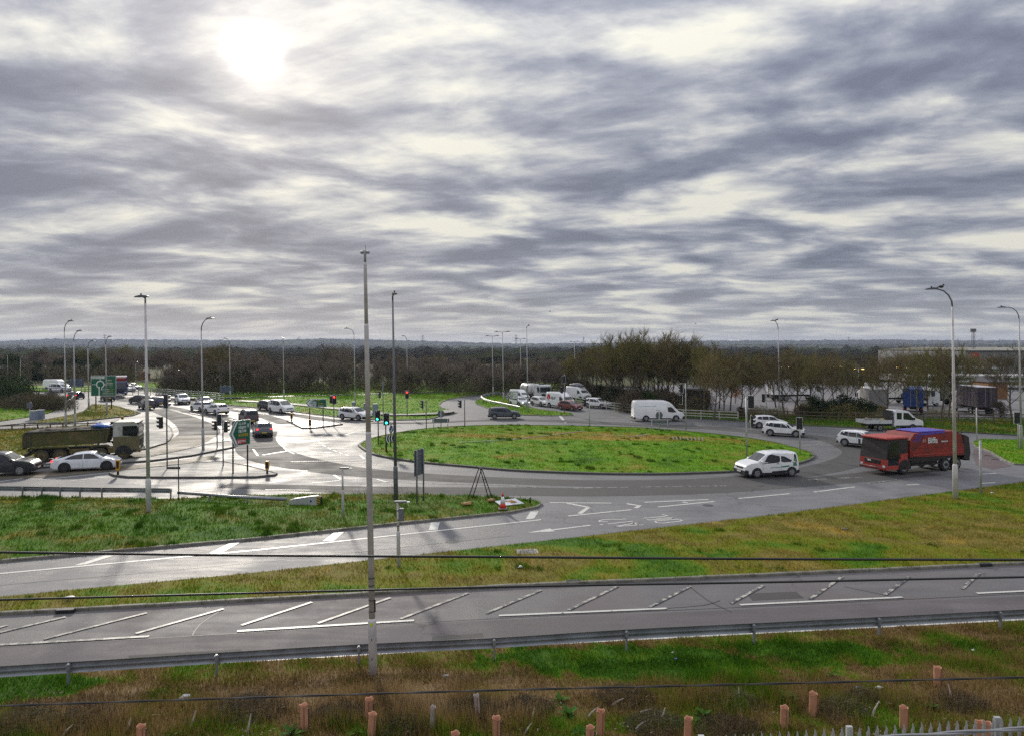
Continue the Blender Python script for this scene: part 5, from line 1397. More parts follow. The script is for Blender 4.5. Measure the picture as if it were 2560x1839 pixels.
PROF = {
    'saloon': dict(L=4.70, W=1.85, H=1.44, belt=(0.97, 0.90), roof=0.70, zb=0.20, wheel=0.34, axles=(0.205, 0.815),
        sil=[(0, .62), (.012, .80), (.03, .98), (.10, 1.06), (.20, 1.18), (.33, 1.36), (.45, 1.435), (.55, 1.44), (.62, 1.39), (.70, 1.23), (.775, 1.01), (.80, .97), (.90, .87), (.96, .75), (.985, .64), (1, .50)],
        win=[[(.20, .06), (.30, .60), (.37, .80), (.465, .86), (.465, .05)], [(.48, .05), (.48, .86), (.56, .84), (.62, .68), (.73, .05)]], screen=(.775, .62), rear=(.10, .33)),
    'suv': dict(L=4.65, W=1.90, H=1.68, belt=(1.06, 1.02), roof=0.76, zb=0.26, wheel=0.37, axles=(0.195, 0.81), clad=True,
        sil=[(0, .65), (.01, .98), (.03, 1.14), (.05, 1.36), (.09, 1.58), (.15, 1.64), (.30, 1.68), (.50, 1.67), (.58, 1.59), (.68, 1.28), (.73, 1.12), (.85, 1.06), (.94, .96), (.985, .80), (1, .60)],
        win=[[(.085, .22), (.125, .90), (.262, .95), (.262, .02)], [(.27, .02), (.27, .95), (.45, .95), (.45, -.03)], [(.458, -.03), (.458, .95), (.56, .90), (.61, .72), (.70, -.05)]], screen=(.73, .58), rear=(.035, .095)),
    'hatch': dict(L=4.15, W=1.77, H=1.49, belt=(0.97, 0.92), roof=0.74, zb=0.22, wheel=0.33, axles=(0.19, 0.81),
        sil=[(0, .6), (.012, .85), (.03, 1.0), (.06, 1.2), (.11, 1.40), (.2, 1.46), (.4, 1.49), (.55, 1.46), (.62, 1.38), (.73, 1.08), (.78, .98), (.9, .90), (.97, .78), (.99, .66), (1, .5)],
        win=[[(.13, .15), (.18, .80), (.27, .86), (.27, .08)], [(.285, .08), (.285, .86), (.46, .88), (.46, .05)], [(.475, .05), (.475, .88), (.56, .83), (.62, .64), (.72, .05)]], screen=(.77, .61), rear=(.04, .12)),
    'mpv': dict(L=4.85, W=1.85, H=1.90, belt=(1.10, 1.06), roof=0.80, zb=0.2, wheel=0.33, axles=(0.17, 0.80),
        sil=[(0, .65), (.01, 1.05), (.02, 1.4), (.04, 1.72), (.08, 1.85), (.3, 1.90), (.55, 1.88), (.64, 1.79), (.80, 1.26), (.84, 1.13), (.93, 1.02), (.975, .88), (.99, .75), (1, .55)],
        win=[[(.07, .1), (.085, .85), (.27, .88), (.27, .08)], [(.285, .08), (.285, .88), (.50, .88), (.50, .05)], [(.515, .05), (.515, .88), (.61, .83), (.68, .60), (.76, .08)]], screen=(.82, .64), rear=(.018, .045)),
    'smallvan': dict(L=4.45, W=1.85, H=1.85, belt=(1.12, 1.08), roof=0.80, zb=0.22, wheel=0.33, axles=(0.155, 0.795), clad=True,
        sil=[(0, .6), (.008, 1.1), (.015, 1.5), (.03, 1.72), (.06, 1.80), (.3, 1.85), (.5, 1.83), (.60, 1.73), (.74, 1.27), (.78, 1.16), (.9, 1.07), (.96, .95), (.985, .8), (1, .6)],
        win=[[(.05, .0), (.05, .60), (.085, .93), (.345, .95), (.345, .06), (.30, -.02)], [(.40, -.04), (.365, .10), (.365, .95), (.49, .94), (.575, .72), (.68, -.10)]], screen=(.765, .60), rear=(.012, .035)),
    'transit': dict(L=6.4, W=2.05, H=2.72, belt=(1.30, 1.22), roof=0.86, zb=0.28, wheel=0.36, axles=(0.235, 0.825), clad=True,
        sil=[(0, .55), (.004, 1.5), (.010, 2.46), (.025, 2.64), (.06, 2.70), (.4, 2.72), (.62, 2.68), (.70, 2.50), (.76, 2.20), (.80, 1.92), (.875, 1.36), (.89, 1.28), (.955, 1.14), (.985, 1.0), (.995, .8), (1, .55)],
        win=[[(.67, -.02), (.66, .40), (.73, .42), (.775, .28), (.83, -.02), (.76, -.06)]], screen=(.875, .785), rear=None),
    'panelvan': dict(L=5.55, W=2.03, H=2.50, belt=(1.28, 1.22), roof=0.86, zb=0.28, wheel=0.35, axles=(0.20, 0.81), clad=True,
        sil=[(0, .55), (.004, 1.5), (.010, 2.25), (.03, 2.44), (.07, 2.48), (.4, 2.50), (.60, 2.46), (.68, 2.30), (.74, 2.02), (.79, 1.78), (.865, 1.36), (.885, 1.28), (.955, 1.12), (.985, .98), (.995, .8), (1, .55)],
        win=[[(.63, 0), (.62, .46), (.69, .48), (.745, .30), (.815, 0)]], screen=(.865, .765), rear=None),
}
def car(kind, color, name, label, cat, px, py, yaw, mode='side', glassy='glass', scale=1.0, brake=False, lamps=False, alloy='alloy', group='vehicles at the roundabout', stretch=1.0, handles=False, rails=False, plate=True, z=0.03):
    K = PROF[kind]
    L, W, H = K['L'] * scale * stretch, K['W'] * scale, K['H'] * scale
    sil = K['sil']; xs = [p[0] for p in sil]; zs = [p[1] * scale for p in sil]
    zb = K['zb'] * scale
    hw = W / 2
    bodym = 'paint_' + color
    ztop = lambda f: float(np.interp(f, xs, zs))
    zbelt_ = lambda f: float(np.interp(f, (0, 1), K['belt'])) * scale
    def wfac(f):
        e = min(f, 1 - f)
        endw = 0.84 if f > 0.5 else 0.88
        return endw + (1 - endw) * math.sin(min(1, e / 0.16) * math.pi / 2) ** 0.8
    def ring(f):
        zt = ztop(f); zl = min(zbelt_(f), zt - 0.03)
        zlow = zb + 0.10 * max(0, 1 - min(f, 1 - f) / 0.05)
        g = max(0.0, min(1.0, (zt - zbelt_(f)) / (H - zbelt_(f))))
        w = hw * wfac(f)
        wt = w * (0.90 * (1 - g) + K['roof'] * g)
        wl_ = w * 0.975
        return [(w * 0.90, zlow), (w * 0.985, zlow + 0.10 * scale), (w, zlow + 0.58 * (zl - zlow)), (wl_, zl), (wl_ + (wt - wl_) * 0.80, zl + (zt - zl) * 0.84), (wt * 0.86, zt - 0.02 * scale), (wt * 0.45, zt - 0.003), (0.0, zt)]
    def yside(f, z):
        r = ring(f)
        return float(np.interp(z, [p[1] for p in r[:6]], [p[0] for p in r[:6]]))
    st = sorted(set([round(v, 4) for v in xs] + [round(v, 4) for v in np.linspace(0.02, 0.98, 22)]))
    X = lambda f: (f - 0.5) * L
    P = G(px, py, z)
    h = Vector((math.cos(yaw), math.sin(yaw), 0)); nrm = Vector((-h.y, h.x, 0))
    if mode == 'side': c = P + nrm * (hw if nrm.y > 0 else -hw)
    elif mode == 'end': c = P + h * (L / 2 if h.y > 0 else -L / 2)
    else: c = P
    t = thing(name, label, cat, (c.x, c.y, z), yaw, group)
    vs, fs = [], []
    m = 15
    for f in st:
        r = ring(f)
        vs += [(X(f), -y, zz_) for y, zz_ in r] + [(X(f), y, zz_) for y, zz_ in reversed(r[:-1])]
    for i in range(len(st) - 1):
        for q in range(m): fs.append((i * m + q, i * m + (q + 1) % m, (i + 1) * m + (q + 1) % m, (i + 1) * m + q))
    fs.append(tuple(range(m))); fs.append(tuple(reversed(range((len(st) - 1) * m, len(st) * m))))
    mb = MB(); mb.smooth = True; mb.add(vs, fs)
    body = mb.build('body', bodym, t, fix=True)
    try: body.data.set_sharp_from_angle(angle=R(32))
    except Exception: pass
    # side glass
    for poly in K['win']:
        for s in (-1, 1):
            pts = []
            n = len(poly)
            for i in range(n):
                a, b_ = poly[i], poly[(i + 1) % n]
                for q in (0, 0.5): pts.append((a[0] + (b_[0] - a[0]) * q, a[1] + (b_[1] - a[1]) * q))
            v3 = []
            for f, zf in pts:
                zz_ = zbelt_(f) + zf * (H - zbelt_(f)) * (0.94 if zf > 0.7 else 1)
                zz_ = min(zz_, ztop(f) - 0.09 * scale)
                v3.append((X(f), s * (yside(f, zz_) + 0.008), zz_))
            cx = (sum(p[0] for p in v3) / len(v3), sum(p[1] for p in v3) / len(v3) , sum(p[2] for p in v3) / len(v3))
            w_ = MB(); nn = len(v3)
            w_.add(v3 + [(p[0], p[1] - s * 0.02, p[2]) for p in v3], [tuple(range(nn)), tuple(reversed(range(nn, 2 * nn)))] + [(i, (i + 1) % nn, (i + 1) % nn + nn, i + nn) for i in range(nn)])
            w_.build('side_window', 'glass', t, fix=True)
    def screen(f0, f1, nm, mat):
        v3, f3 = [], []
        k = 6
        for i in range(k):
            f = f0 + (f1 - f0) * i / (k - 1); r = ring(f); nz = 0.010
            dx = 0.008 if f0 > 0.5 else -0.008
            wy = r[5][0] * (1.02 if i else 0.98)
            v3 += [(X(f) + dx, -wy, r[5][1] + nz), (X(f) + dx, -wy * 0.5, r[6][1] + nz), (X(f) + dx, 0, r[7][1] + nz), (X(f) + dx, wy * 0.5, r[6][1] + nz), (X(f) + dx, wy, r[5][1] + nz)]
        for i in range(k - 1):
            for q in range(4): f3.append((i * 5 + q, i * 5 + q + 1, i * 5 + q + 6, i * 5 + q + 5))
        mb = MB(); mb.smooth = True; mb.add(v3, f3); mb.build(nm, mat, t)
    screen(K['screen'][0] - 0.005, K['screen'][1] + 0.01, 'windscreen', 'windscreen')
    if K['rear']: screen(K['rear'][0], K['rear'][1] - 0.004, 'rear_window', glassy)
    # wheels
    wr = K['wheel'] * scale
    for a in K['axles']:
        for s in (-1, 1):
            yo = s * (hw * wfac(a))
            n = 20
            arch = [((wr + 0.10) * math.cos(q), (wr + 0.10) * math.sin(q)) for q in np.linspace(-0.35, math.pi + 0.35, n)]
            MB().prism([(X(a) + u, max(wr + v - 0.0, zb - 0.03)) for u, v in arch], 'y', yo - s * 0.2, yo + s * 0.006).build('wheel_arch', 'trim', t, fix=True)
            w_ = link('wheel', None, t, loc=(X(a), yo - s * 0.075, wr))
            link('tyre', MB().wheel(0, 0, 0, wr, 0.215).mesh('tyre', 'tyre'), w_)
            rim = MB().wheel(0, s * 0.10, 0, wr * 0.66, 0.03, 16)
            link('rim', rim.mesh('rim', alloy), w_)
            hub = MB()
            for q in range(5):
                an = q * 2 * math.pi / 5; hub.box((math.cos(an) * wr * 0.42, s * 0.117, math.sin(an) * wr * 0.42), (wr * 0.16, 0.01, wr * 0.16))
            link('rim_holes', hub.mesh('rim_holes', 'trim'), w_)
    # bumpers, lamps, grille, plates
    fy = hw * wfac(1.0); fr_ = X(1.0); zf = ztop(1.0)
    low = 'trim' if K.get('clad') else bodym
    if K.get('clad'):
        for s in (-1, 1):
            MB().box((X(0.5), s * (hw - 0.004), zb + 0.07 * scale), (L * (K['axles'][1] - K['axles'][0]) - wr * 2.3, 0.03, 0.16 * scale)).build('sill', 'trim', t)
        MB().rbox((X(1.0) - 0.14, 0, zb + 0.17 * scale), (0.34, W * 0.955, (0.30 if kind == 'suv' else 0.40) * scale), 0.06).build('front_bumper', 'trim', t)
        MB().rbox((X(0.0) + 0.11, 0, zb + 0.16 * scale), (0.30, W * 0.955, 0.28 * scale), 0.06).build('rear_bumper', 'trim', t)
    else:
        MB().rbox((X(0.99), 0, zb + 0.13 * scale), (0.12, W * 0.74, 0.13 * scale), 0.03).build('air_intake', 'trim', t)
        MB().rbox((X(0.008), 0, zb + 0.14 * scale), (0.12, W * 0.76, 0.14 * scale), 0.03).build('rear_valance', 'trim', t)
    zg = min(ztop(0.975), ztop(0.985)) - 0.08 * scale
    MB().rbox((X(0.988), 0, zg - 0.02), (0.09, W * 0.50, 0.16 * scale), 0.02).build('grille', 'trim', t)
    for s in (-1, 1):
        MB().rbox((X(0.965), s * fy * 0.80, zg + 0.03 * scale), (0.26, 0.30 * scale, 0.13 * scale), 0.04).build('headlight', 'head_lit' if lamps else 'headlight', t)
        zt_ = (zbelt_(0) - 0.10) if kind in ('saloon', 'suv', 'hatch') else zbelt_(0) - 0.12
        tall = 0.16 if kind in ('saloon', 'suv', 'hatch') else 0.46
        MB().rbox((X(0.022), s * fy * 0.93, zt_), (0.16, 0.26 * scale if tall < 0.3 else 0.14, tall * scale), 0.03).build('tail_light', 'brake_lit' if brake else 'tail', t)
        MB().rbox((X(K['screen'][0] - 0.055), s * (hw + 0.07), zbelt_(0.7) + 0.10), (0.12, 0.20, 0.15 * scale), 0.03).build('door_mirror', bodym if color != 'black' else 'trim', t)
    if plate:
        MB().box((X(1.0) + 0.045, 0, zb + 0.22 * scale), (0.02, 0.52, 0.115)).build('number_plate', 'plate_white', t)
        MB().box((X(0.0) - 0.075, 0, zb + (0.32 if kind != 'saloon' else 0.30) * scale), (0.02, 0.52, 0.115)).build('number_plate', 'plate_yellow', t)
    if handles:
        for poly in K['win']:
            f = min(p[0] for p in poly) + 0.02
            for s in (-1, 1):
                zz_ = zbelt_(f) - 0.10
                MB().box((X(f) + 0.1, s * (yside(f, zz_) + 0.008), zz_), (0.2, 0.03, 0.035)).build('door_handle', 'trim' if kind == 'smallvan' else bodym, t)
                fx = max(p[0] for p in poly) + 0.006
                v3 = [(X(fx), s * (yside(fx, q) + 0.004), q) for q in np.linspace(zb + 0.12, zbelt_(fx) - 0.01, 6)]
                mbd = MB(); mbd.add([(p[0] - 0.007, p[1], p[2]) for p in v3] + [(p[0] + 0.007, p[1], p[2]) for p in v3], [(i, i + 1, i + 7, i + 6) for i in range(5)])
                mbd.build('door_gap', 'trim', t)
    if rails:
        for s in (-1, 1): MB().tube([(X(0.14), s * hw * 0.62, H - 0.06), (X(0.2), s * hw * 0.62, H + 0.05), (X(0.5), s * hw * 0.62, H + 0.05), (X(0.56), s * hw * 0.62, H - 0.06)], 0.02, 5).build('roof_rail', 'trim', t)
    return t, dict(L=L, W=W, H=H, X=X, hw=hw, yside=yside, ztop=ztop, zbelt=zbelt_, zb=zb)

car('suv', 'black', 'car', 'black sport utility car cut by the left edge of the photo', 'car', -8, 1190, R(14), scale=1.04, handles=True)
car('saloon', 'pearl', 'car', 'white fastback saloon with its red brake light on', 'car', 212, 1177, R(20), brake=True, alloy='alloy_dark', handles=True)
car('hatch', 'charcoal', 'car', 'dark hatchback heading away, leftmost on the left approach', 'car', 349, 1007, R(150), 'c')
car('suv', 'black', 'car', 'black sport utility car heading away behind the tall near lamp', 'car', 374, 1023, R(128), 'end', scale=0.92)
car('hatch', 'navy', 'car', 'dark blue hatchback half hidden behind the signal pole', 'car', 402, 1014, R(135), 'end')
car('suv', 'white', 'car', 'white sport utility car coming towards the camera below the bridge railing', 'car', 462, 1010, R(-56), 'end', rails=True)
car('saloon', 'silver', 'car', 'silver pink saloon coming towards the camera behind two white cars', 'car', 521, 1014, R(-52), 'end')
car('hatch', 'white', 'car', 'white hatchback heading away beside the island lamp post', 'car', 503, 1026, R(140), 'c')
car('suv', 'white', 'car', 'white sport utility car heading away above the signal on the island', 'car', 541, 1034, R(138), 'c', scale=0.95)
car('mpv', 'plum', 'car', 'dark people carrier heading away above the tall green arrow sign', 'car', 631, 1060, R(122), 'end', scale=0.95)
car('suv', 'slate', 'car', 'dark grey crossover with red tail lights seen squarely from behind', 'car', 661, 1093, R(114), 'end', scale=0.95, brake=True)
car('hatch', 'charcoal', 'car', 'dark car hidden behind the white people carrier', 'car', 673, 1023, R(-38), 'c')
car('mpv', 'white', 'car', 'white people carrier coming round beside the splitter island', 'car', 703, 1030, R(-42), 'c')
car('suv', 'white', 'car', 'white estate like crossover waiting behind the camera column', 'car', 875, 1049, R(-30), 'side', rails=True, handles=True)
car('suv', 'grey', 'car', 'dark grey coupe crossover crossing behind the roundabout', 'car', 1261, 1046, R(5), 'side', scale=0.94, handles=True)
car('panelvan', 'white', 'van', 'small white van behind the first queueing car', 'van', 1299, 1000, R(-52), 'c', scale=0.8)
car('hatch', 'white', 'car', 'white hatchback with headlights on in the queue beside the arrow sign', 'car', 1315, 1015, R(-58), 'end', lamps=True)
car('suv', 'cream', 'car', 'cream sport utility car in the queue left of the parcel van', 'car', 1352, 1013, R(-60), 'c', scale=0.92)
car('hatch', 'darkred', 'car', 'dark red car in the queue right of the parcel van', 'car', 1449, 1026, R(-52), 'end', lamps=False)
car('suv', 'white', 'car', 'white sport utility car at the head of the queue by the pale fence', 'car', 1494, 1018, R(-40), 'c', scale=0.95)
t, V = car('panelvan', 'white', 'van', 'white parcel van with a red cube mark waiting in the queue', 'van', 1402, 1018, R(-52), 'c', lamps=False)
# red cube and lettering on the parcel van's flank
def on_flank(t, V, f, z, s, shape):
    pass
side = -1
def flank_poly(t, V, poly, mat, name, s, eps=0.012):
    """flat mark on the flank; poly in (fraction along, height)"""
    v3 = [(V['X'](f), s * (V['yside'](f, z) + eps), z) for f, z in poly]
    n = len(v3); mb = MB(); mb.add(v3 + [(p[0], p[1] - s * 0.006, p[2]) for p in v3], [tuple(range(n)), tuple(reversed(range(n, 2 * n)))] + [(i, (i + 1) % n, (i + 1) % n + n, i + n) for i in range(n)])
    return mb.build(name, mat, t, fix=True)
M('logo_red', (0.55, 0.02, 0.03), 0.4); M('logo_dark', (0.04, 0.045, 0.05), 0.5); M('logo_green', (0.03, 0.22, 0.10), 0.45); M('logo_blue', (0.22, 0.32, 0.45), 0.5); M('logo_white', (0.75, 0.75, 0.74), 0.45)
for s in (-1, 1):
    cx, cz = (0.16, 1.70)
    flank_poly(t, V, [(cx - .075, cz + .22), (cx, cz + .48), (cx + .075, cz + .22), (cx + .075, cz - .25), (cx, cz - .50), (cx - .075, cz - .25)], 'logo_red', 'cube_mark', s)
    flank_poly(t, V, [(cx - .008, cz - .44), (cx + .008, cz - .44), (cx + .008, cz + .02), (cx - .008, cz + .02)], 'logo_white', 'cube_edge', s, 0.02)
    flank_poly(t, V, [(cx - .008, cz), (cx - .062, cz + .20), (cx - .062, cz + .12), (cx - .008, cz - .06)], 'logo_white', 'cube_edge', s, 0.022)
    o = text_obj('dpd', 0.72, 'logo_dark', t, (V['X'](0.26) if s < 0 else V['X'](0.44), s * (V['hw'] * 0.965 + 0.02), 1.38), (Q, 0, 0 if s < 0 else math.pi), bold=0.006)
    o.rotation_euler[0] = Q + (R(-5) if s < 0 else R(-5))
t, V = car('transit', 'white', 'van', 'long white high roof van crossing behind the roundabout', 'van', 1649, 1052, R(3), 'side', stretch=1.05, handles=True)
for s in (-1, 1):
    for f0, f1 in ((.09, .13), (.16, .34), (.36, .44)): flank_poly(t, V, [(f0, 1.93), (f1, 1.93), (f1, 1.98), (f0, 1.98)], 'logo_blue', 'lettering', s)
    for zz_ in (1.12, 1.38, 2.16): flank_poly(t, V, [(.04, zz_), (.62, zz_), (.62, zz_ + .02), (.04, zz_ + .02)], M('paint_line', (0.5, 0.5, 0.51), 0.5), 'body_crease', s, 0.006)
car('hatch', 'white', 'car', 'white hatchback on the far lane behind the white crossover', 'car', 1926, 1069, R(-6), 'side', handles=True)
car('suv', 'white', 'car', 'white crossover with dark wheels rounding the blunt end of the roundabout', 'car', 1957, 1090, R(-28), 'side', scale=0.93, handles=True)
car('suv', 'white', 'car', 'white crossover half hidden behind the red refuse lorry cab', 'car', 2146, 1117, R(-48), 'side', scale=0.93, handles=True)
t, V = car('smallvan', 'white', 'van', 'small white van with green stripes beside the roundabout', 'van', 1933, 1192, R(192), 'side', handles=True, alloy='alloy')
for s in (-1, 1):
    flank_poly(t, V, [(.05, .80), (.13, .80), (.12, 1.04), (.06, 1.06)], 'logo_green', 'green_panel', s)
    flank_poly(t, V, [(.20, .76), (.34, .72), (.34, .82), (.20, .86)], 'logo_green', 'green_stripe', s)
    flank_poly(t, V, [(.34, .74), (.55, .70), (.55, .73), (.34, .78)], 'logo_green', 'green_stripe', s)
    flank_poly(t, V, [(.075, 1.17), (.115, 1.17), (.09, 1.50)], 'logo_green', 'green_panel', s, 0.02)
    flank_poly(t, V, [(.22, .36), (.53, .36), (.51, .46), (.30, .50), (.24, .50)], 'trim', 'side_guard', s, 0.02)
    flank_poly(t, V, [(.04, 1.08), (.14, 1.06), (.14, 1.09), (.04, 1.11)], 'trim', 'door_track', s)
# --- camper with a load on its roof
t, V = car('panelvan', 'white', 'van', 'white camper van with a covered roof load in the queue', 'van', 1446, 998, R(-55), 'c', scale=0.98)
MB().blob((-0.5, 0, V['H'] + 0.16), (1.9, 0.75, 0.42), 3, 0.35, seed=4, flat=0.4).build('roof_load', M('tarpaulin', (0.20, 0.20, 0.21), 0.7, var=0.3, vscale=2), t)

# --- lorries
def wheel_set(t, x, y, r, w=0.30, mat='tyre', rim='alloy', dirty=False):
    for s in (-1, 1):
        o = link('wheel', None, t, loc=(x, s * y, r))
        link('tyre', MB().wheel(0, 0, 0, r, w, 22).mesh('tyre', mat), o)
        link('rim', MB().wheel(0, s * (w / 2 + 0.004), 0, r * 0.60, 0.02, 16).mesh('rim', rim), o)
        link('hub', MB().wheel(0, s * (w / 2 + 0.05), 0, r * 0.25, 0.08, 10).mesh('hub', mat), o)

def cab(t, x0, x1, W, z0, z1, mat, lower=None, slope=0.18, low_h=None, steps=True, visor=False, window=(0.52, 0.90), lamp_z=0.75):
    """lorry cab between x0 (back) and x1 (front)"""
    hw = W / 2
    zm = z0 + (z1 - z0) * (low_h or 0.40)
    prof_low = [(x0, z0), (x1 - 0.04, z0), (x1, z0 + 0.15), (x1, zm), (x0, zm)]
    MB().prism(prof_low, 'y', -hw, hw).build('cab_lower', lower or mat, t, fix=True)
    top = [(x0, zm + 0.002), (x1, zm + 0.002), (x1 - slope * 0.5, zm + (z1 - zm) * 0.72), (x1 - slope, z1 - 0.10), (x1 - slope - 0.18, z1), (x0 + 0.05, z1), (x0, z1 - 0.06)]
    bm = bmesh.new(); bm.free()
    MB().prism(top, 'y', -hw * 0.985, hw * 0.985).build('cab_upper', mat, t, fix=True)
    za, zb_ = zm + 0.08, zm + (z1 - zm) * 0.74
    xf = lambda z: x1 - slope * 0.5 * (z - zm) / ((z1 - zm) * 0.72)
    MB().add([(xf(za) + 0.012, -hw * 0.90, za), (xf(za) + 0.012, hw * 0.90, za), (xf(zb_) + 0.012, hw * 0.90, zb_), (xf(zb_) + 0.012, -hw * 0.90, zb_)], [(0, 1, 2, 3)]).build('windscreen', 'windscreen', t)
    Lc = x1 - x0
    for s in (-1, 1):
        y = s * (hw * 0.985 + 0.006)
        w_ = [(x0 + Lc * window[0], za + 0.02), (x0 + Lc * window[1], za - 0.12), (x0 + Lc * (window[1] - 0.02), zb_ - 0.02), (x0 + Lc * window[0], zb_ - 0.02)]
        MB().prism(w_, 'y', y - s * 0.02, y).build('side_window', 'glass', t, fix=True)
        MB().rbox((x1 - 0.10, s * (hw + 0.16), zm + (z1 - zm) * 0.42), (0.12, 0.24, 0.60), 0.04).build('mirror', 'trim', t)
        MB().rbox((x1 - 0.02, s * hw * 0.80, z0 + (zm - z0) * 0.30), (0.10, 0.34, 0.20), 0.03).build('headlight', 'headlight', t)
        if steps: MB().box((x0 + Lc * 0.78, s * (hw + 0.004), z0 + 0.12), (0.42, 0.03, 0.16)).build('step', 'trim', t)
    MB().rbox((x1 + 0.01, 0, z0 + (zm - z0) * 0.62), (0.06, W * 0.66, (zm - z0) * 0.42), 0.02).build('grille', 'trim', t)
    MB().rbox((x1 + 0.01, 0, z0 + 0.10), (0.16, W * 0.98, 0.26), 0.05).build('bumper', lower or mat, t)
    MB().box((x1 + 0.10, 0, z0 + 0.12), (0.02, 0.52, 0.115)).build('number_plate', 'plate_white', t)

def lorry_at(px, py, yaw, name, label, cat, W, L=0, mode='side', z=0.03):
    P = G(px, py, z); h = Vector((math.cos(yaw), math.sin(yaw), 0)); n = Vector((-h.y, h.x, 0))
    c = P + n * (W / 2 if n.y > 0 else -W / 2) if mode == 'side' else (P + h * (L / 2 if h.y > 0 else -L / 2) if mode == 'end' else P)
    return thing(name, label, cat, (c.x, c.y, z), yaw, 'vehicles at the roundabout')

# olive eight-wheel tipper
M('olive', (0.085, 0.088, 0.032), 0.85, spec=0.2, var=0.2, vscale=1.2, dirt=((0.16, 0.125, 0.055), 0.85))
M('olive_dark', (0.035, 0.045, 0.03), 0.6, var=0.2, dirt=((0.13, 0.105, 0.06), 0.7))
M('mud', (0.155, 0.12, 0.055), 0.9, spec=0.2, var=0.3, vscale=2); M('tyre_mud', (0.075, 0.065, 0.042), 0.9, var=0.3, vscale=4)
M('cab_white', (0.60, 0.62, 0.63), 0.4, var=0.08, vscale=1.2, dirt=((0.30, 0.26, 0.17), 0.5)); M('cab_mud', (0.15, 0.135, 0.07), 0.85, spec=0.2, var=0.25, vscale=1.2, dirt=((0.14, 0.115, 0.065), 0.8))
M('cab_tipper', (0.46, 0.48, 0.45), 0.5, var=0.12, vscale=1.5, dirt=((0.20, 0.175, 0.10), 0.75)); M('spoil', (0.12, 0.10, 0.08), 0.95, var=0.4, vscale=5); M('sheet_blue', (0.03, 0.12, 0.40), 0.55, var=0.15, vscale=2)
t = lorry_at(208, 1150, R(19), 'tipper_lorry', 'muddy olive eight wheel tipper lorry with a white topped cab', 'lorry', 2.5)
hw = 1.25
MB().box((0.0, 0, 0.92), (8.6, 0.86, 0.26)).build('chassis', 'olive_dark', t)
for x, r in ((3.05, 0.52), (1.25, 0.52), (-1.75, 0.52), (-3.10, 0.52)): wheel_set(t, x, 1.04, 0.52, 0.36, 'tyre_mud', 'mud')
tub = [(-4.35, 1.30), (1.75, 1.42), (2.00, 2.62), (-4.15, 2.50), (-4.45, 2.40)]
MB().prism(tub, 'y', -hw, hw).build('tipper_body', 'olive', t, fix=True)
for s in (-1, 1):
    MB().tube([(-4.3, s * (hw + 0.02), 2.52), (2.02, s * (hw + 0.02), 2.64)], 0.07, 6).build('top_rail', 'olive_dark', t)
    for x in (-4.25, -3.9): MB().box((x, s * (hw + 0.03), 1.9), (0.12, 0.08, 1.25)).build('body_post', 'olive_dark', t)
    MB().box((1.55, s * (hw + 0.03), 2.0), (0.14, 0.08, 1.2)).build('body_post', 'olive_dark', t)
    g = [(-3.95, 1.02), (-3.75, 1.28), (-1.15, 1.28), (-0.95, 1.0), (-1.1, 1.0), (-1.25, 1.16), (-3.65, 1.16), (-3.8, 1.0)]
    MB().prism(g, 'y', s * hw - 0.05 * s, s * (hw + 0.03)).build('mudguard', 'olive', t, fix=True)
    g = [(0.55, 1.02), (0.75, 1.30), (1.8, 1.30), (1.95, 1.0), (1.82, 1.0), (1.7, 1.17), (0.82, 1.17), (0.7, 1.0)]
    MB().prism(g, 'y', s * hw - 0.05 * s, s * (hw + 0.03)).build('mudguard', 'olive', t, fix=True)
    MB().rbox((-0.3, s * 1.05, 0.80), (1.5, 0.3, 0.42), 0.05).build('side_tank', 'mud', t)
    MB().rbox((2.15, s * 1.02, 0.78), (0.62, 0.36, 0.50), 0.05).build('fuel_tank', 'mud', t)
MB().box((-4.45, 0, 1.72), (0.10, 2.3, 1.25)).build('tailgate', 'mud', t)
MB().box((-4.25, 0, 0.62), (0.22, 2.3, 0.24)).build('rear_bumper', 'olive_dark', t)
for s in (-1, 1): MB().box((-4.37, s * 0.98, 0.64), (0.04, 0.30, 0.12)).build('tail_light', 'tail', t)
ld = MB()
for i, (x, zz_) in enumerate(((-3.2, 2.42), (-2.3, 2.50), (-1.2, 2.50), (-0.2, 2.56), (0.6, 2.52))): ld.blob((x, 0.0, zz_), (0.95, 1.05, 0.24), 3, 0.7, seed=i + 2)
ld.build('spoil_load', 'spoil', t)
MB().blob((1.25, 0, 2.78), (0.85, 1.1, 0.26), 3, 0.35, seed=8, flat=0.6).build('rolled_sheet', 'sheet_blue', t)
cab(t, 2.25, 4.30, 2.5, 0.55, 3.18, 'cab_tipper', 'cab_mud', slope=0.22, low_h=0.52, window=(0.36, 0.93))
MB().box((2.18, 0, 3.12), (0.3, 2.3, 0.2)).build('roof_bar', 'trim', t)
MB().box((4.10, 0, 3.05), (0.28, 2.4, 0.10)).build('sun_visor', 'trim', t)
for s in (-1, 1):
    arch = [(3.05 + 0.66 * math.cos(q), max(0.42, 0.52 + 0.66 * math.sin(q))) for q in np.linspace(-0.2, math.pi + 0.2, 14)]
    MB().prism(arch, 'y', s * 1.0, s * 1.258).build('wheel_arch', 'trim', t, fix=True)

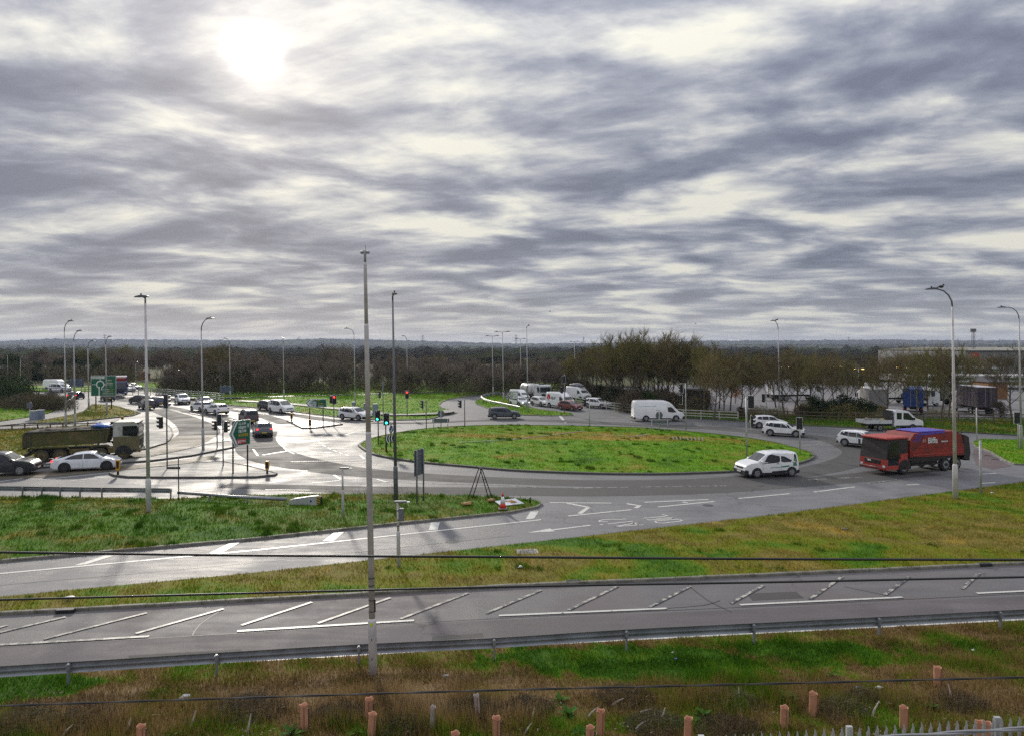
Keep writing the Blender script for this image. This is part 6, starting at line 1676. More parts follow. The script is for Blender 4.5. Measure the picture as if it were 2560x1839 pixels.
# red refuse lorry
M('refuse_red', (0.27, 0.020, 0.012), 0.5, coat=0.1, var=0.25, vscale=0.8, dirt=((0.065, 0.022, 0.015), 0.85)); M('refuse_dark', (0.028, 0.022, 0.02), 0.6, var=0.3, vscale=1)
M('refuse_bright', (0.40, 0.05, 0.035), 0.5, var=0.15); M('refuse_blue', (0.07, 0.06, 0.42), 0.5, var=0.12, vscale=1.2)
t = lorry_at(2318, 1180, R(201), 'refuse_lorry', 'red refuse lorry with a blue topped hopper rounding the junction', 'lorry', 2.45)
MB().box((-0.3, 0, 0.95), (8.2, 0.9, 0.28)).build('chassis', 'refuse_dark', t)
for x in (2.35, -2.05, -3.25): wheel_set(t, x, 1.02, 0.50, 0.34)
cx0, cx1 = 2.0, 4.25
MB().prism([(cx0, 0.42), (cx1 - 0.05, 0.42), (cx1, 0.55), (cx1 - 0.02, 1.20), (cx0, 1.20)], 'y', -1.22, 1.22).build('cab_lower', 'refuse_bright', t, fix=True)
MB().prism([(cx0, 1.202), (cx1 - 0.02, 1.202), (cx1 - 0.30, 2.66), (cx0, 2.66)], 'y', -1.20, 1.20).build('cab_upper', 'refuse_dark', t, fix=True)
MB().rbox(((cx0 + cx1) / 2 - 0.12, 0, 2.76), (cx1 - cx0 + 0.05, 2.44, 0.20), 0.07).build('cab_roof', 'refuse_bright', t)
MB().add([(cx1 - 0.045, -1.08, 1.30), (cx1 - 0.045, 1.08, 1.30), (cx1 - 0.285, 1.08, 2.58), (cx1 - 0.285, -1.08, 2.58)], [(0, 1, 2, 3)]).build('windscreen', M('screen_green', (0.06, 0.09, 0.08), 0.08, spec=0.8), t)
for s in (-1, 1):
    MB().prism([(2.95, 0.75), (4.06, 0.75), (3.90, 2.50), (2.95, 2.50)], 'y', s * 1.205, s * 1.226).build('door_glass', 'glass', t, fix=True)
    MB().prism([(2.05, 0.95), (2.75, 1.0), (2.82, 1.55), (2.05, 1.62)], 'y', s * 1.205, s * 1.235).build('door_panel', 'refuse_bright', t, fix=True)
    arch = [(2.35 + 0.64 * math.cos(q), max(0.40, 0.50 + 0.64 * math.sin(q))) for q in np.linspace(-0.2, math.pi + 0.2, 14)]
    MB().prism(arch, 'y', s * 1.0, s * 1.24).build('wheel_arch', 'refuse_dark', t, fix=True)
    MB().rbox((cx1 - 0.02, s * 1.02, 0.66), (0.10, 0.26, 0.20), 0.04).build('headlight', 'headlight', t)
    MB().rbox((4.1, s * 1.38, 2.25), (0.10, 0.22, 0.50), 0.04).build('mirror', 'trim', t)
    MB().box((0.0, s * 1.12, 0.62), (3.0, 0.05, 0.10)).build('side_guard', 'refuse_dark', t); MB().box((0.0, s * 1.12, 0.90), (3.0, 0.05, 0.10)).build('side_guard', 'refuse_dark', t)
MB().rbox((cx1 + 0.01, 0, 0.98), (0.06, 1.5, 0.34), 0.03).build('grille', 'refuse_dark', t)
MB().rbox((0.15, 0, 0.82), (3.3, 1.9, 0.60), 0.05).build('shade_block', 'refuse_dark', t)  # dark block added to stand in for the shade beneath the lorry
MB().box((cx1 + 0.05, 0, 0.55), (0.02, 0.52, 0.115)).build('number_plate', 'plate_white', t)
MB().box((cx1 + 0.045, -0.28, 1.02), (0.02, 0.34, 0.12)).build('badge', 'plate_white', t)
MB().rbox((cx1 - 0.01, 0, 0.50), (0.18, 2.44, 0.24), 0.06).build('bumper', 'refuse_red', t)
hop = [(1.80, 1.25), (1.80, 2.55), (1.35, 3.05), (-3.10, 3.10), (-3.75, 2.75), (-4.05, 1.9), (-4.05, 1.15)]
MB().prism(hop, 'y', -1.21, 1.21).build('hopper_body', 'refuse_red', t, fix=True)
MB().rbox((-0.75, 0, 3.12), (2.9, 2.1, 0.12), 0.05).build('blue_roof', 'refuse_blue', t)
for s in (-1, 1):
    MB().prism([(1.20, 2.97), (0.2, 3.08), (-1.9, 3.09), (-1.9, 3.00), (0.15, 2.90)], 'y', s * 1.212, s * 1.225).build('blue_flash', 'refuse_blue', t, fix=True)
    for k in range(4): MB().prism([(0.55 + k * 0.16, 2.88), (0.63 + k * 0.16, 2.88), (0.98 + k * 0.16, 2.42), (0.92 + k * 0.16, 2.42)], 'y', s * 1.212, s * 1.224).build('blue_slash', 'refuse_blue', t, fix=True)
    MB().box((-1.1, s * 1.225, 1.40), (5.2, 0.03, 0.07)).build('body_rib', 'refuse_bright', t); MB().box((-1.1, s * 1.225, 1.95), (5.2, 0.02, 0.05)).build('body_rib', 'refuse_red', t)
    MB().box((-0.6, s * 1.06, 1.08), (5.4, 0.2, 0.22)).build('skirt', 'refuse_dark', t)
    text_obj('Biffa', 0.62, 'logo_white', t, (-0.05 if s > 0 else -1.55, s * 1.232, 2.26), (Q, 0, math.pi if s > 0 else 0), bold=0.012)
    o = word(MB(), 0, 0, 0.7, 0.14, 0).build('lettering', 'logo_white', t)
    o.location = (-1.50 if s > 0 else -0.10, s * 1.236, 2.28); o.rotation_euler = (0, 0, math.pi if s > 0 else 0)
    for k in range(2):
        ob = MB().tube([(0.05 * math.cos(q), 0, 0.13 * math.sin(q)) for q in np.linspace(-1.2, 1.2, 6)], 0.018, 4).build('swoosh_mark', 'logo_white', t); ob.location = ((0.20 + k * 0.18) * 1.0 if s > 0 else -1.85 + k * 0.18, s * 1.23, 2.45)
MB().prism([(-4.05, 0.85), (-4.05, 2.75), (-4.55, 2.55), (-4.75, 1.3), (-4.60, 0.75)], 'y', -1.22, 1.22).build('tailgate', 'refuse_dark', t, fix=True)
MB().rbox((-4.75, 0, 0.72), (0.5, 2.0, 0.14), 0.03).build('bin_lift', 'trim', t)
MB().tube([(-4.2, 0.8, 2.7), (-4.3, 0.8, 3.05)], 0.04, 5).build('exhaust', 'trim', t)

# white crew-cab dropside
t = lorry_at(2240, 1076, R(4), 'dropside_truck', 'white crew cab dropside truck on the lane beyond the red refuse lorry', 'truck', 2.05)
for x in (2.05, -1.85): wheel_set(t, x, 0.86, 0.36, 0.24)
MB().box((-0.4, 0, 0.62), (6.0, 0.8, 0.18)).build('chassis', 'trim', t)
prof = [(-0.15, 0.48), (3.25, 0.48), (3.38, 0.62), (3.36, 1.02), (3.20, 1.22), (2.55, 1.40), (1.62, 2.22), (1.30, 2.34), (0.05, 2.36), (-0.15, 2.26)]
b_ = MB().prism(prof, 'y', -0.98, 0.98).build('cab', 'paint_white', t, fix=True)
bm = bmesh.new(); bm.from_mesh(b_.data); bmesh.ops.bevel(bm, geom=bm.edges[:], offset=0.05, segments=2, affect='EDGES'); bm.to_mesh(b_.data); bm.free()
MB().add([(2.52, -0.84, 1.45), (2.52, 0.84, 1.45), (1.70, 0.84, 2.18), (1.70, -0.84, 2.18)], [(0, 1, 2, 3)]).build('windscreen', 'windscreen', t).location = (0.025, 0, 0.02)
for s in (-1, 1):
    MB().prism([(0.12, 1.34), (0.72, 1.34), (0.72, 2.10), (0.12, 2.10)], 'y', s * 0.96, s * 0.992).build('side_window', 'glass', t, fix=True)
    MB().prism([(0.92, 1.34), (2.10, 1.22), (2.22, 1.34), (1.52, 2.06), (0.92, 2.10)], 'y', s * 0.96, s * 0.992).build('side_window', 'glass', t, fix=True)
    MB().box((1.6, s * 0.985, 0.56), (3.2, 0.03, 0.16)).build('sill', 'trim', t)
    MB().rbox((3.18, s * 0.80, 1.06), (0.30, 0.32, 0.20), 0.04).build('headlight', 'headlight', t)
    MB().rbox((2.15, s * 1.12, 1.42), (0.14, 0.22, 0.26), 0.03).build('mirror', 'trim', t)
    MB().box((-2.05, s * 1.0, 1.06), (3.2, 0.05, 0.42)).build('side_board', 'cab_white', t)
    arch = [(2.05 + 0.44 * math.cos(q), max(0.46, 0.36 + 0.44 * math.sin(q))) for q in np.linspace(0.1, math.pi - 0.1, 12)]
    MB().prism(arch, 'y', s * 0.7, s * 0.990).build('wheel_arch', 'trim', t, fix=True)
MB().box((-2.05, 0, 0.86), (3.3, 2.0, 0.08)).build('load_bed', 'timber', t)
MB().box((-3.67, 0, 1.06), (0.05, 1.98, 0.42)).build('tail_board', 'cab_white', t)
MB().box((-0.36, 0, 1.6), (0.06, 1.9, 1.5)).build('headboard', 'trim', t)
for i, (dx, lab, m, sz) in enumerate(((-3.0, 'pale sack on the bed of the dropside truck', 'cone_base', (0.42, 0.35, 0.32)), (-1.25, 'yellowish machine on the bed of the dropside truck', 'sign_yellow', (0.35, 0.28, 0.25)))):
    w = t.matrix_basis @ Vector((dx, -0.35, 0.92 + sz[2] * 0.9))
    MB().blob((0, 0, 0), sz, 2, 0.6, seed=i + 3, flat=0.8).build('sack' if i == 0 else 'machine', m if i == 0 else M('yellow_drab', (0.34, 0.28, 0.12), 0.6, var=0.3), None, label=lab, cat='sack' if i == 0 else 'machine', loc=w)

# tanker at the back of the queue
t = lorry_at(1364, 1003, R(-62), 'tanker_lorry', 'white cabbed tanker lorry at the back of the queue', 'lorry', 2.5, 8.0, 'end')
for x in (2.6, -1.8, -3.1): wheel_set(t, x, 1.02, 0.5, 0.34)
MB().box((-0.5, 0, 0.95), (7.6, 0.9, 0.28)).build('chassis', 'trim', t)
cab(t, 1.9, 4.0, 2.45, 0.5, 2.95, 'cab_white', None, low_h=0.45)
MB().tube([(-3.9, 0, 2.0), (-3.7, 0, 2.0), (1.3, 0, 2.0), (1.5, 0, 2.0)], [0.7, 1.05, 1.05, 0.75], 16).build('tank', 'paint_silver', t)
for x in (-3.0, -1.2, 0.6): MB().tube([(x, 0, 2.0), (x + 0.12, 0, 2.0)], 1.07, 16).build('tank_band', 'trim', t)
MB().tube([(-2.5, 0, 3.0), (-2.5, 0, 3.3), (0.5, 0, 3.3), (0.5, 0, 3.0)], 0.05, 6).build('walkway_rail', 'trim', t)
MB().rbox((2.9, 0, 3.05), (0.3, 1.6, 0.14), 0.05).build('beacon_bar', 'trim', t)

def box_lorry(px, py, yaw, label, box_mat, L=8.5, Hbox=3.8, cabm='cab_white', mode='c', roofm='paint_white', doors=False, z=0.03, zb=1.15, name='box_lorry', cat='lorry'):
    t = lorry_at(px, py, yaw, name, label, cat, 2.5, L, mode, z)
    x1 = L / 2
    for x in (x1 - 1.4, -x1 + 2.6, -x1 + 1.4): wheel_set(t, x, 1.02, 0.5, 0.34)
    MB().box((0, 0, 0.95), (L - 0.8, 0.9, 0.3)).build('chassis', 'trim', t)
    cab(t, x1 - 2.1, x1, 2.45, 0.5, 3.0, cabm, None, low_h=0.44)
    MB().rbox((-1.15, 0, (zb + Hbox) / 2), (L - 2.4, 2.5, Hbox - zb), 0.04).build('box_body', box_mat, t)
    MB().box((-1.15, 0, Hbox + 0.012), (L - 2.44, 2.46, 0.03)).build('box_roof', roofm, t)
    n = 7
    for s in (-1, 1):
        for k in range(n): MB().box((-x1 + 0.4 + k * (L - 3.0) / (n - 1) * 0.98, s * 1.262, (zb + Hbox) / 2), (0.05, 0.03, Hbox - zb - 0.1)).build('side_rib', box_mat, t)
        MB().box((-x1 + 0.02, s * 0.62, (zb + Hbox) / 2), (0.04, 1.15, Hbox - zb - 0.12)).build('rear_door', box_mat, t)
        MB().tube([(-x1 - 0.02, s * 0.35, zb + 0.1), (-x1 - 0.02, s * 0.35, Hbox - 0.1)], 0.03, 5).build('lock_bar', 'galv', t)
        MB().box((-x1 - 0.01, s * 1.0, 0.9), (0.06, 0.35, 0.14)).build('tail_light', 'tail', t)
    MB().box((-x1 + 0.05, 0, 0.6), (0.12, 2.3, 0.14)).build('under_run_bar', 'trim', t)
    return t
M('box_blue', (0.02, 0.06, 0.24), 0.5, var=0.15, vscale=1.0); M('box_grey', (0.26, 0.25, 0.25), 0.55, var=0.15, vscale=1); M('box_plum', (0.06, 0.045, 0.075), 0.55, var=0.25, vscale=1.0, dirt=((0.12, 0.09, 0.06), 0.6)); M('box_green', (0.10, 0.11, 0.05), 0.6, var=0.15); M('box_brown', (0.22, 0.10, 0.03), 0.7, var=0.2, vscale=2)
box_lorry(2282, 1030, R(62), 'blue container lorry parked behind the timber fence', 'box_blue', 9.5, 3.7, roofm='box_blue')
box_lorry(2180, 1027, R(75), 'grey box lorry with a pale roof parked left of the blue container', 'box_grey', 9.5, 3.6)
box_lorry(2360, 1012, R(200), 'olive box lorry with a white cab parked behind the pale lamp', 'box_green', 9.0, 3.9)
box_lorry(2432, 1031, R(80), 'dark plum box lorry with a white roof parked behind the fence', 'box_plum', 9.5, 4.0)
box_lorry(2225, 1008, R(20), 'white roofed lorry parked in the second row of the lorry park', 'paint_cream', 9.0, 3.6)
box_lorry(1985, 1000, R(8), 'white box lorry parked deep in the lorry park', 'paint_white', 9.5, 3.8)
box_lorry(1938, 990, R(60), 'white lorry with its rear showing deep in the lorry park', 'paint_white', 8.0, 3.4)
t = box_lorry(1756, 1022, R(92), 'dark lorry with a yellow chevron rear panel under the trees', 'refuse_dark', 7.0, 2.9, mode='end', roofm='refuse_dark')
for k in range(6):
    s = -1 if k < 3 else 1; q = k % 3
    MB().prism([(s * (0.12 + q * 0.36), 1.85 - 0.0), (s * (0.28 + q * 0.36), 1.85), (s * (0.48 + q * 0.36), 1.35), (s * (0.32 + q * 0.36), 1.35)], 'x', -3.56, -3.525).build('chevron', 'sign_yellow', t, fix=True)
t = box_lorry(299, 991, R(-62), 'dark blue fronted lorry with a red deflector behind the big green map sign', 'box_blue', 9.0, 3.8, 'paint_navy', 'end')
MB().rbox((3.0, 0, 3.35), (1.2, 2.3, 0.7), 0.1).build('deflector', 'refuse_red', t)
car('hatch', 'charcoal', 'car', 'dark car on the far approach below the big green map sign', 'car', 269, 1000, R(130), 'c', group='distant vehicles')
car('suv', 'charcoal', 'car', 'dark parked car in front of the red brick shop', 'car', 330, 975, R(-20), 'c', group='distant vehicles')
car('panelvan', 'white', 'van', 'white van on the far roundabout, behind a lower one', 'van', 141, 975, R(-10), 'c', group='distant vehicles')
car('mpv', 'pearl', 'car', 'pale people carrier on the far roundabout in front of a white van', 'car', 150, 979, R(-15), 'c', group='distant vehicles')
car('hatch', 'white', 'car', 'white hatchback parked beside the dark car at the red brick shop', 'car', 318, 977, R(-30), 'c', group='distant vehicles')
car('hatch', 'charcoal', 'car', 'dark car with red lights on leaving past the curved parapet', 'car', 190, 997, R(100), 'c', brake=True, group='distant vehicles')

# ------------------------------------------------------------------ trees and undergrowth
M('bark', (0.105, 0.088, 0.066), 0.9, var=0.35, vscale=2.5)
M('bark_pale', (0.14, 0.125, 0.09), 0.9, var=0.3, vscale=2.5)
def m_twig(name, stops, scale=0.35, transl=0.0):
    m, t, b = new_mat(name)
    oi = t.n.new('ShaderNodeObjectInfo')
    a = t.n.new('ShaderNodeAttribute'); a.attribute_name = 'rnd'
    n = t.noise(pos(t), scale, 4, 0.6, 0.4)
    f = t.math('ADD', t.math('ADD', t.math('MULTIPLY', n, 0.5), t.math('MULTIPLY', oi.outputs['Random'], 0.30)), t.math('MULTIPLY', a.outputs['Fac'], 0.28))
    t.l.new(t.ramp(f, stops), b.inputs['Base Color'])
    b.inputs['Roughness'].default_value = 0.85; b.inputs['Specular IOR Level'].default_value = 0.15
    return m
m_twig('twigs', [(0.25, (0.09, 0.070, 0.042)), (0.5, (0.17, 0.128, 0.068)), (0.7, (0.21, 0.175, 0.070)), (0.85, (0.29, 0.21, 0.105))])
m_twig('twigs_olive', [(0.25, (0.085, 0.078, 0.032)), (0.5, (0.16, 0.145, 0.048)), (0.7, (0.215, 0.195, 0.060)), (0.85, (0.27, 0.19, 0.08))])
m_twig('twigs_grey', [(0.25, (0.12, 0.10, 0.082)), (0.5, (0.19, 0.158, 0.125)), (0.75, (0.25, 0.205, 0.16)), (0.9, (0.30, 0.245, 0.185))])
m_twig('evergreen', [(0.25, (0.010, 0.020, 0.008)), (0.5, (0.022, 0.042, 0.014)), (0.7, (0.040, 0.070, 0.018)), (0.9, (0.07, 0.095, 0.03))])
m_twig('thicket', [(0.25, (0.055, 0.045, 0.034)), (0.5, (0.108, 0.086, 0.058)), (0.7, (0.118, 0.110, 0.048)), (0.9, (0.20, 0.15, 0.085))], 0.12)
m_twig('autumn', [(0.25, (0.25, 0.10, 0.01)), (0.6, (0.45, 0.20, 0.02)), (0.9, (0.5, 0.28, 0.05))])
m_twig('dock', [(0.3, (0.03, 0.10, 0.012)), (0.6, (0.07, 0.17, 0.02)), (0.9, (0.16, 0.24, 0.04))], 2.0)
m_twig('stalk', [(0.3, (0.05, 0.035, 0.02)), (0.6, (0.10, 0.075, 0.045)), (0.9, (0.22, 0.17, 0.11))], 2.0)

def twig_mesh(name, A, B, w, mat, r=None):
    """thin flat shoots from A to B, w wide at the foot"""
    A, B = np.asarray(A, np.float32), np.asarray(B, np.float32); n = len(A)
    d = B - A
    k = (r or np.random.default_rng(3)).normal(size=(n, 3)).astype(np.float32)
    s = np.cross(d, k); s /= (np.linalg.norm(s, axis=1, keepdims=True) + 1e-9)
    s = s * (np.asarray(w, np.float32).reshape(-1, 1) if hasattr(w, '__len__') else w) * 0.5
    V = np.stack((A - s, A + s, B), 1).reshape(-1, 3)
    me = tri_mesh(name, V, n)
    rr = (r or np.random.default_rng(3)).uniform(0, 1, n).astype(np.float32)
    me.attributes.new('rnd', 'FLOAT', 'POINT').data.foreach_set('value', np.repeat(rr, 3))
    me.materials.append(MATS[mat])
    return me

def bare_tree(seed, H=10.0, spread=0.36, limbs=7, clear=0.16, fine=5, mat='twigs', bark='bark', stems=1, tw=0.030):
    r = random.Random(seed); nr = np.random.default_rng(seed)
    mb = MB(); A, B, Wd = [], [], []
    def rv(): return Vector((r.uniform(-1, 1), r.uniform(-1, 1), r.uniform(-0.6, 1)))
    def shoot(p, d, L, n, w):
        for _ in range(n):
            q = (d + rv() * 0.75 + Vector((0, 0, 0.35))).normalized()
            s = p + d * r.uniform(-0.5, 0.2) * L
            e = s + q * L * r.uniform(0.5, 1.15)
            A.append(tuple(s)); B.append(tuple(e)); Wd.append(w * r.uniform(0.7, 1.3))
    def branch(p, d, L, rad, lev):
        k = 3 if lev < 2 else 2
        pts, rads = [p], [rad]
        for i in range(k):
            d = (d + rv() * (0.16 + 0.08 * lev) + Vector((0, 0, 0.10))).normalized()
            p = p + d * L / k; pts.append(p); rads.append(rad * (1 - 0.72 * (i + 1) / k))
        if lev <= 2: mb.tube(pts, rads, 5 if lev == 0 else 4 if lev == 1 else 3, cap=False)
        else:
            for a, b_, w in zip(pts[:-1], pts[1:], rads): A.append(tuple(a)); B.append(tuple(b_ + (b_ - a) * 0.1)); Wd.append(max(w * 2, tw))
        nk = {0: limbs, 1: 5, 2: 5, 3: 0}[lev]
        for c in range(nk):
            f = (0.30 if lev == 0 else 0.25) + (1 - 0.28) * (c + r.random() * 0.8) / nk
            f = min(f, 1.0); i = min(int(f * k), k - 1); u = f * k - i
            q = pts[i].lerp(pts[i + 1], u)
            an = c * 2.4 + r.uniform(-0.5, 0.5)
            out = Vector((math.cos(an), math.sin(an), 0))
            ax = (pts[i + 1] - pts[i]).normalized()
            nd = (ax * (0.75 if lev else 0.55) + out * r.uniform(0.6, 1.0) * (1.0 if lev else spread * 2.4) + Vector((0, 0, 0.25))).normalized()
            branch(q, nd, L * (r.uniform(0.44, 0.62) if lev else r.uniform(0.45, 0.68) * (1.15 - 0.5 * f)), max(0.012, rads[i] * 0.52), lev + 1)
        if lev >= 2: shoot(pts[-1], d, L * 0.95, fine, tw); shoot(pts[1], d, L * 0.8, fine - 2, tw)
        if lev == 1: shoot(pts[-1], d, L * 0.5, fine, tw)
    for s in range(stems):
        off = Vector((r.uniform(-0.6, 0.6), r.uniform(-0.6, 0.6), 0)) if stems > 1 else Vector((0, 0, 0))
        d0 = Vector((r.uniform(-0.08, 0.08) + off.x * 0.3, r.uniform(-0.08, 0.08) + off.y * 0.3, 1)).normalized()
        branch(off + Vector((0, 0, -0.2)), d0, H * (0.80 if stems == 1 else r.uniform(0.6, 0.8)), 0.017 * H * (1 if stems == 1 else 0.6), 0)
    zmax = max(b_[2] for b_ in B)
    k = H / zmax
    mb.v = [(x * k, y * k, z * k) for x, y, z in mb.v]
    trunk = mb.mesh('trunk', bark)
    crown = twig_mesh('crown', np.array(A) * k, np.array(B) * k, np.array(Wd), mat, nr)
    return trunk, crown

def leafy_tree(seed, H=8.0, W=2.4, n=2600, mat='evergreen', leaf=0.34, low=0.12, bark='bark'):
    r = np.random.default_rng(seed); rr = random.Random(seed)
    mb = MB(); mb.tube([(0, 0, -0.2), (0.05, 0, H * 0.4), (0, 0.05, H * 0.85)], [0.022 * H, 0.015 * H, 0.03], 6, cap=False)
    C = []
    for i in range(16):
        z = H * (low + (0.92 - low) * rr.random()); q = math.sin(math.pi * min(1, max(0.12, (z / H - low * 0.5))) ** 0.8)
        an = rr.uniform(0, 6.28); rad = W * q * rr.uniform(0.25, 0.8)
        C.append((math.cos(an) * rad, math.sin(an) * rad, z, rr.uniform(0.5, 1.0) * W * 0.48))
        mb.tube([(0, 0, z * 0.75), (C[-1][0], C[-1][1], z)], [0.05, 0.015], 4, cap=False)
    C = np.array(C); ix = r.integers(0, len(C), n)
    v = r.normal(size=(n, 3)); v /= np.linalg.norm(v, axis=1, keepdims=True)
    p = C[ix, :3] + v * (C[ix, 3:4] * r.uniform(0.45, 1.05, (n, 1))) * np.array([1, 1, 0.8])
    p[:, 2] = np.maximum(p[:, 2], 0.1)
    e = p + r.normal(size=(n, 3)) * leaf * 0.5 + v * leaf * 0.6
    return mb.mesh('trunk', bark), twig_mesh('crown', p, e, r.uniform(0.5, 1.0, n) * leaf * 0.6, mat, r)

PROTO = {}
for i in range(5): PROTO['tall%d' % i] = bare_tree(11 + i, 11, 0.34 + 0.03 * i, 12, fine=7, mat='twigs' if i % 2 else 'twigs_olive', tw=0.034)
for i in range(4): PROTO['wood%d' % i] = bare_tree(31 + i, 8.5, 0.42, 8, fine=7, mat='twigs_grey', stems=2, tw=0.042)
for i in range(2): PROTO['thin%d' % i] = bare_tree(51 + i, 10, 0.30, 7, fine=4, mat='twigs_grey', tw=0.035)
for i in range(2): PROTO['row%d' % i] = bare_tree(71 + i, 9.5, 0.46, 10, fine=6, mat='twigs_olive' if i else 'twigs', tw=0.032)
for i in range(2): PROTO['ever%d' % i] = leafy_tree(81 + i, 9, 3.2, 3000, leaf=0.45)
for i in range(2): PROTO['bush%d' % i] = leafy_tree(91 + i, 3.0, 1.7, 1500, 'evergreen' if i == 0 else 'thicket', leaf=0.26, low=0.05)
PROTO['autumn'] = leafy_tree(99, 3.2, 1.3, 600, 'autumn', leaf=0.22, low=0.25)
PH = {}
for k_, (a_, b_) in PROTO.items(): PH[k_] = max(v.co.z for v in b_.vertices)

def tree(kind, px, d, top=None, h=None, label='', group=None, name='tree', cat='tree', z=0.0, wide=1.0):
    p = GD(px, d, z)
    H2 = h or (ZAT(top, d) - z)
    t = thing(name, label, cat, p, random.uniform(0, 6.28), group)
    s = H2 / PH[kind]
    t.scale = (s * wide, s * wide, s)
    tr, cr = PROTO[kind]
    link('trunk', tr, t); link('crown', cr, t)
    return t

# the tall bare stand right of centre
LB = 'tall bare tree in the dense stand behind the pale fence'
for i, (px, top) in enumerate([(1428, 900), (1462, 878), (1492, 858), (1520, 846), (1548, 838), (1578, 834), (1606, 832), (1640, 828), (1668, 832), (1694, 838), (1722, 850), (1752, 862)]):
    tree('tall%d' % (i % 5), px, 112 + (i * 7 % 5) * 2.2 + max(0, 1545 - px) * 0.28, top - 17 + random.uniform(-7, 7), label=LB, group='tall bare stand', wide=1.05)
for i, px in enumerate([1436, 1450, 1466, 1482, 1500, 1515, 1530, 1546, 1562, 1578, 1592, 1608, 1622, 1640, 1655, 1670, 1682, 1698, 1712, 1730]):
    tree('tall%d' % ((i + 2) % 5), px, 126 + (i % 3) * 3 + max(0, 1545 - px) * 0.24, 840 + abs(px - 1600) * 0.12 + random.uniform(0, 14), label=LB, group='tall bare stand')
for i, px in enumerate([1440, 1455, 1470, 1485, 1500, 1515, 1530, 1545, 1560, 1578, 1595, 1610, 1625, 1642, 1660, 1675, 1690, 1720]):
    tree('bush%d' % (i % 2), px, 108 + (i % 3) * 5 + max(0, 1560 - px) * 0.34, h=random.uniform(2.2, 3.6), label='low bush under the tall bare stand', group='bushes under the tall bare stand', name='bush', cat='bush')
# single row along the lorry park
ROW = [(1782, 868, 'bare tree right of the yellow chevron lorry'), (1808, 862, 'bare twin trunked tree at the lorry park corner, left of its pair'), (1824, 860, 'bare tree at the lorry park corner, right of its pair'), (1880, 858, 'bare tree behind the tall signal pole'),
       (1966, 852, 'bare tree behind the white hatchback'), (1998, 856, 'bare tree above the white crossover'), (2062, 866, 'ivy dark tree beside the bush on the fence'), (2120, 870, 'thin bare tree above the grey box lorry'),
       (2212, 856, 'forked bare tree before the blue container'), (2290, 852, 'dark ivy covered tree over the blue container'), (2352, 846, 'bare tree left of the pale lamp'), (2372, 838, 'russet topped bare tree behind the pale lamp'), (2530, 846, 'bare tree at the right edge before the warehouse')]
for i, (px, top, lab) in enumerate(ROW):
    tree('row%d' % (i % 2), px, 96 + (i * 5 % 4) * 1.6, top, label=lab + ' along the fence' if len(lab.split()) < 12 else lab, group='bare trees along the lorry park fence', wide=1.05)
for i, (px, top) in enumerate([(1760, 850), (1798, 862), (1850, 866), (1940, 862), (1985, 852), (2030, 862), (2085, 868), (2185, 868), (2265, 850), (2320, 850)]):
    tree(('row%d' % (i % 2)) if i % 3 else 'tall%d' % (i % 5), px, 104 + (i * 3 % 5) * 3.0, top, label='bare tree in the second row along the lorry park', group='second row along the lorry park', wide=1.0)
for i, (px, d, h) in enumerate([(2040, 98, 3.4), (2075, 97, 3.0), (2110, 99, 3.6), (2150, 97, 3.2), (2180, 100, 2.4), (2500, 99, 2.6), (1855, 98, 1.8), (2008, 98, 2.2)]):
    tree('bush%d' % (0 if i < 5 else 1), px, d, h=h, label='dense green bush against the timber fence' if i < 5 else 'low scrubby bush by the lorry park fence', group='green fence bushes' if i < 5 else 'scrubby fence bushes', name='bush', cat='bush')
tree('autumn', 1838, 124, h=3.4, label='small orange leaved tree glowing in the lorry park', name='tree')
for i in range(24):     # behind the lorry park
    px = 1770 + i * 30 + random.uniform(-9, 9)
    tree(('tall%d' % (i % 5)) if i % 3 else 'wood%d' % (i % 4), px, random.uniform(176, 205), random.uniform(878, 894) - (4 if px > 2250 else 0), label='bare tree in the belt behind the lorry park', group='tree belt behind the lorry park', wide=1.25)
# the wood behind the far verge
def wood_top(px):
    return float(np.interp(px, [430, 480, 520, 545, 575, 610, 700, 780, 830, 880, 930, 1000, 1080, 1150, 1220, 1300, 1400], [898, 880, 852, 844, 862, 870, 878, 876, 868, 876, 894, 876, 870, 878, 896, 886, 882]))
for row, (d, drop) in enumerate(((148, 22), (158, 8), (170, 0))):
    px = 420 + row * 11
    while px < 1440:
        tree(random.choice(('wood0', 'wood1', 'wood2', 'wood3', 'tall1', 'thin0')), px, d + random.uniform(-2.5, 2.5) + (12 if 900 < px < 990 else 0), wood_top(px) + drop + random.uniform(-3, 12), label='bare tree in the long wood behind the far verge', group='long wood behind the far verge', wide=1.15)
        px += random.uniform(28, 44)
for px, top, k_, lab in [(545, 846, 'tall2', 'tall round headed bare tree standing above the wood behind the bridge railing'), (528, 852, 'tall3', 'tall bare tree just left of the round headed one'), (810, 842, 'thin0', 'spreading bare tree above the wood, left of a pair'), (842, 846, 'thin1', 'spreading bare tree above the wood, right of a pair'), (612, 874, 'thin1', 'pale bare tree above the wood over the dark cars'), (648, 878, 'thin0', 'pale bare tree above the wood over the white people carrier'), (870, 856, 'thin0', 'bare tree above the wood behind the camera column')]:
    tree(k_, px, 152, top, label=lab, wide=1.1)
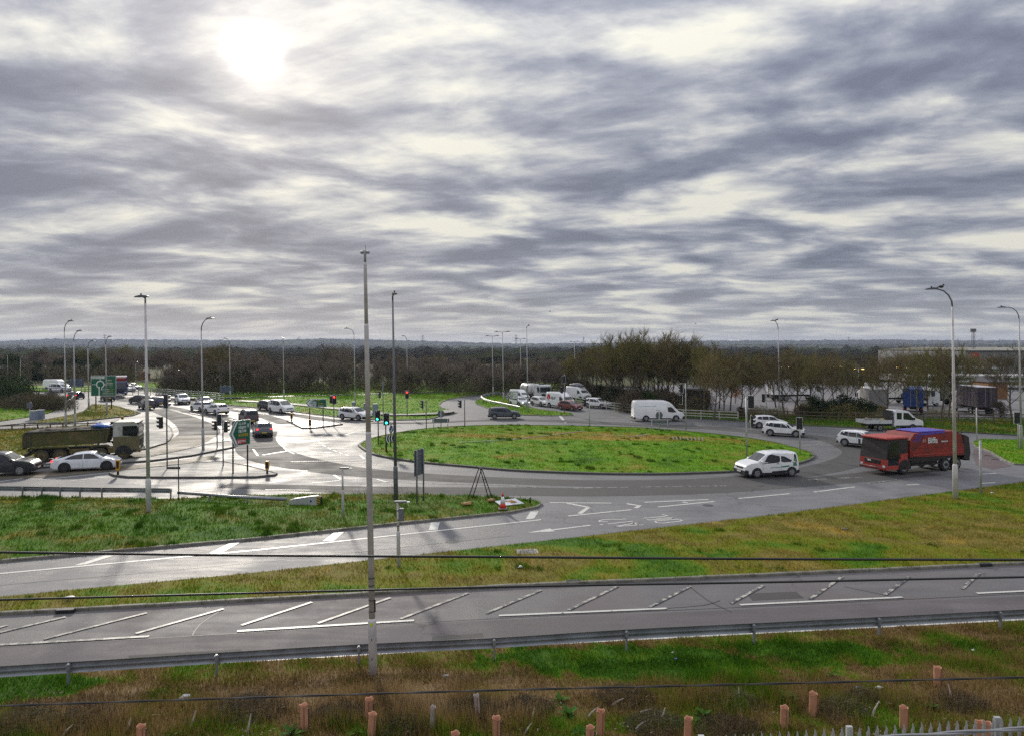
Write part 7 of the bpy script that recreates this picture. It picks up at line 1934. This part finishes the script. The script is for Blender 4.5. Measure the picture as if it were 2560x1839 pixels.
# the left hand wood
for i in range(30):
    px = -60 + i * 18 + random.uniform(-6, 6)
    tree(random.choice(('wood0', 'wood1', 'wood3', 'thin1', 'tall0')), px, random.uniform(215, 265), random.uniform(862, 886) - (8 if 250 < px < 320 else 0), label='bare tree in the wood beyond the far left roundabout', group='far left wood', wide=1.2)
for px, d, top, lab in [(-15, 200, 884, 'dark evergreen cut by the left edge'), (22, 205, 874, 'dark rounded evergreen near the left edge'), (150, 210, 889, 'dark evergreen behind the two lamps'), (195, 215, 890, 'dark evergreen left of the big green map sign'), (238, 215, 892, 'dark evergreen above the big green map sign'), (95, 200, 900, 'low dark evergreen over the far grass bank')]:
    tree('ever%d' % (px % 2), px, d, top, label=lab)
for px, top, lab in [(272, 850, 'tall ivy clad bare tree above the map sign'), (315, 858, 'tall bare poplar left of its pair over the brick shop'), (332, 862, 'tall bare poplar right of its pair over the brick shop')]:
    tree('thin0', px, 205, top, label=lab, wide=0.7)

def thicket(name, label, spots, n, mat, hmax, L=1.0, w=0.05, kind='stuff', cat=None):
    """a tangle of shoots over an outline given by ground spots (x, y, radius, height)"""
    r = np.random.default_rng(len(spots) * 7 + n)
    S = np.array(spots); pr = S[:, 2] ** 2 * S[:, 3]; pr = pr / pr.sum()
    ix = r.choice(len(S), n, p=pr)
    an = r.uniform(0, 2 * np.pi, n); q = np.sqrt(r.uniform(0, 1, n)) * S[ix, 2]
    x, y = S[ix, 0] + np.cos(an) * q, S[ix, 1] + np.sin(an) * q
    hh = S[ix, 3] * np.sqrt(np.maximum(0.05, 1 - (q / S[ix, 2]) ** 2 * 0.75))
    z = r.uniform(0, 1, n) ** 0.8 * hh
    A = np.stack((x, y, z), 1)
    d = r.normal(size=(n, 3)) * np.array([0.6, 0.6, 0.35]) + np.array([0, 0, 0.75])
    d /= np.linalg.norm(d, axis=1, keepdims=True)
    B = A + d * (r.uniform(0.4, 1.0, n) * L)[:, None]
    me = twig_mesh(name, A, B, r.uniform(0.6, 1.2, n) * w, mat, r)
    return link(name, me, None, label=label, cat=cat, kind=kind)
sp = []
for i in range(150):
    px = random.uniform(400, 1460); d = random.uniform(143, 172)
    p = GD(px, d); sp.append((p.x, p.y, random.uniform(2.0, 3.6), random.uniform(2.0, 4.4)))
thicket('undergrowth', 'dark tangled undergrowth at the foot of the long wood', sp, 48000, 'thicket', 4, 1.1, 0.09)
sp = []
for i in range(70):
    px = random.uniform(-80, 330); d = random.uniform(196, 240)
    p = GD(px, d); sp.append((p.x, p.y, random.uniform(2.5, 5), random.uniform(2.5, 5.5)))
thicket('undergrowth', 'dark scrub at the foot of the far left wood', sp, 26000, 'thicket', 5, 1.4, 0.16)
sp = []
for i in range(60):
    px = random.uniform(1425, 1760); d = random.uniform(106, 126) + max(0, 1570 - px) * 0.30; p = GD(px, d); sp.append((p.x, p.y, random.uniform(1.4, 2.6), random.uniform(1.6, 3.6)))
thicket('undergrowth', 'dark scrub under the tall bare stand', sp, 30000, 'thicket', 3, 0.8, 0.07)
sp = []
for i in range(26):
    px = random.uniform(1990, 2200) if i < 16 else random.uniform(1760, 2420); d = random.uniform(96, 101); p = GD(px, d); sp.append((p.x, p.y, random.uniform(0.9, 1.8), random.uniform(0.8, 2.4)))
thicket('undergrowth', 'tangled scrub along the lorry park fence', sp, 16000, 'twigs_olive', 3, 0.6, 0.05)
sp = []
for i in range(40):
    px = random.uniform(1750, 2480); d = random.uniform(172, 210); p = GD(px, d); sp.append((p.x, p.y, random.uniform(2.5, 5), random.uniform(2.5, 5)))
thicket('undergrowth', 'dark scrub behind the lorry park', sp, 20000, 'thicket', 5, 1.4, 0.15)
sp = []
for i in range(26):
    px = random.uniform(-80, 172); p = G(px, 1024 + random.uniform(-8, 3)); sp.append((p.x, p.y, random.uniform(1.3, 2.2), random.uniform(1.8, 2.7)))
thicket('hedge', 'dark brown clipped hedge behind the two grey cabinets', sp, 30000, 'thicket', 2.7, 0.5, 0.07, kind='thing', cat='hedge')
sp = []
for i in range(10):
    px = random.uniform(-80, 60); p = G(px, 1012 + random.uniform(-8, 3)); sp.append((p.x, p.y, random.uniform(2, 3.2), random.uniform(3.5, 5.5)))
thicket('shrubbery', 'tall green shrubs behind the hedge at the left edge', sp, 14000, 'evergreen', 5, 0.5, 0.2)

# --- low weeds on the wedge and dead stalks
def stalks(name, label, px, py, h, n, spread, mat='stalk', w=0.02, z=0.2, cat='plant', kind=None):
    r = np.random.default_rng(int(px * 3 + py))
    b = G(px, py, z)
    A = np.zeros((n, 3)); A[:, 0] = r.normal(0, spread, n); A[:, 1] = r.normal(0, spread, n)
    B = A + np.stack((r.normal(0, 0.15, n) * h, r.normal(0, 0.15, n) * h, r.uniform(0.5, 1.0, n) * h), 1)
    k = r.uniform(0.35, 0.95, (n * 3, 1)); ix = np.repeat(np.arange(n), 3)
    S = A[ix] + (B[ix] - A[ix]) * k; E = S + np.stack((r.normal(0, 0.16, n * 3) * h, r.normal(0, 0.16, n * 3) * h, r.uniform(0.05, 0.25, n * 3) * h), 1)
    me = twig_mesh(name, np.concatenate((A, S)), np.concatenate((B, E)), np.concatenate((np.full(n, w), np.full(n * 3, w * 0.8))), mat, r)
    return link(name, me, None, label=label, cat=cat, loc=b, kind=kind)
for px, py, h, n, s, lab in [(982, 1256, 1.25, 16, 0.3, 'leafless dark shrub at the foot of the slim dark lamp'), (1028, 1262, 1.2, 18, 0.35, 'leafless dark shrub beside the grey sign back'), (335, 1282, 0.9, 40, 0.9, 'dead brown weeds around the near lamp'), (120, 1290, 0.8, 10, 0.3, 'dark dead weed in the lush grass'), (175, 1288, 0.8, 8, 0.3, 'thin dead weed left of the near lamp'),
                             (900, 1245, 0.9, 14, 0.4, 'thin dead weeds at the top of the wedge'), (550, 1248, 0.6, 14, 0.6, 'dry weeds under the barrier ramp'), (68, 1248, 0.6, 16, 0.4, 'dark weed clump at a barrier post'), (812, 1240, 0.8, 6, 0.2, 'single tall weed beside the barrier end')]:
    stalks('weeds', lab, px, py, h, n, s)
r_ = random.Random(5)
sites = [(r_.uniform(0, 2540), r_.uniform(1745, 1850)) for _ in range(60)]
for i, (px, py) in enumerate(sites):
    stalks('dead_stalk', 'thin dead stalk rising from the rough grass bank', px, py, r_.uniform(0.35, 0.8), r_.randint(1, 5), 0.07, w=0.012, z=0.03)['group'] = 'dead stalks on the bank'

def dock(px, py, n, L, label, z=0.05):
    """rosette of broad arching leaves"""
    t = thing('dock_plant', label, 'plant', G(px, py, z), random.uniform(0, 6), 'broad leaved plants on the bank')
    for i in range(n):
        an = i * 2.4 + random.uniform(-0.3, 0.3); el = random.uniform(0.35, 1.15); LL = L * random.uniform(0.6, 1.1)
        vs, fs = [], []
        for k in range(5):
            u = k / 4; rr = LL * u * math.cos(el) * (1 + 0.25 * u); zz_ = LL * (u * math.sin(el) - 0.45 * u * u * math.cos(el)); w = LL * 0.17 * math.sin(math.pi * min(0.97, u * 0.9 + 0.08)) + 0.004
            c = Vector((math.cos(an) * rr, math.sin(an) * rr, zz_)); s = Vector((-math.sin(an), math.cos(an), 0)) * w
            vs += [tuple(c - s), tuple(c + Vector((0, 0, -w * 0.25))), tuple(c + s)]
        for k in range(4): fs += [(3 * k, 3 * k + 1, 3 * k + 4, 3 * k + 3), (3 * k + 1, 3 * k + 2, 3 * k + 5, 3 * k + 4)]
        mb = MB(); mb.smooth = True; mb.add(vs, fs); mb.build('leaf', 'dock', t)
for a in [(1972, 1755, 26, 0.42, 'biggest clump of broad green leaves beside a tree guard'), (730, 1836, 14, 0.36, 'broad green leaves at the lower edge left of the camera column'), (1400, 1755, 12, 0.32, 'broad pale leaves high on the bank below the strand'), (1422, 1788, 14, 0.34, 'broad green leaves left of the paired tree guards'),
          (1755, 1790, 16, 0.36, 'upright yellow green leaves above a tree guard'), (1450, 1834, 12, 0.3, 'green leaves at the foot of the paired tree guards'), (1172, 1800, 14, 0.28, 'yellow green tuft beside the bleached guard'), (2080, 1690, 8, 0.24, 'small leafy clump under the pale strand'), (430, 1838, 8, 0.25, 'small leafy clump at the lower edge'), (890, 1832, 10, 0.3, 'pale leaves beside the paired guards'), (2330, 1772, 10, 0.25, 'low pale leaves above the palisade fence')]: dock(*a)

# brambles and pale dead leaves between the guards
for i, (px, py, rad, h, lab) in enumerate([(60, 1815, 1.0, 0.38, 'dark bramble tangle in the lower left corner'), (230, 1800, 0.9, 0.34, 'dark bramble tangle right of the corner one'), (620, 1775, 1.1, 0.30, 'brown scrub left of the leaning guard'), (850, 1790, 0.8, 0.32, 'dark scrub between the guards below the camera column'), (1010, 1822, 0.9, 0.30, 'brown scrub right of the paired guards'), (1180, 1775, 0.8, 0.28, 'brown scrub behind the bleached guards'),
                                          (1320, 1770, 0.7, 0.30, 'dark scrub under the strand near the centre'), (1560, 1745, 0.9, 0.28, 'dark scrub above the bleached sticks'), (1640, 1812, 0.8, 0.30, 'dark scrub between two tree guards'), (1830, 1760, 0.9, 0.30, 'scrub left of the biggest leaf clump'), (1820, 1825, 0.9, 0.32, 'scrub at the lower edge before the palisade'), (2100, 1775, 0.8, 0.28, 'grey scrub right of the biggest leaf clump'), (2160, 1742, 0.5, 0.26, 'dark scrub under the blue scrap'), (2400, 1760, 0.8, 0.24, 'brown scrub above the palisade')]):
    r = np.random.default_rng(200 + i); n = int(1300 * rad * rad) + 500
    an = r.uniform(0, 6.28, n); q = np.sqrt(r.uniform(0, 1, n)) * rad
    A = np.stack((np.cos(an) * q, np.sin(an) * q * 0.7, r.uniform(0, 1, n) * h * (1.1 - (q / rad) ** 2)), 1)
    B = A + r.normal(size=(n, 3)) * np.array([0.13, 0.13, 0.08]) + np.array([0, 0, 0.06])
    link('bramble', twig_mesh('bramble', A, B, r.uniform(0.006, 0.022, n), 'stalk' if i % 3 == 1 else 'thicket', r), None, label=lab, cat='bramble', group='brambles on the bank', loc=G(px, py, 0.05))
r = np.random.default_rng(77); n = 3200
px = r.uniform(0, 2560, n); py = r.uniform(1735, 1860, n)
keep = (np.sin(px * 0.021) + np.sin(px * 0.0083 + py * 0.09) + r.normal(0, 0.8, n)) > 0.5
px, py = px[keep], py[keep]; n = len(px)
d = CAM_H * FPX / (py - HOR); A = np.stack(((px - 1280) / FPX * d, d, np.full(n, 0.09) + r.uniform(0, 0.12, n)), 1)
B = A + r.normal(size=(n, 3)) * np.array([0.05, 0.05, 0.02])
m_twig('dead_leaf', [(0.3, (0.16, 0.11, 0.07)), (0.6, (0.30, 0.23, 0.16)), (0.9, (0.46, 0.39, 0.31))], 3.0)
link('leaf_litter', twig_mesh('leaf_litter', A, B, r.uniform(0.02, 0.05, n), 'dead_leaf', r), None, label='pale dead leaves strewn over the rough bank', kind='stuff')

# litter, flints and bleached sticks
M('bleached', (0.36, 0.31, 0.26), 0.8, var=0.3, vscale=6); M('flint', (0.27, 0.24, 0.21), 0.75, var=0.35, vscale=5); M('litter_white', (0.62, 0.61, 0.60), 0.6); M('litter_blue', (0.14, 0.26, 0.50), 0.5)
for i, (px, py, L, an) in enumerate([(1478, 1788, 0.42, 0.4), (1610, 1782, 0.40, 0.05), (1655, 1798, 0.35, -0.9), (1600, 1818, 0.5, -0.3), (1330, 1800, 0.35, 1.2), (1315, 1835, 0.4, -0.7), (1540, 1760, 0.45, 0.2), (480, 1815, 0.4, 1.3), (620, 1828, 0.45, 1.4), (1845, 1745, 0.3, 1.2), (2185, 1785, 0.5, -0.7), (2375, 1750, 0.45, 1.5), (165, 1835, 0.3, 0.7), (320, 1825, 0.3, 1.4)]):
    b = G(px, py, 0.08); c = Vector((math.cos(an) * L / 2, 0.1, abs(math.sin(an)) * L * 0.8))
    MB().tube([-c * 0.5 + Vector((0, 0, 0.05)), Vector((0.02, 0, 0.06 + c.z * 0.3)), c + Vector((0, 0, 0.05))], [0.035, 0.028, 0.012], 5).build('stick', 'bleached', None, label='bleached stick lying in the rough grass', cat='stick', group='bleached sticks on the bank', loc=b)
for i in range(46):
    px, py = r_.uniform(60, 2540), r_.uniform(1752, 1850)
    if i < 8: px, py = r_.uniform(2080, 2240), r_.uniform(1758, 1800)
    s = r_.uniform(0.015, 0.045)
    MB().blob((0, 0, s * 0.4), (s * 1.5, s, s * 0.7), 1, 0.6, seed=i).build('flint', 'flint', None, label='pale flint lying on the rough bank', cat='stone', group='pale flints on the bank', loc=G(px, py, 0.05), rz=r_.uniform(0, 6))
for px, py, m, s, lab in [(2146, 1720, 'litter_blue', 0.13, 'small blue plastic scrap in the rough grass'), (2198, 1722, 'litter_white', 0.2, 'torn white bag snagged near the blue scrap'), (1115, 1690, 'litter_white', 0.14, 'grey torn litter below the camera column'), (463, 1744, 'litter_white', 0.22, 'pale flattened litter under the strand'), (740, 1710, 'litter_white', 0.06, 'tiny white scrap left of the camera column'), (1690, 1647, 'litter_blue', 0.11, 'flat pale blue scrap in the green patch'), (1682, 1631, 'litter_white', 0.08, 'white scrap above the pale blue one'), (2432, 1625, 'litter_white', 0.10, 'white bottle standing on the bank beyond the barrier'), (175, 1497, 'litter_white', 0.3, 'pale rag by the kerb on the verge'), (2110, 1324, 'galv_dark', 0.28, 'dark flat scrap on the yellow verge'), (2480, 1232, 'litter_white', 0.2, 'pale scrap at the top of the verge'), (1300, 1419, 'litter_white', 0.22, 'thin pale litter on the verge')]:
    s *= 0.6
    MB().blob((0, 0, s * 0.3), (s, s * 0.6, s * 0.45), 2, 0.9, seed=px, flat=0.3).build('litter', m, None, label=lab, cat='litter', loc=G(px, py, 0.14 if py < 1550 else 0.06), rz=0.4)

# ------------------------------------------------------------------ far buildings, pylons, hills
M('brick', (0.30, 0.12, 0.07), 0.85, var=0.2, vscale=2); M('cladding', (0.24, 0.245, 0.26), 0.6, var=0.1); M('roof_cream', (0.24, 0.225, 0.17), 0.6, var=0.1); M('tile_red', (0.20, 0.08, 0.055), 0.8, var=0.2); M('render_white', (0.62, 0.60, 0.55), 0.8); M('canopy_green', (0.01, 0.13, 0.06), 0.4); M('shed_white', (0.6, 0.6, 0.58), 0.6); M('slate', (0.11, 0.11, 0.12), 0.7)
def shed(px0, px1, d, eave, ridge, label, wall, roof, depth=40, name='warehouse', bays=0, base=0.0):
    a, b = GD(px0, d), GD(px1, d); W = b.x - a.x; ze, zr = ZAT(eave, d), ZAT(ridge, d)
    t = thing(name, label, 'building', (a.x + W / 2, d, base))
    MB().box((0, depth / 2, ze / 2), (W, depth, ze)).build('wall', wall, t)
    poly = [(-0.4, ze + 0.004), (depth + 0.4, ze + 0.004), (depth / 2, max(zr, ze + 0.4))]
    MB().prism([(u, v) for u, v in poly], 'x', -W / 2 - 0.3, W / 2 + 0.3).build('roof', roof, t, fix=True)
    MB().box((0, -0.45, ze - 0.18), (W + 0.7, 0.12, 0.4)).build('gutter', 'slate', t)
    n = bays or max(3, int(W / 6))
    for i in range(n): MB().box((-W / 2 + W * (i + 0.5) / n, -0.04, ze * 0.55), (W / n * 0.5, 0.06, ze * 0.22)).build('window', 'glass', t)
    MB().box((W * 0.12, -0.05, 1.4), (2.4, 0.08, 2.8)).build('door', 'slate', t)
    return t, W, ze
t, W, ze = shed(2415, 2720, 250, 876, 868, 'long grey warehouse with a pale roof at the right edge', 'cladding', 'roof_cream', 60)
sx = GD(2437, 250).x - t.location.x
MB().box((sx, -0.1, ZAT(889, 250)), (2.9, 0.1, 1.8)).build('wall_sign', 'sign_red', t)
text_obj('E', 1.1, 'logo_white', t, (sx - 0.35, -0.17, ZAT(889, 250) - 0.4), (Q, 0, 0), bold=0.02)
def canopy(px0, px1, d, top, bot, label):
    a, b = GD(px0, d), GD(px1, d); W = b.x - a.x; z1, z0 = ZAT(top, d), ZAT(bot, d); h = z1 - z0
    t = thing('station_canopy', label, 'canopy', ((a.x + b.x) / 2, d, 0))
    MB().box((0, 6, (z0 + z1) / 2), (W, 12, h)).build('deck', 'shed_white', t)
    MB().box((0, -0.03, z0 + h * 0.45), (W + 0.1, 0.06, h * 0.4)).build('green_band', 'canopy_green', t)
    for f in (-0.4, -0.1, 0.2, 0.45): MB().tube([(f * W, 4, 0), (f * W, 4, z0)], 0.25, 8).build('column', 'shed_white', t)
canopy(2262, 2640, 165, 938, 952, 'long white and green filling station canopy behind the parked lorries')
canopy(2348, 2505, 200, 919, 928, 'shorter white and green canopy behind the long one')
t = thing('brick_hut', 'brown brick hut beside the dark plum lorry', 'building', GD(2495, 135, 0)); MB().box((0, 2.5, 1.6), (3.6, 5, 3.2)).build('wall', 'box_brown', t); MB().prism([(-0.3, 3.2), (5.3, 3.2), (2.5, 4.2)], 'x', -2.1, 2.1).build('roof', 'slate', t, fix=True); MB().box((-0.9, -0.03, 1.7), (0.5, 0.06, 1.0)).build('window', 'shed_white', t)
shed(660, 745, 520, 903, 900, 'pale warehouse glimpsed through the wood, left of two', 'shed_white', 'shed_white', 30)
shed(820, 965, 480, 905, 901, 'long pale warehouse glimpsed through the wood behind the camera column', 'shed_white', 'shed_white', 30)
t, W, ze = shed(303, 342, 215, 938, 928, 'red brick shop with a flat front beyond the far roundabout', 'brick', 'tile_red', 8, 'shop', 3)
shed(236, 300, 230, 940, 932, 'low red roofed building behind the big green map sign', 'brick', 'tile_red', 9, 'house', 4)
shed(283, 306, 240, 918, 904, 'white gabled house among the trees above the map sign', 'render_white', 'tile_red', 7, 'house', 2)
shed(-10, 20, 225, 922, 912, 'small grey house at the left edge among evergreens', 'render_white', 'slate', 7, 'house', 2)
for i, px in enumerate((62, 82, 98)): shed(px - 7, px + 7, 420 + i * 25, 894, 888, ['leftmost red roofed house on the far slope', 'middle red roofed house on the far slope', 'rightmost red roofed house on the far slope'][i], 'render_white', 'tile_red', 9, 'house', 2)
# curved white parapet at the end of the footpath
pts = [tuple(q[:2]) for q in smooth_path([to_xy(p) for p in [(166, 1018), (174, 1011), (183, 1002), (186, 995), (180, 987)]], 1.0)]
kb = ribbon(pts, 0.3, 0.9, 'coping', 'shed_white', None)
t = thing('parapet_wall', 'low curved white parapet at the end of the footpath', 'wall', (0, 0, 0)); kb.parent = t
vs = [(x, y, 0.05) for x, y in pts] + [(x, y, 0.895) for x, y in pts]; n = len(pts)
MB().add(vs, [(i, i + 1, i + 1 + n, i + n) for i in range(n - 1)]).build('wall', 'concrete', t)

def park_lamp(px, top, d, label):
    t = thing('car_park_lamp', label, 'lamp', GD(px, d, 0), group='lit lamps in the lorry park'); h = ZAT(top, d)
    MB().tube([(0, 0, 0), (0, 0, h)], [0.09, 0.06], 6).build('column', 'galv', t)
    MB().tube([(-0.7, 0, h), (0.7, 0, h)], 0.04, 5).build('cross_arm', 'galv_dark', t)
    for s in (-1, 1):
        MB().rbox((s * 0.75, 0, h - 0.03), (0.7, 0.4, 0.16), 0.04).build('lantern', 'lantern', t)
        MB().rbox((s * 0.75, -0.08, h - 0.17), (0.5, 0.34, 0.13), 0.03).build('bulb', 'lamp_glow', t)
for a in [(1964, 915, 138, 'lit yellow lamp in the lorry park nearest the tall signal'), (2092, 914, 150, 'lit yellow lamp in the lorry park above the bushes'), (2146, 920, 140, 'lit yellow lamp in the lorry park above the grey box lorry'), (2253, 916, 150, 'lit yellow lamp in the lorry park over the blue container')]: park_lamp(*a)
t = thing('floodlight_mast', 'dark lattice mast with a floodlight box above the warehouse', 'mast', GD(2433, 262, 0)); h = ZAT(826, 262)
for sx_, sy_ in ((-1, -1), (1, -1), (1, 1), (-1, 1)): MB().tube([(sx_ * 0.55, sy_ * 0.55, 0), (sx_ * 0.3, sy_ * 0.3, h)], 0.07, 4).build('leg', 'galv_dark', t)
for k in range(9): MB().tube([(-0.5, -0.5, k * h / 9), (0.45, -0.45, (k + 1) * h / 9)], 0.05, 4).build('brace', 'galv_dark', t); MB().tube([(0.5, -0.5, k * h / 9), (-0.45, -0.45, (k + 1) * h / 9)], 0.05, 4).build('brace', 'galv_dark', t)
MB().rbox((0, 0, h), (1.9, 0.8, 1.2), 0.1).build('floodlight_box', 'galv_dark', t)

M('pylon', (0.16, 0.17, 0.19), 0.6)
def pylon(px, top, label, H=48.0):
    d = (H - CAM_H) * FPX / (HOR - top)
    t = thing('pylon', label, 'pylon', GD(px, d, 0), 0.3, 'pylons on the horizon')
    w = lambda z: 3.6 * (1 - z / H) ** 1.3 + 0.5
    lv = [0, 10, 19, 27, 34, 40, 45, H]
    for sx_, sy_ in ((-1, -1), (1, -1), (1, 1), (-1, 1)):
        MB().tube([(sx_ * w(z), sy_ * w(z), z) for z in lv], 0.22, 4).build('leg', 'pylon', t)
    br = MB()
    for a, b in zip(lv[:-1], lv[1:]):
        for s in (-1, 1): br.tube([(-w(a) * s, -w(a), a), (w(b) * s, -w(b), b)], 0.14, 3); br.tube([(-w(a) * s, w(a), a), (w(b) * s, w(b), b)], 0.14, 3)
    br.build('lattice', 'pylon', t)
    for z, L in ((30, 9.5), (37, 7.5), (44, 6)):
        MB().tube([(-L, 0, z), (0, 0, z + 1.6), (L, 0, z)], 0.3, 4).build('cross_arm', 'pylon', t); MB().tube([(-L, 0, z), (L, 0, z)], 0.22, 4).build('cross_arm', 'pylon', t)
for px, top, lab in [(262, 836, 'far pylon above the big green map sign'), (748, 841, 'far pylon over the spreading bare trees'), (1057, 838, 'far pylon in the open gap right of the slim lamp'), (1290, 837, 'far pylon behind the twin armed lamps'), (1459, 842, 'far pylon at the left flank of the tall bare stand'), (2122, 842, 'far pylon over the bare tree belt'), (2395, 847, 'far pylon right of the pale lamp'), (2455, 845, 'far pylon right of the floodlight mast'), (2500, 847, 'far pylon over the warehouse roof')]: pylon(px, top, lab)

# wooded hills on the skyline and tree lines across the plain
mh, th, bh = new_mat('hill_wood')
ph = pos(th)
hc = th.ramp(th.noise(th.mapping(ph, sc=(1, 0.35, 1)), 0.0045, 5, 0.6, 0.6), [(0.35, (0.030, 0.030, 0.020)), (0.52, (0.045, 0.042, 0.026)), (0.58, (0.07, 0.085, 0.03)), (0.68, (0.05, 0.045, 0.03))])
th.l.new(hc, bh.inputs['Base Color']); bh.inputs['Roughness'].default_value = 0.95; bh.inputs['Specular IOR Level'].default_value = 0.0
def ridge(name, d0, d1, prof, jag, mat, nx=420, label=None):
    xs = np.linspace(-0.86, 0.86, nx); vs, fs = [], []
    rows = [(0.0, 0.0), (0.25, 0.22), (0.55, 0.62), (0.85, 0.93), (1.0, 1.0), (1.25, 0.95)]
    for i, u in enumerate(xs):
        px = 1280 + u * FPX; zt = ZAT(float(np.interp(px, [p[0] for p in prof], [p[1] for p in prof])), d1)
        for j, (f, g) in enumerate(rows):
            d = d0 + (d1 - d0) * f
            z = zt * g + (jag * mnoise.noise(Vector((u * 130, j * 2.3, d0 * 0.01))) + jag * 0.8 * mnoise.noise(Vector((u * 420, j, 3.3)))) * (0.3 if j == 0 else 1)
            vs.append((u * d, d, max(-0.5, z) if j else -1.0))
    m = len(rows)
    for i in range(nx - 1):
        for j in range(m - 1): fs.append((i * m + j, (i + 1) * m + j, (i + 1) * m + j + 1, i * m + j + 1))
    mb = MB(); mb.add(vs, fs)
    return mb.build(name, mat, None, kind='structure', label=label)
ridge('hills', 2900, 5200, [(-400, 855), (0, 853), (130, 847), (330, 849), (640, 851), (800, 847), (1000, 851), (1280, 859), (1600, 857), (1750, 852), (2000, 851), (2200, 849), (2400, 851), (2560, 851), (3000, 853)], 6.0, 'hill_wood', 900)
ridge('hills', 2000, 2900, [(-400, 862), (600, 863), (1280, 866), (1700, 862), (2300, 860), (3000, 861)], 4.0, 'hill_wood', 800)
def treeline(d, h, a, b, label):
    xs = np.arange((a - 1280) / FPX * d, (b - 1280) / FPX * d, h * 0.35); vs, fs = [], []
    for i, x in enumerate(xs):
        k = 0.62 + 0.5 * mnoise.noise(Vector((x * 0.06, d, 0))) + 0.35 * mnoise.noise(Vector((x * 0.35, d, 5)))
        z = h * max(0.15, k); dd = h * 0.6 * mnoise.noise(Vector((x * 0.1, 3, d)))
        vs += [(x, d + dd, -0.2), (x, d + dd - h * 0.25, z * 0.55), (x, d + dd, z), (x, d + dd + h * 0.4, z * 0.6)]
    for i in range(len(xs) - 1):
        for j in range(3): fs.append((i * 4 + j, (i + 1) * 4 + j, (i + 1) * 4 + j + 1, i * 4 + j + 1))
    MB().add(vs, fs).build('treeline', 'hill_wood', None, kind='stuff', label=label)
treeline(420, 9, -200, 2800, 'hedgerow trees across the plain'); treeline(640, 11, -200, 2800, 'second line of trees across the plain'); treeline(950, 12, -200, 2800, 'third line of trees across the plain'); treeline(1400, 14, -200, 2800, 'fourth line of trees across the plain')

# the damp air over the plain
mz = bpy.data.materials.new('air'); mz.use_nodes = True; nz = mz.node_tree.nodes; nz.clear()
vo = nz.new('ShaderNodeVolumePrincipled'); mo = nz.new('ShaderNodeOutputMaterial')
vo.inputs['Color'].default_value = (0.66, 0.76, 1.0, 1); vo.inputs['Density'].default_value = 0.00010; vo.inputs['Anisotropy'].default_value = 0.2
mz.node_tree.links.new(vo.outputs[0], mo.inputs['Volume'])
mb = MB(); mb.box((0, 3400, 44), (18400, 7200, 90.4)); me = mb.mesh('haze', mz)
link('haze', me, None, label='thin blue haze over the plain', kind='stuff')
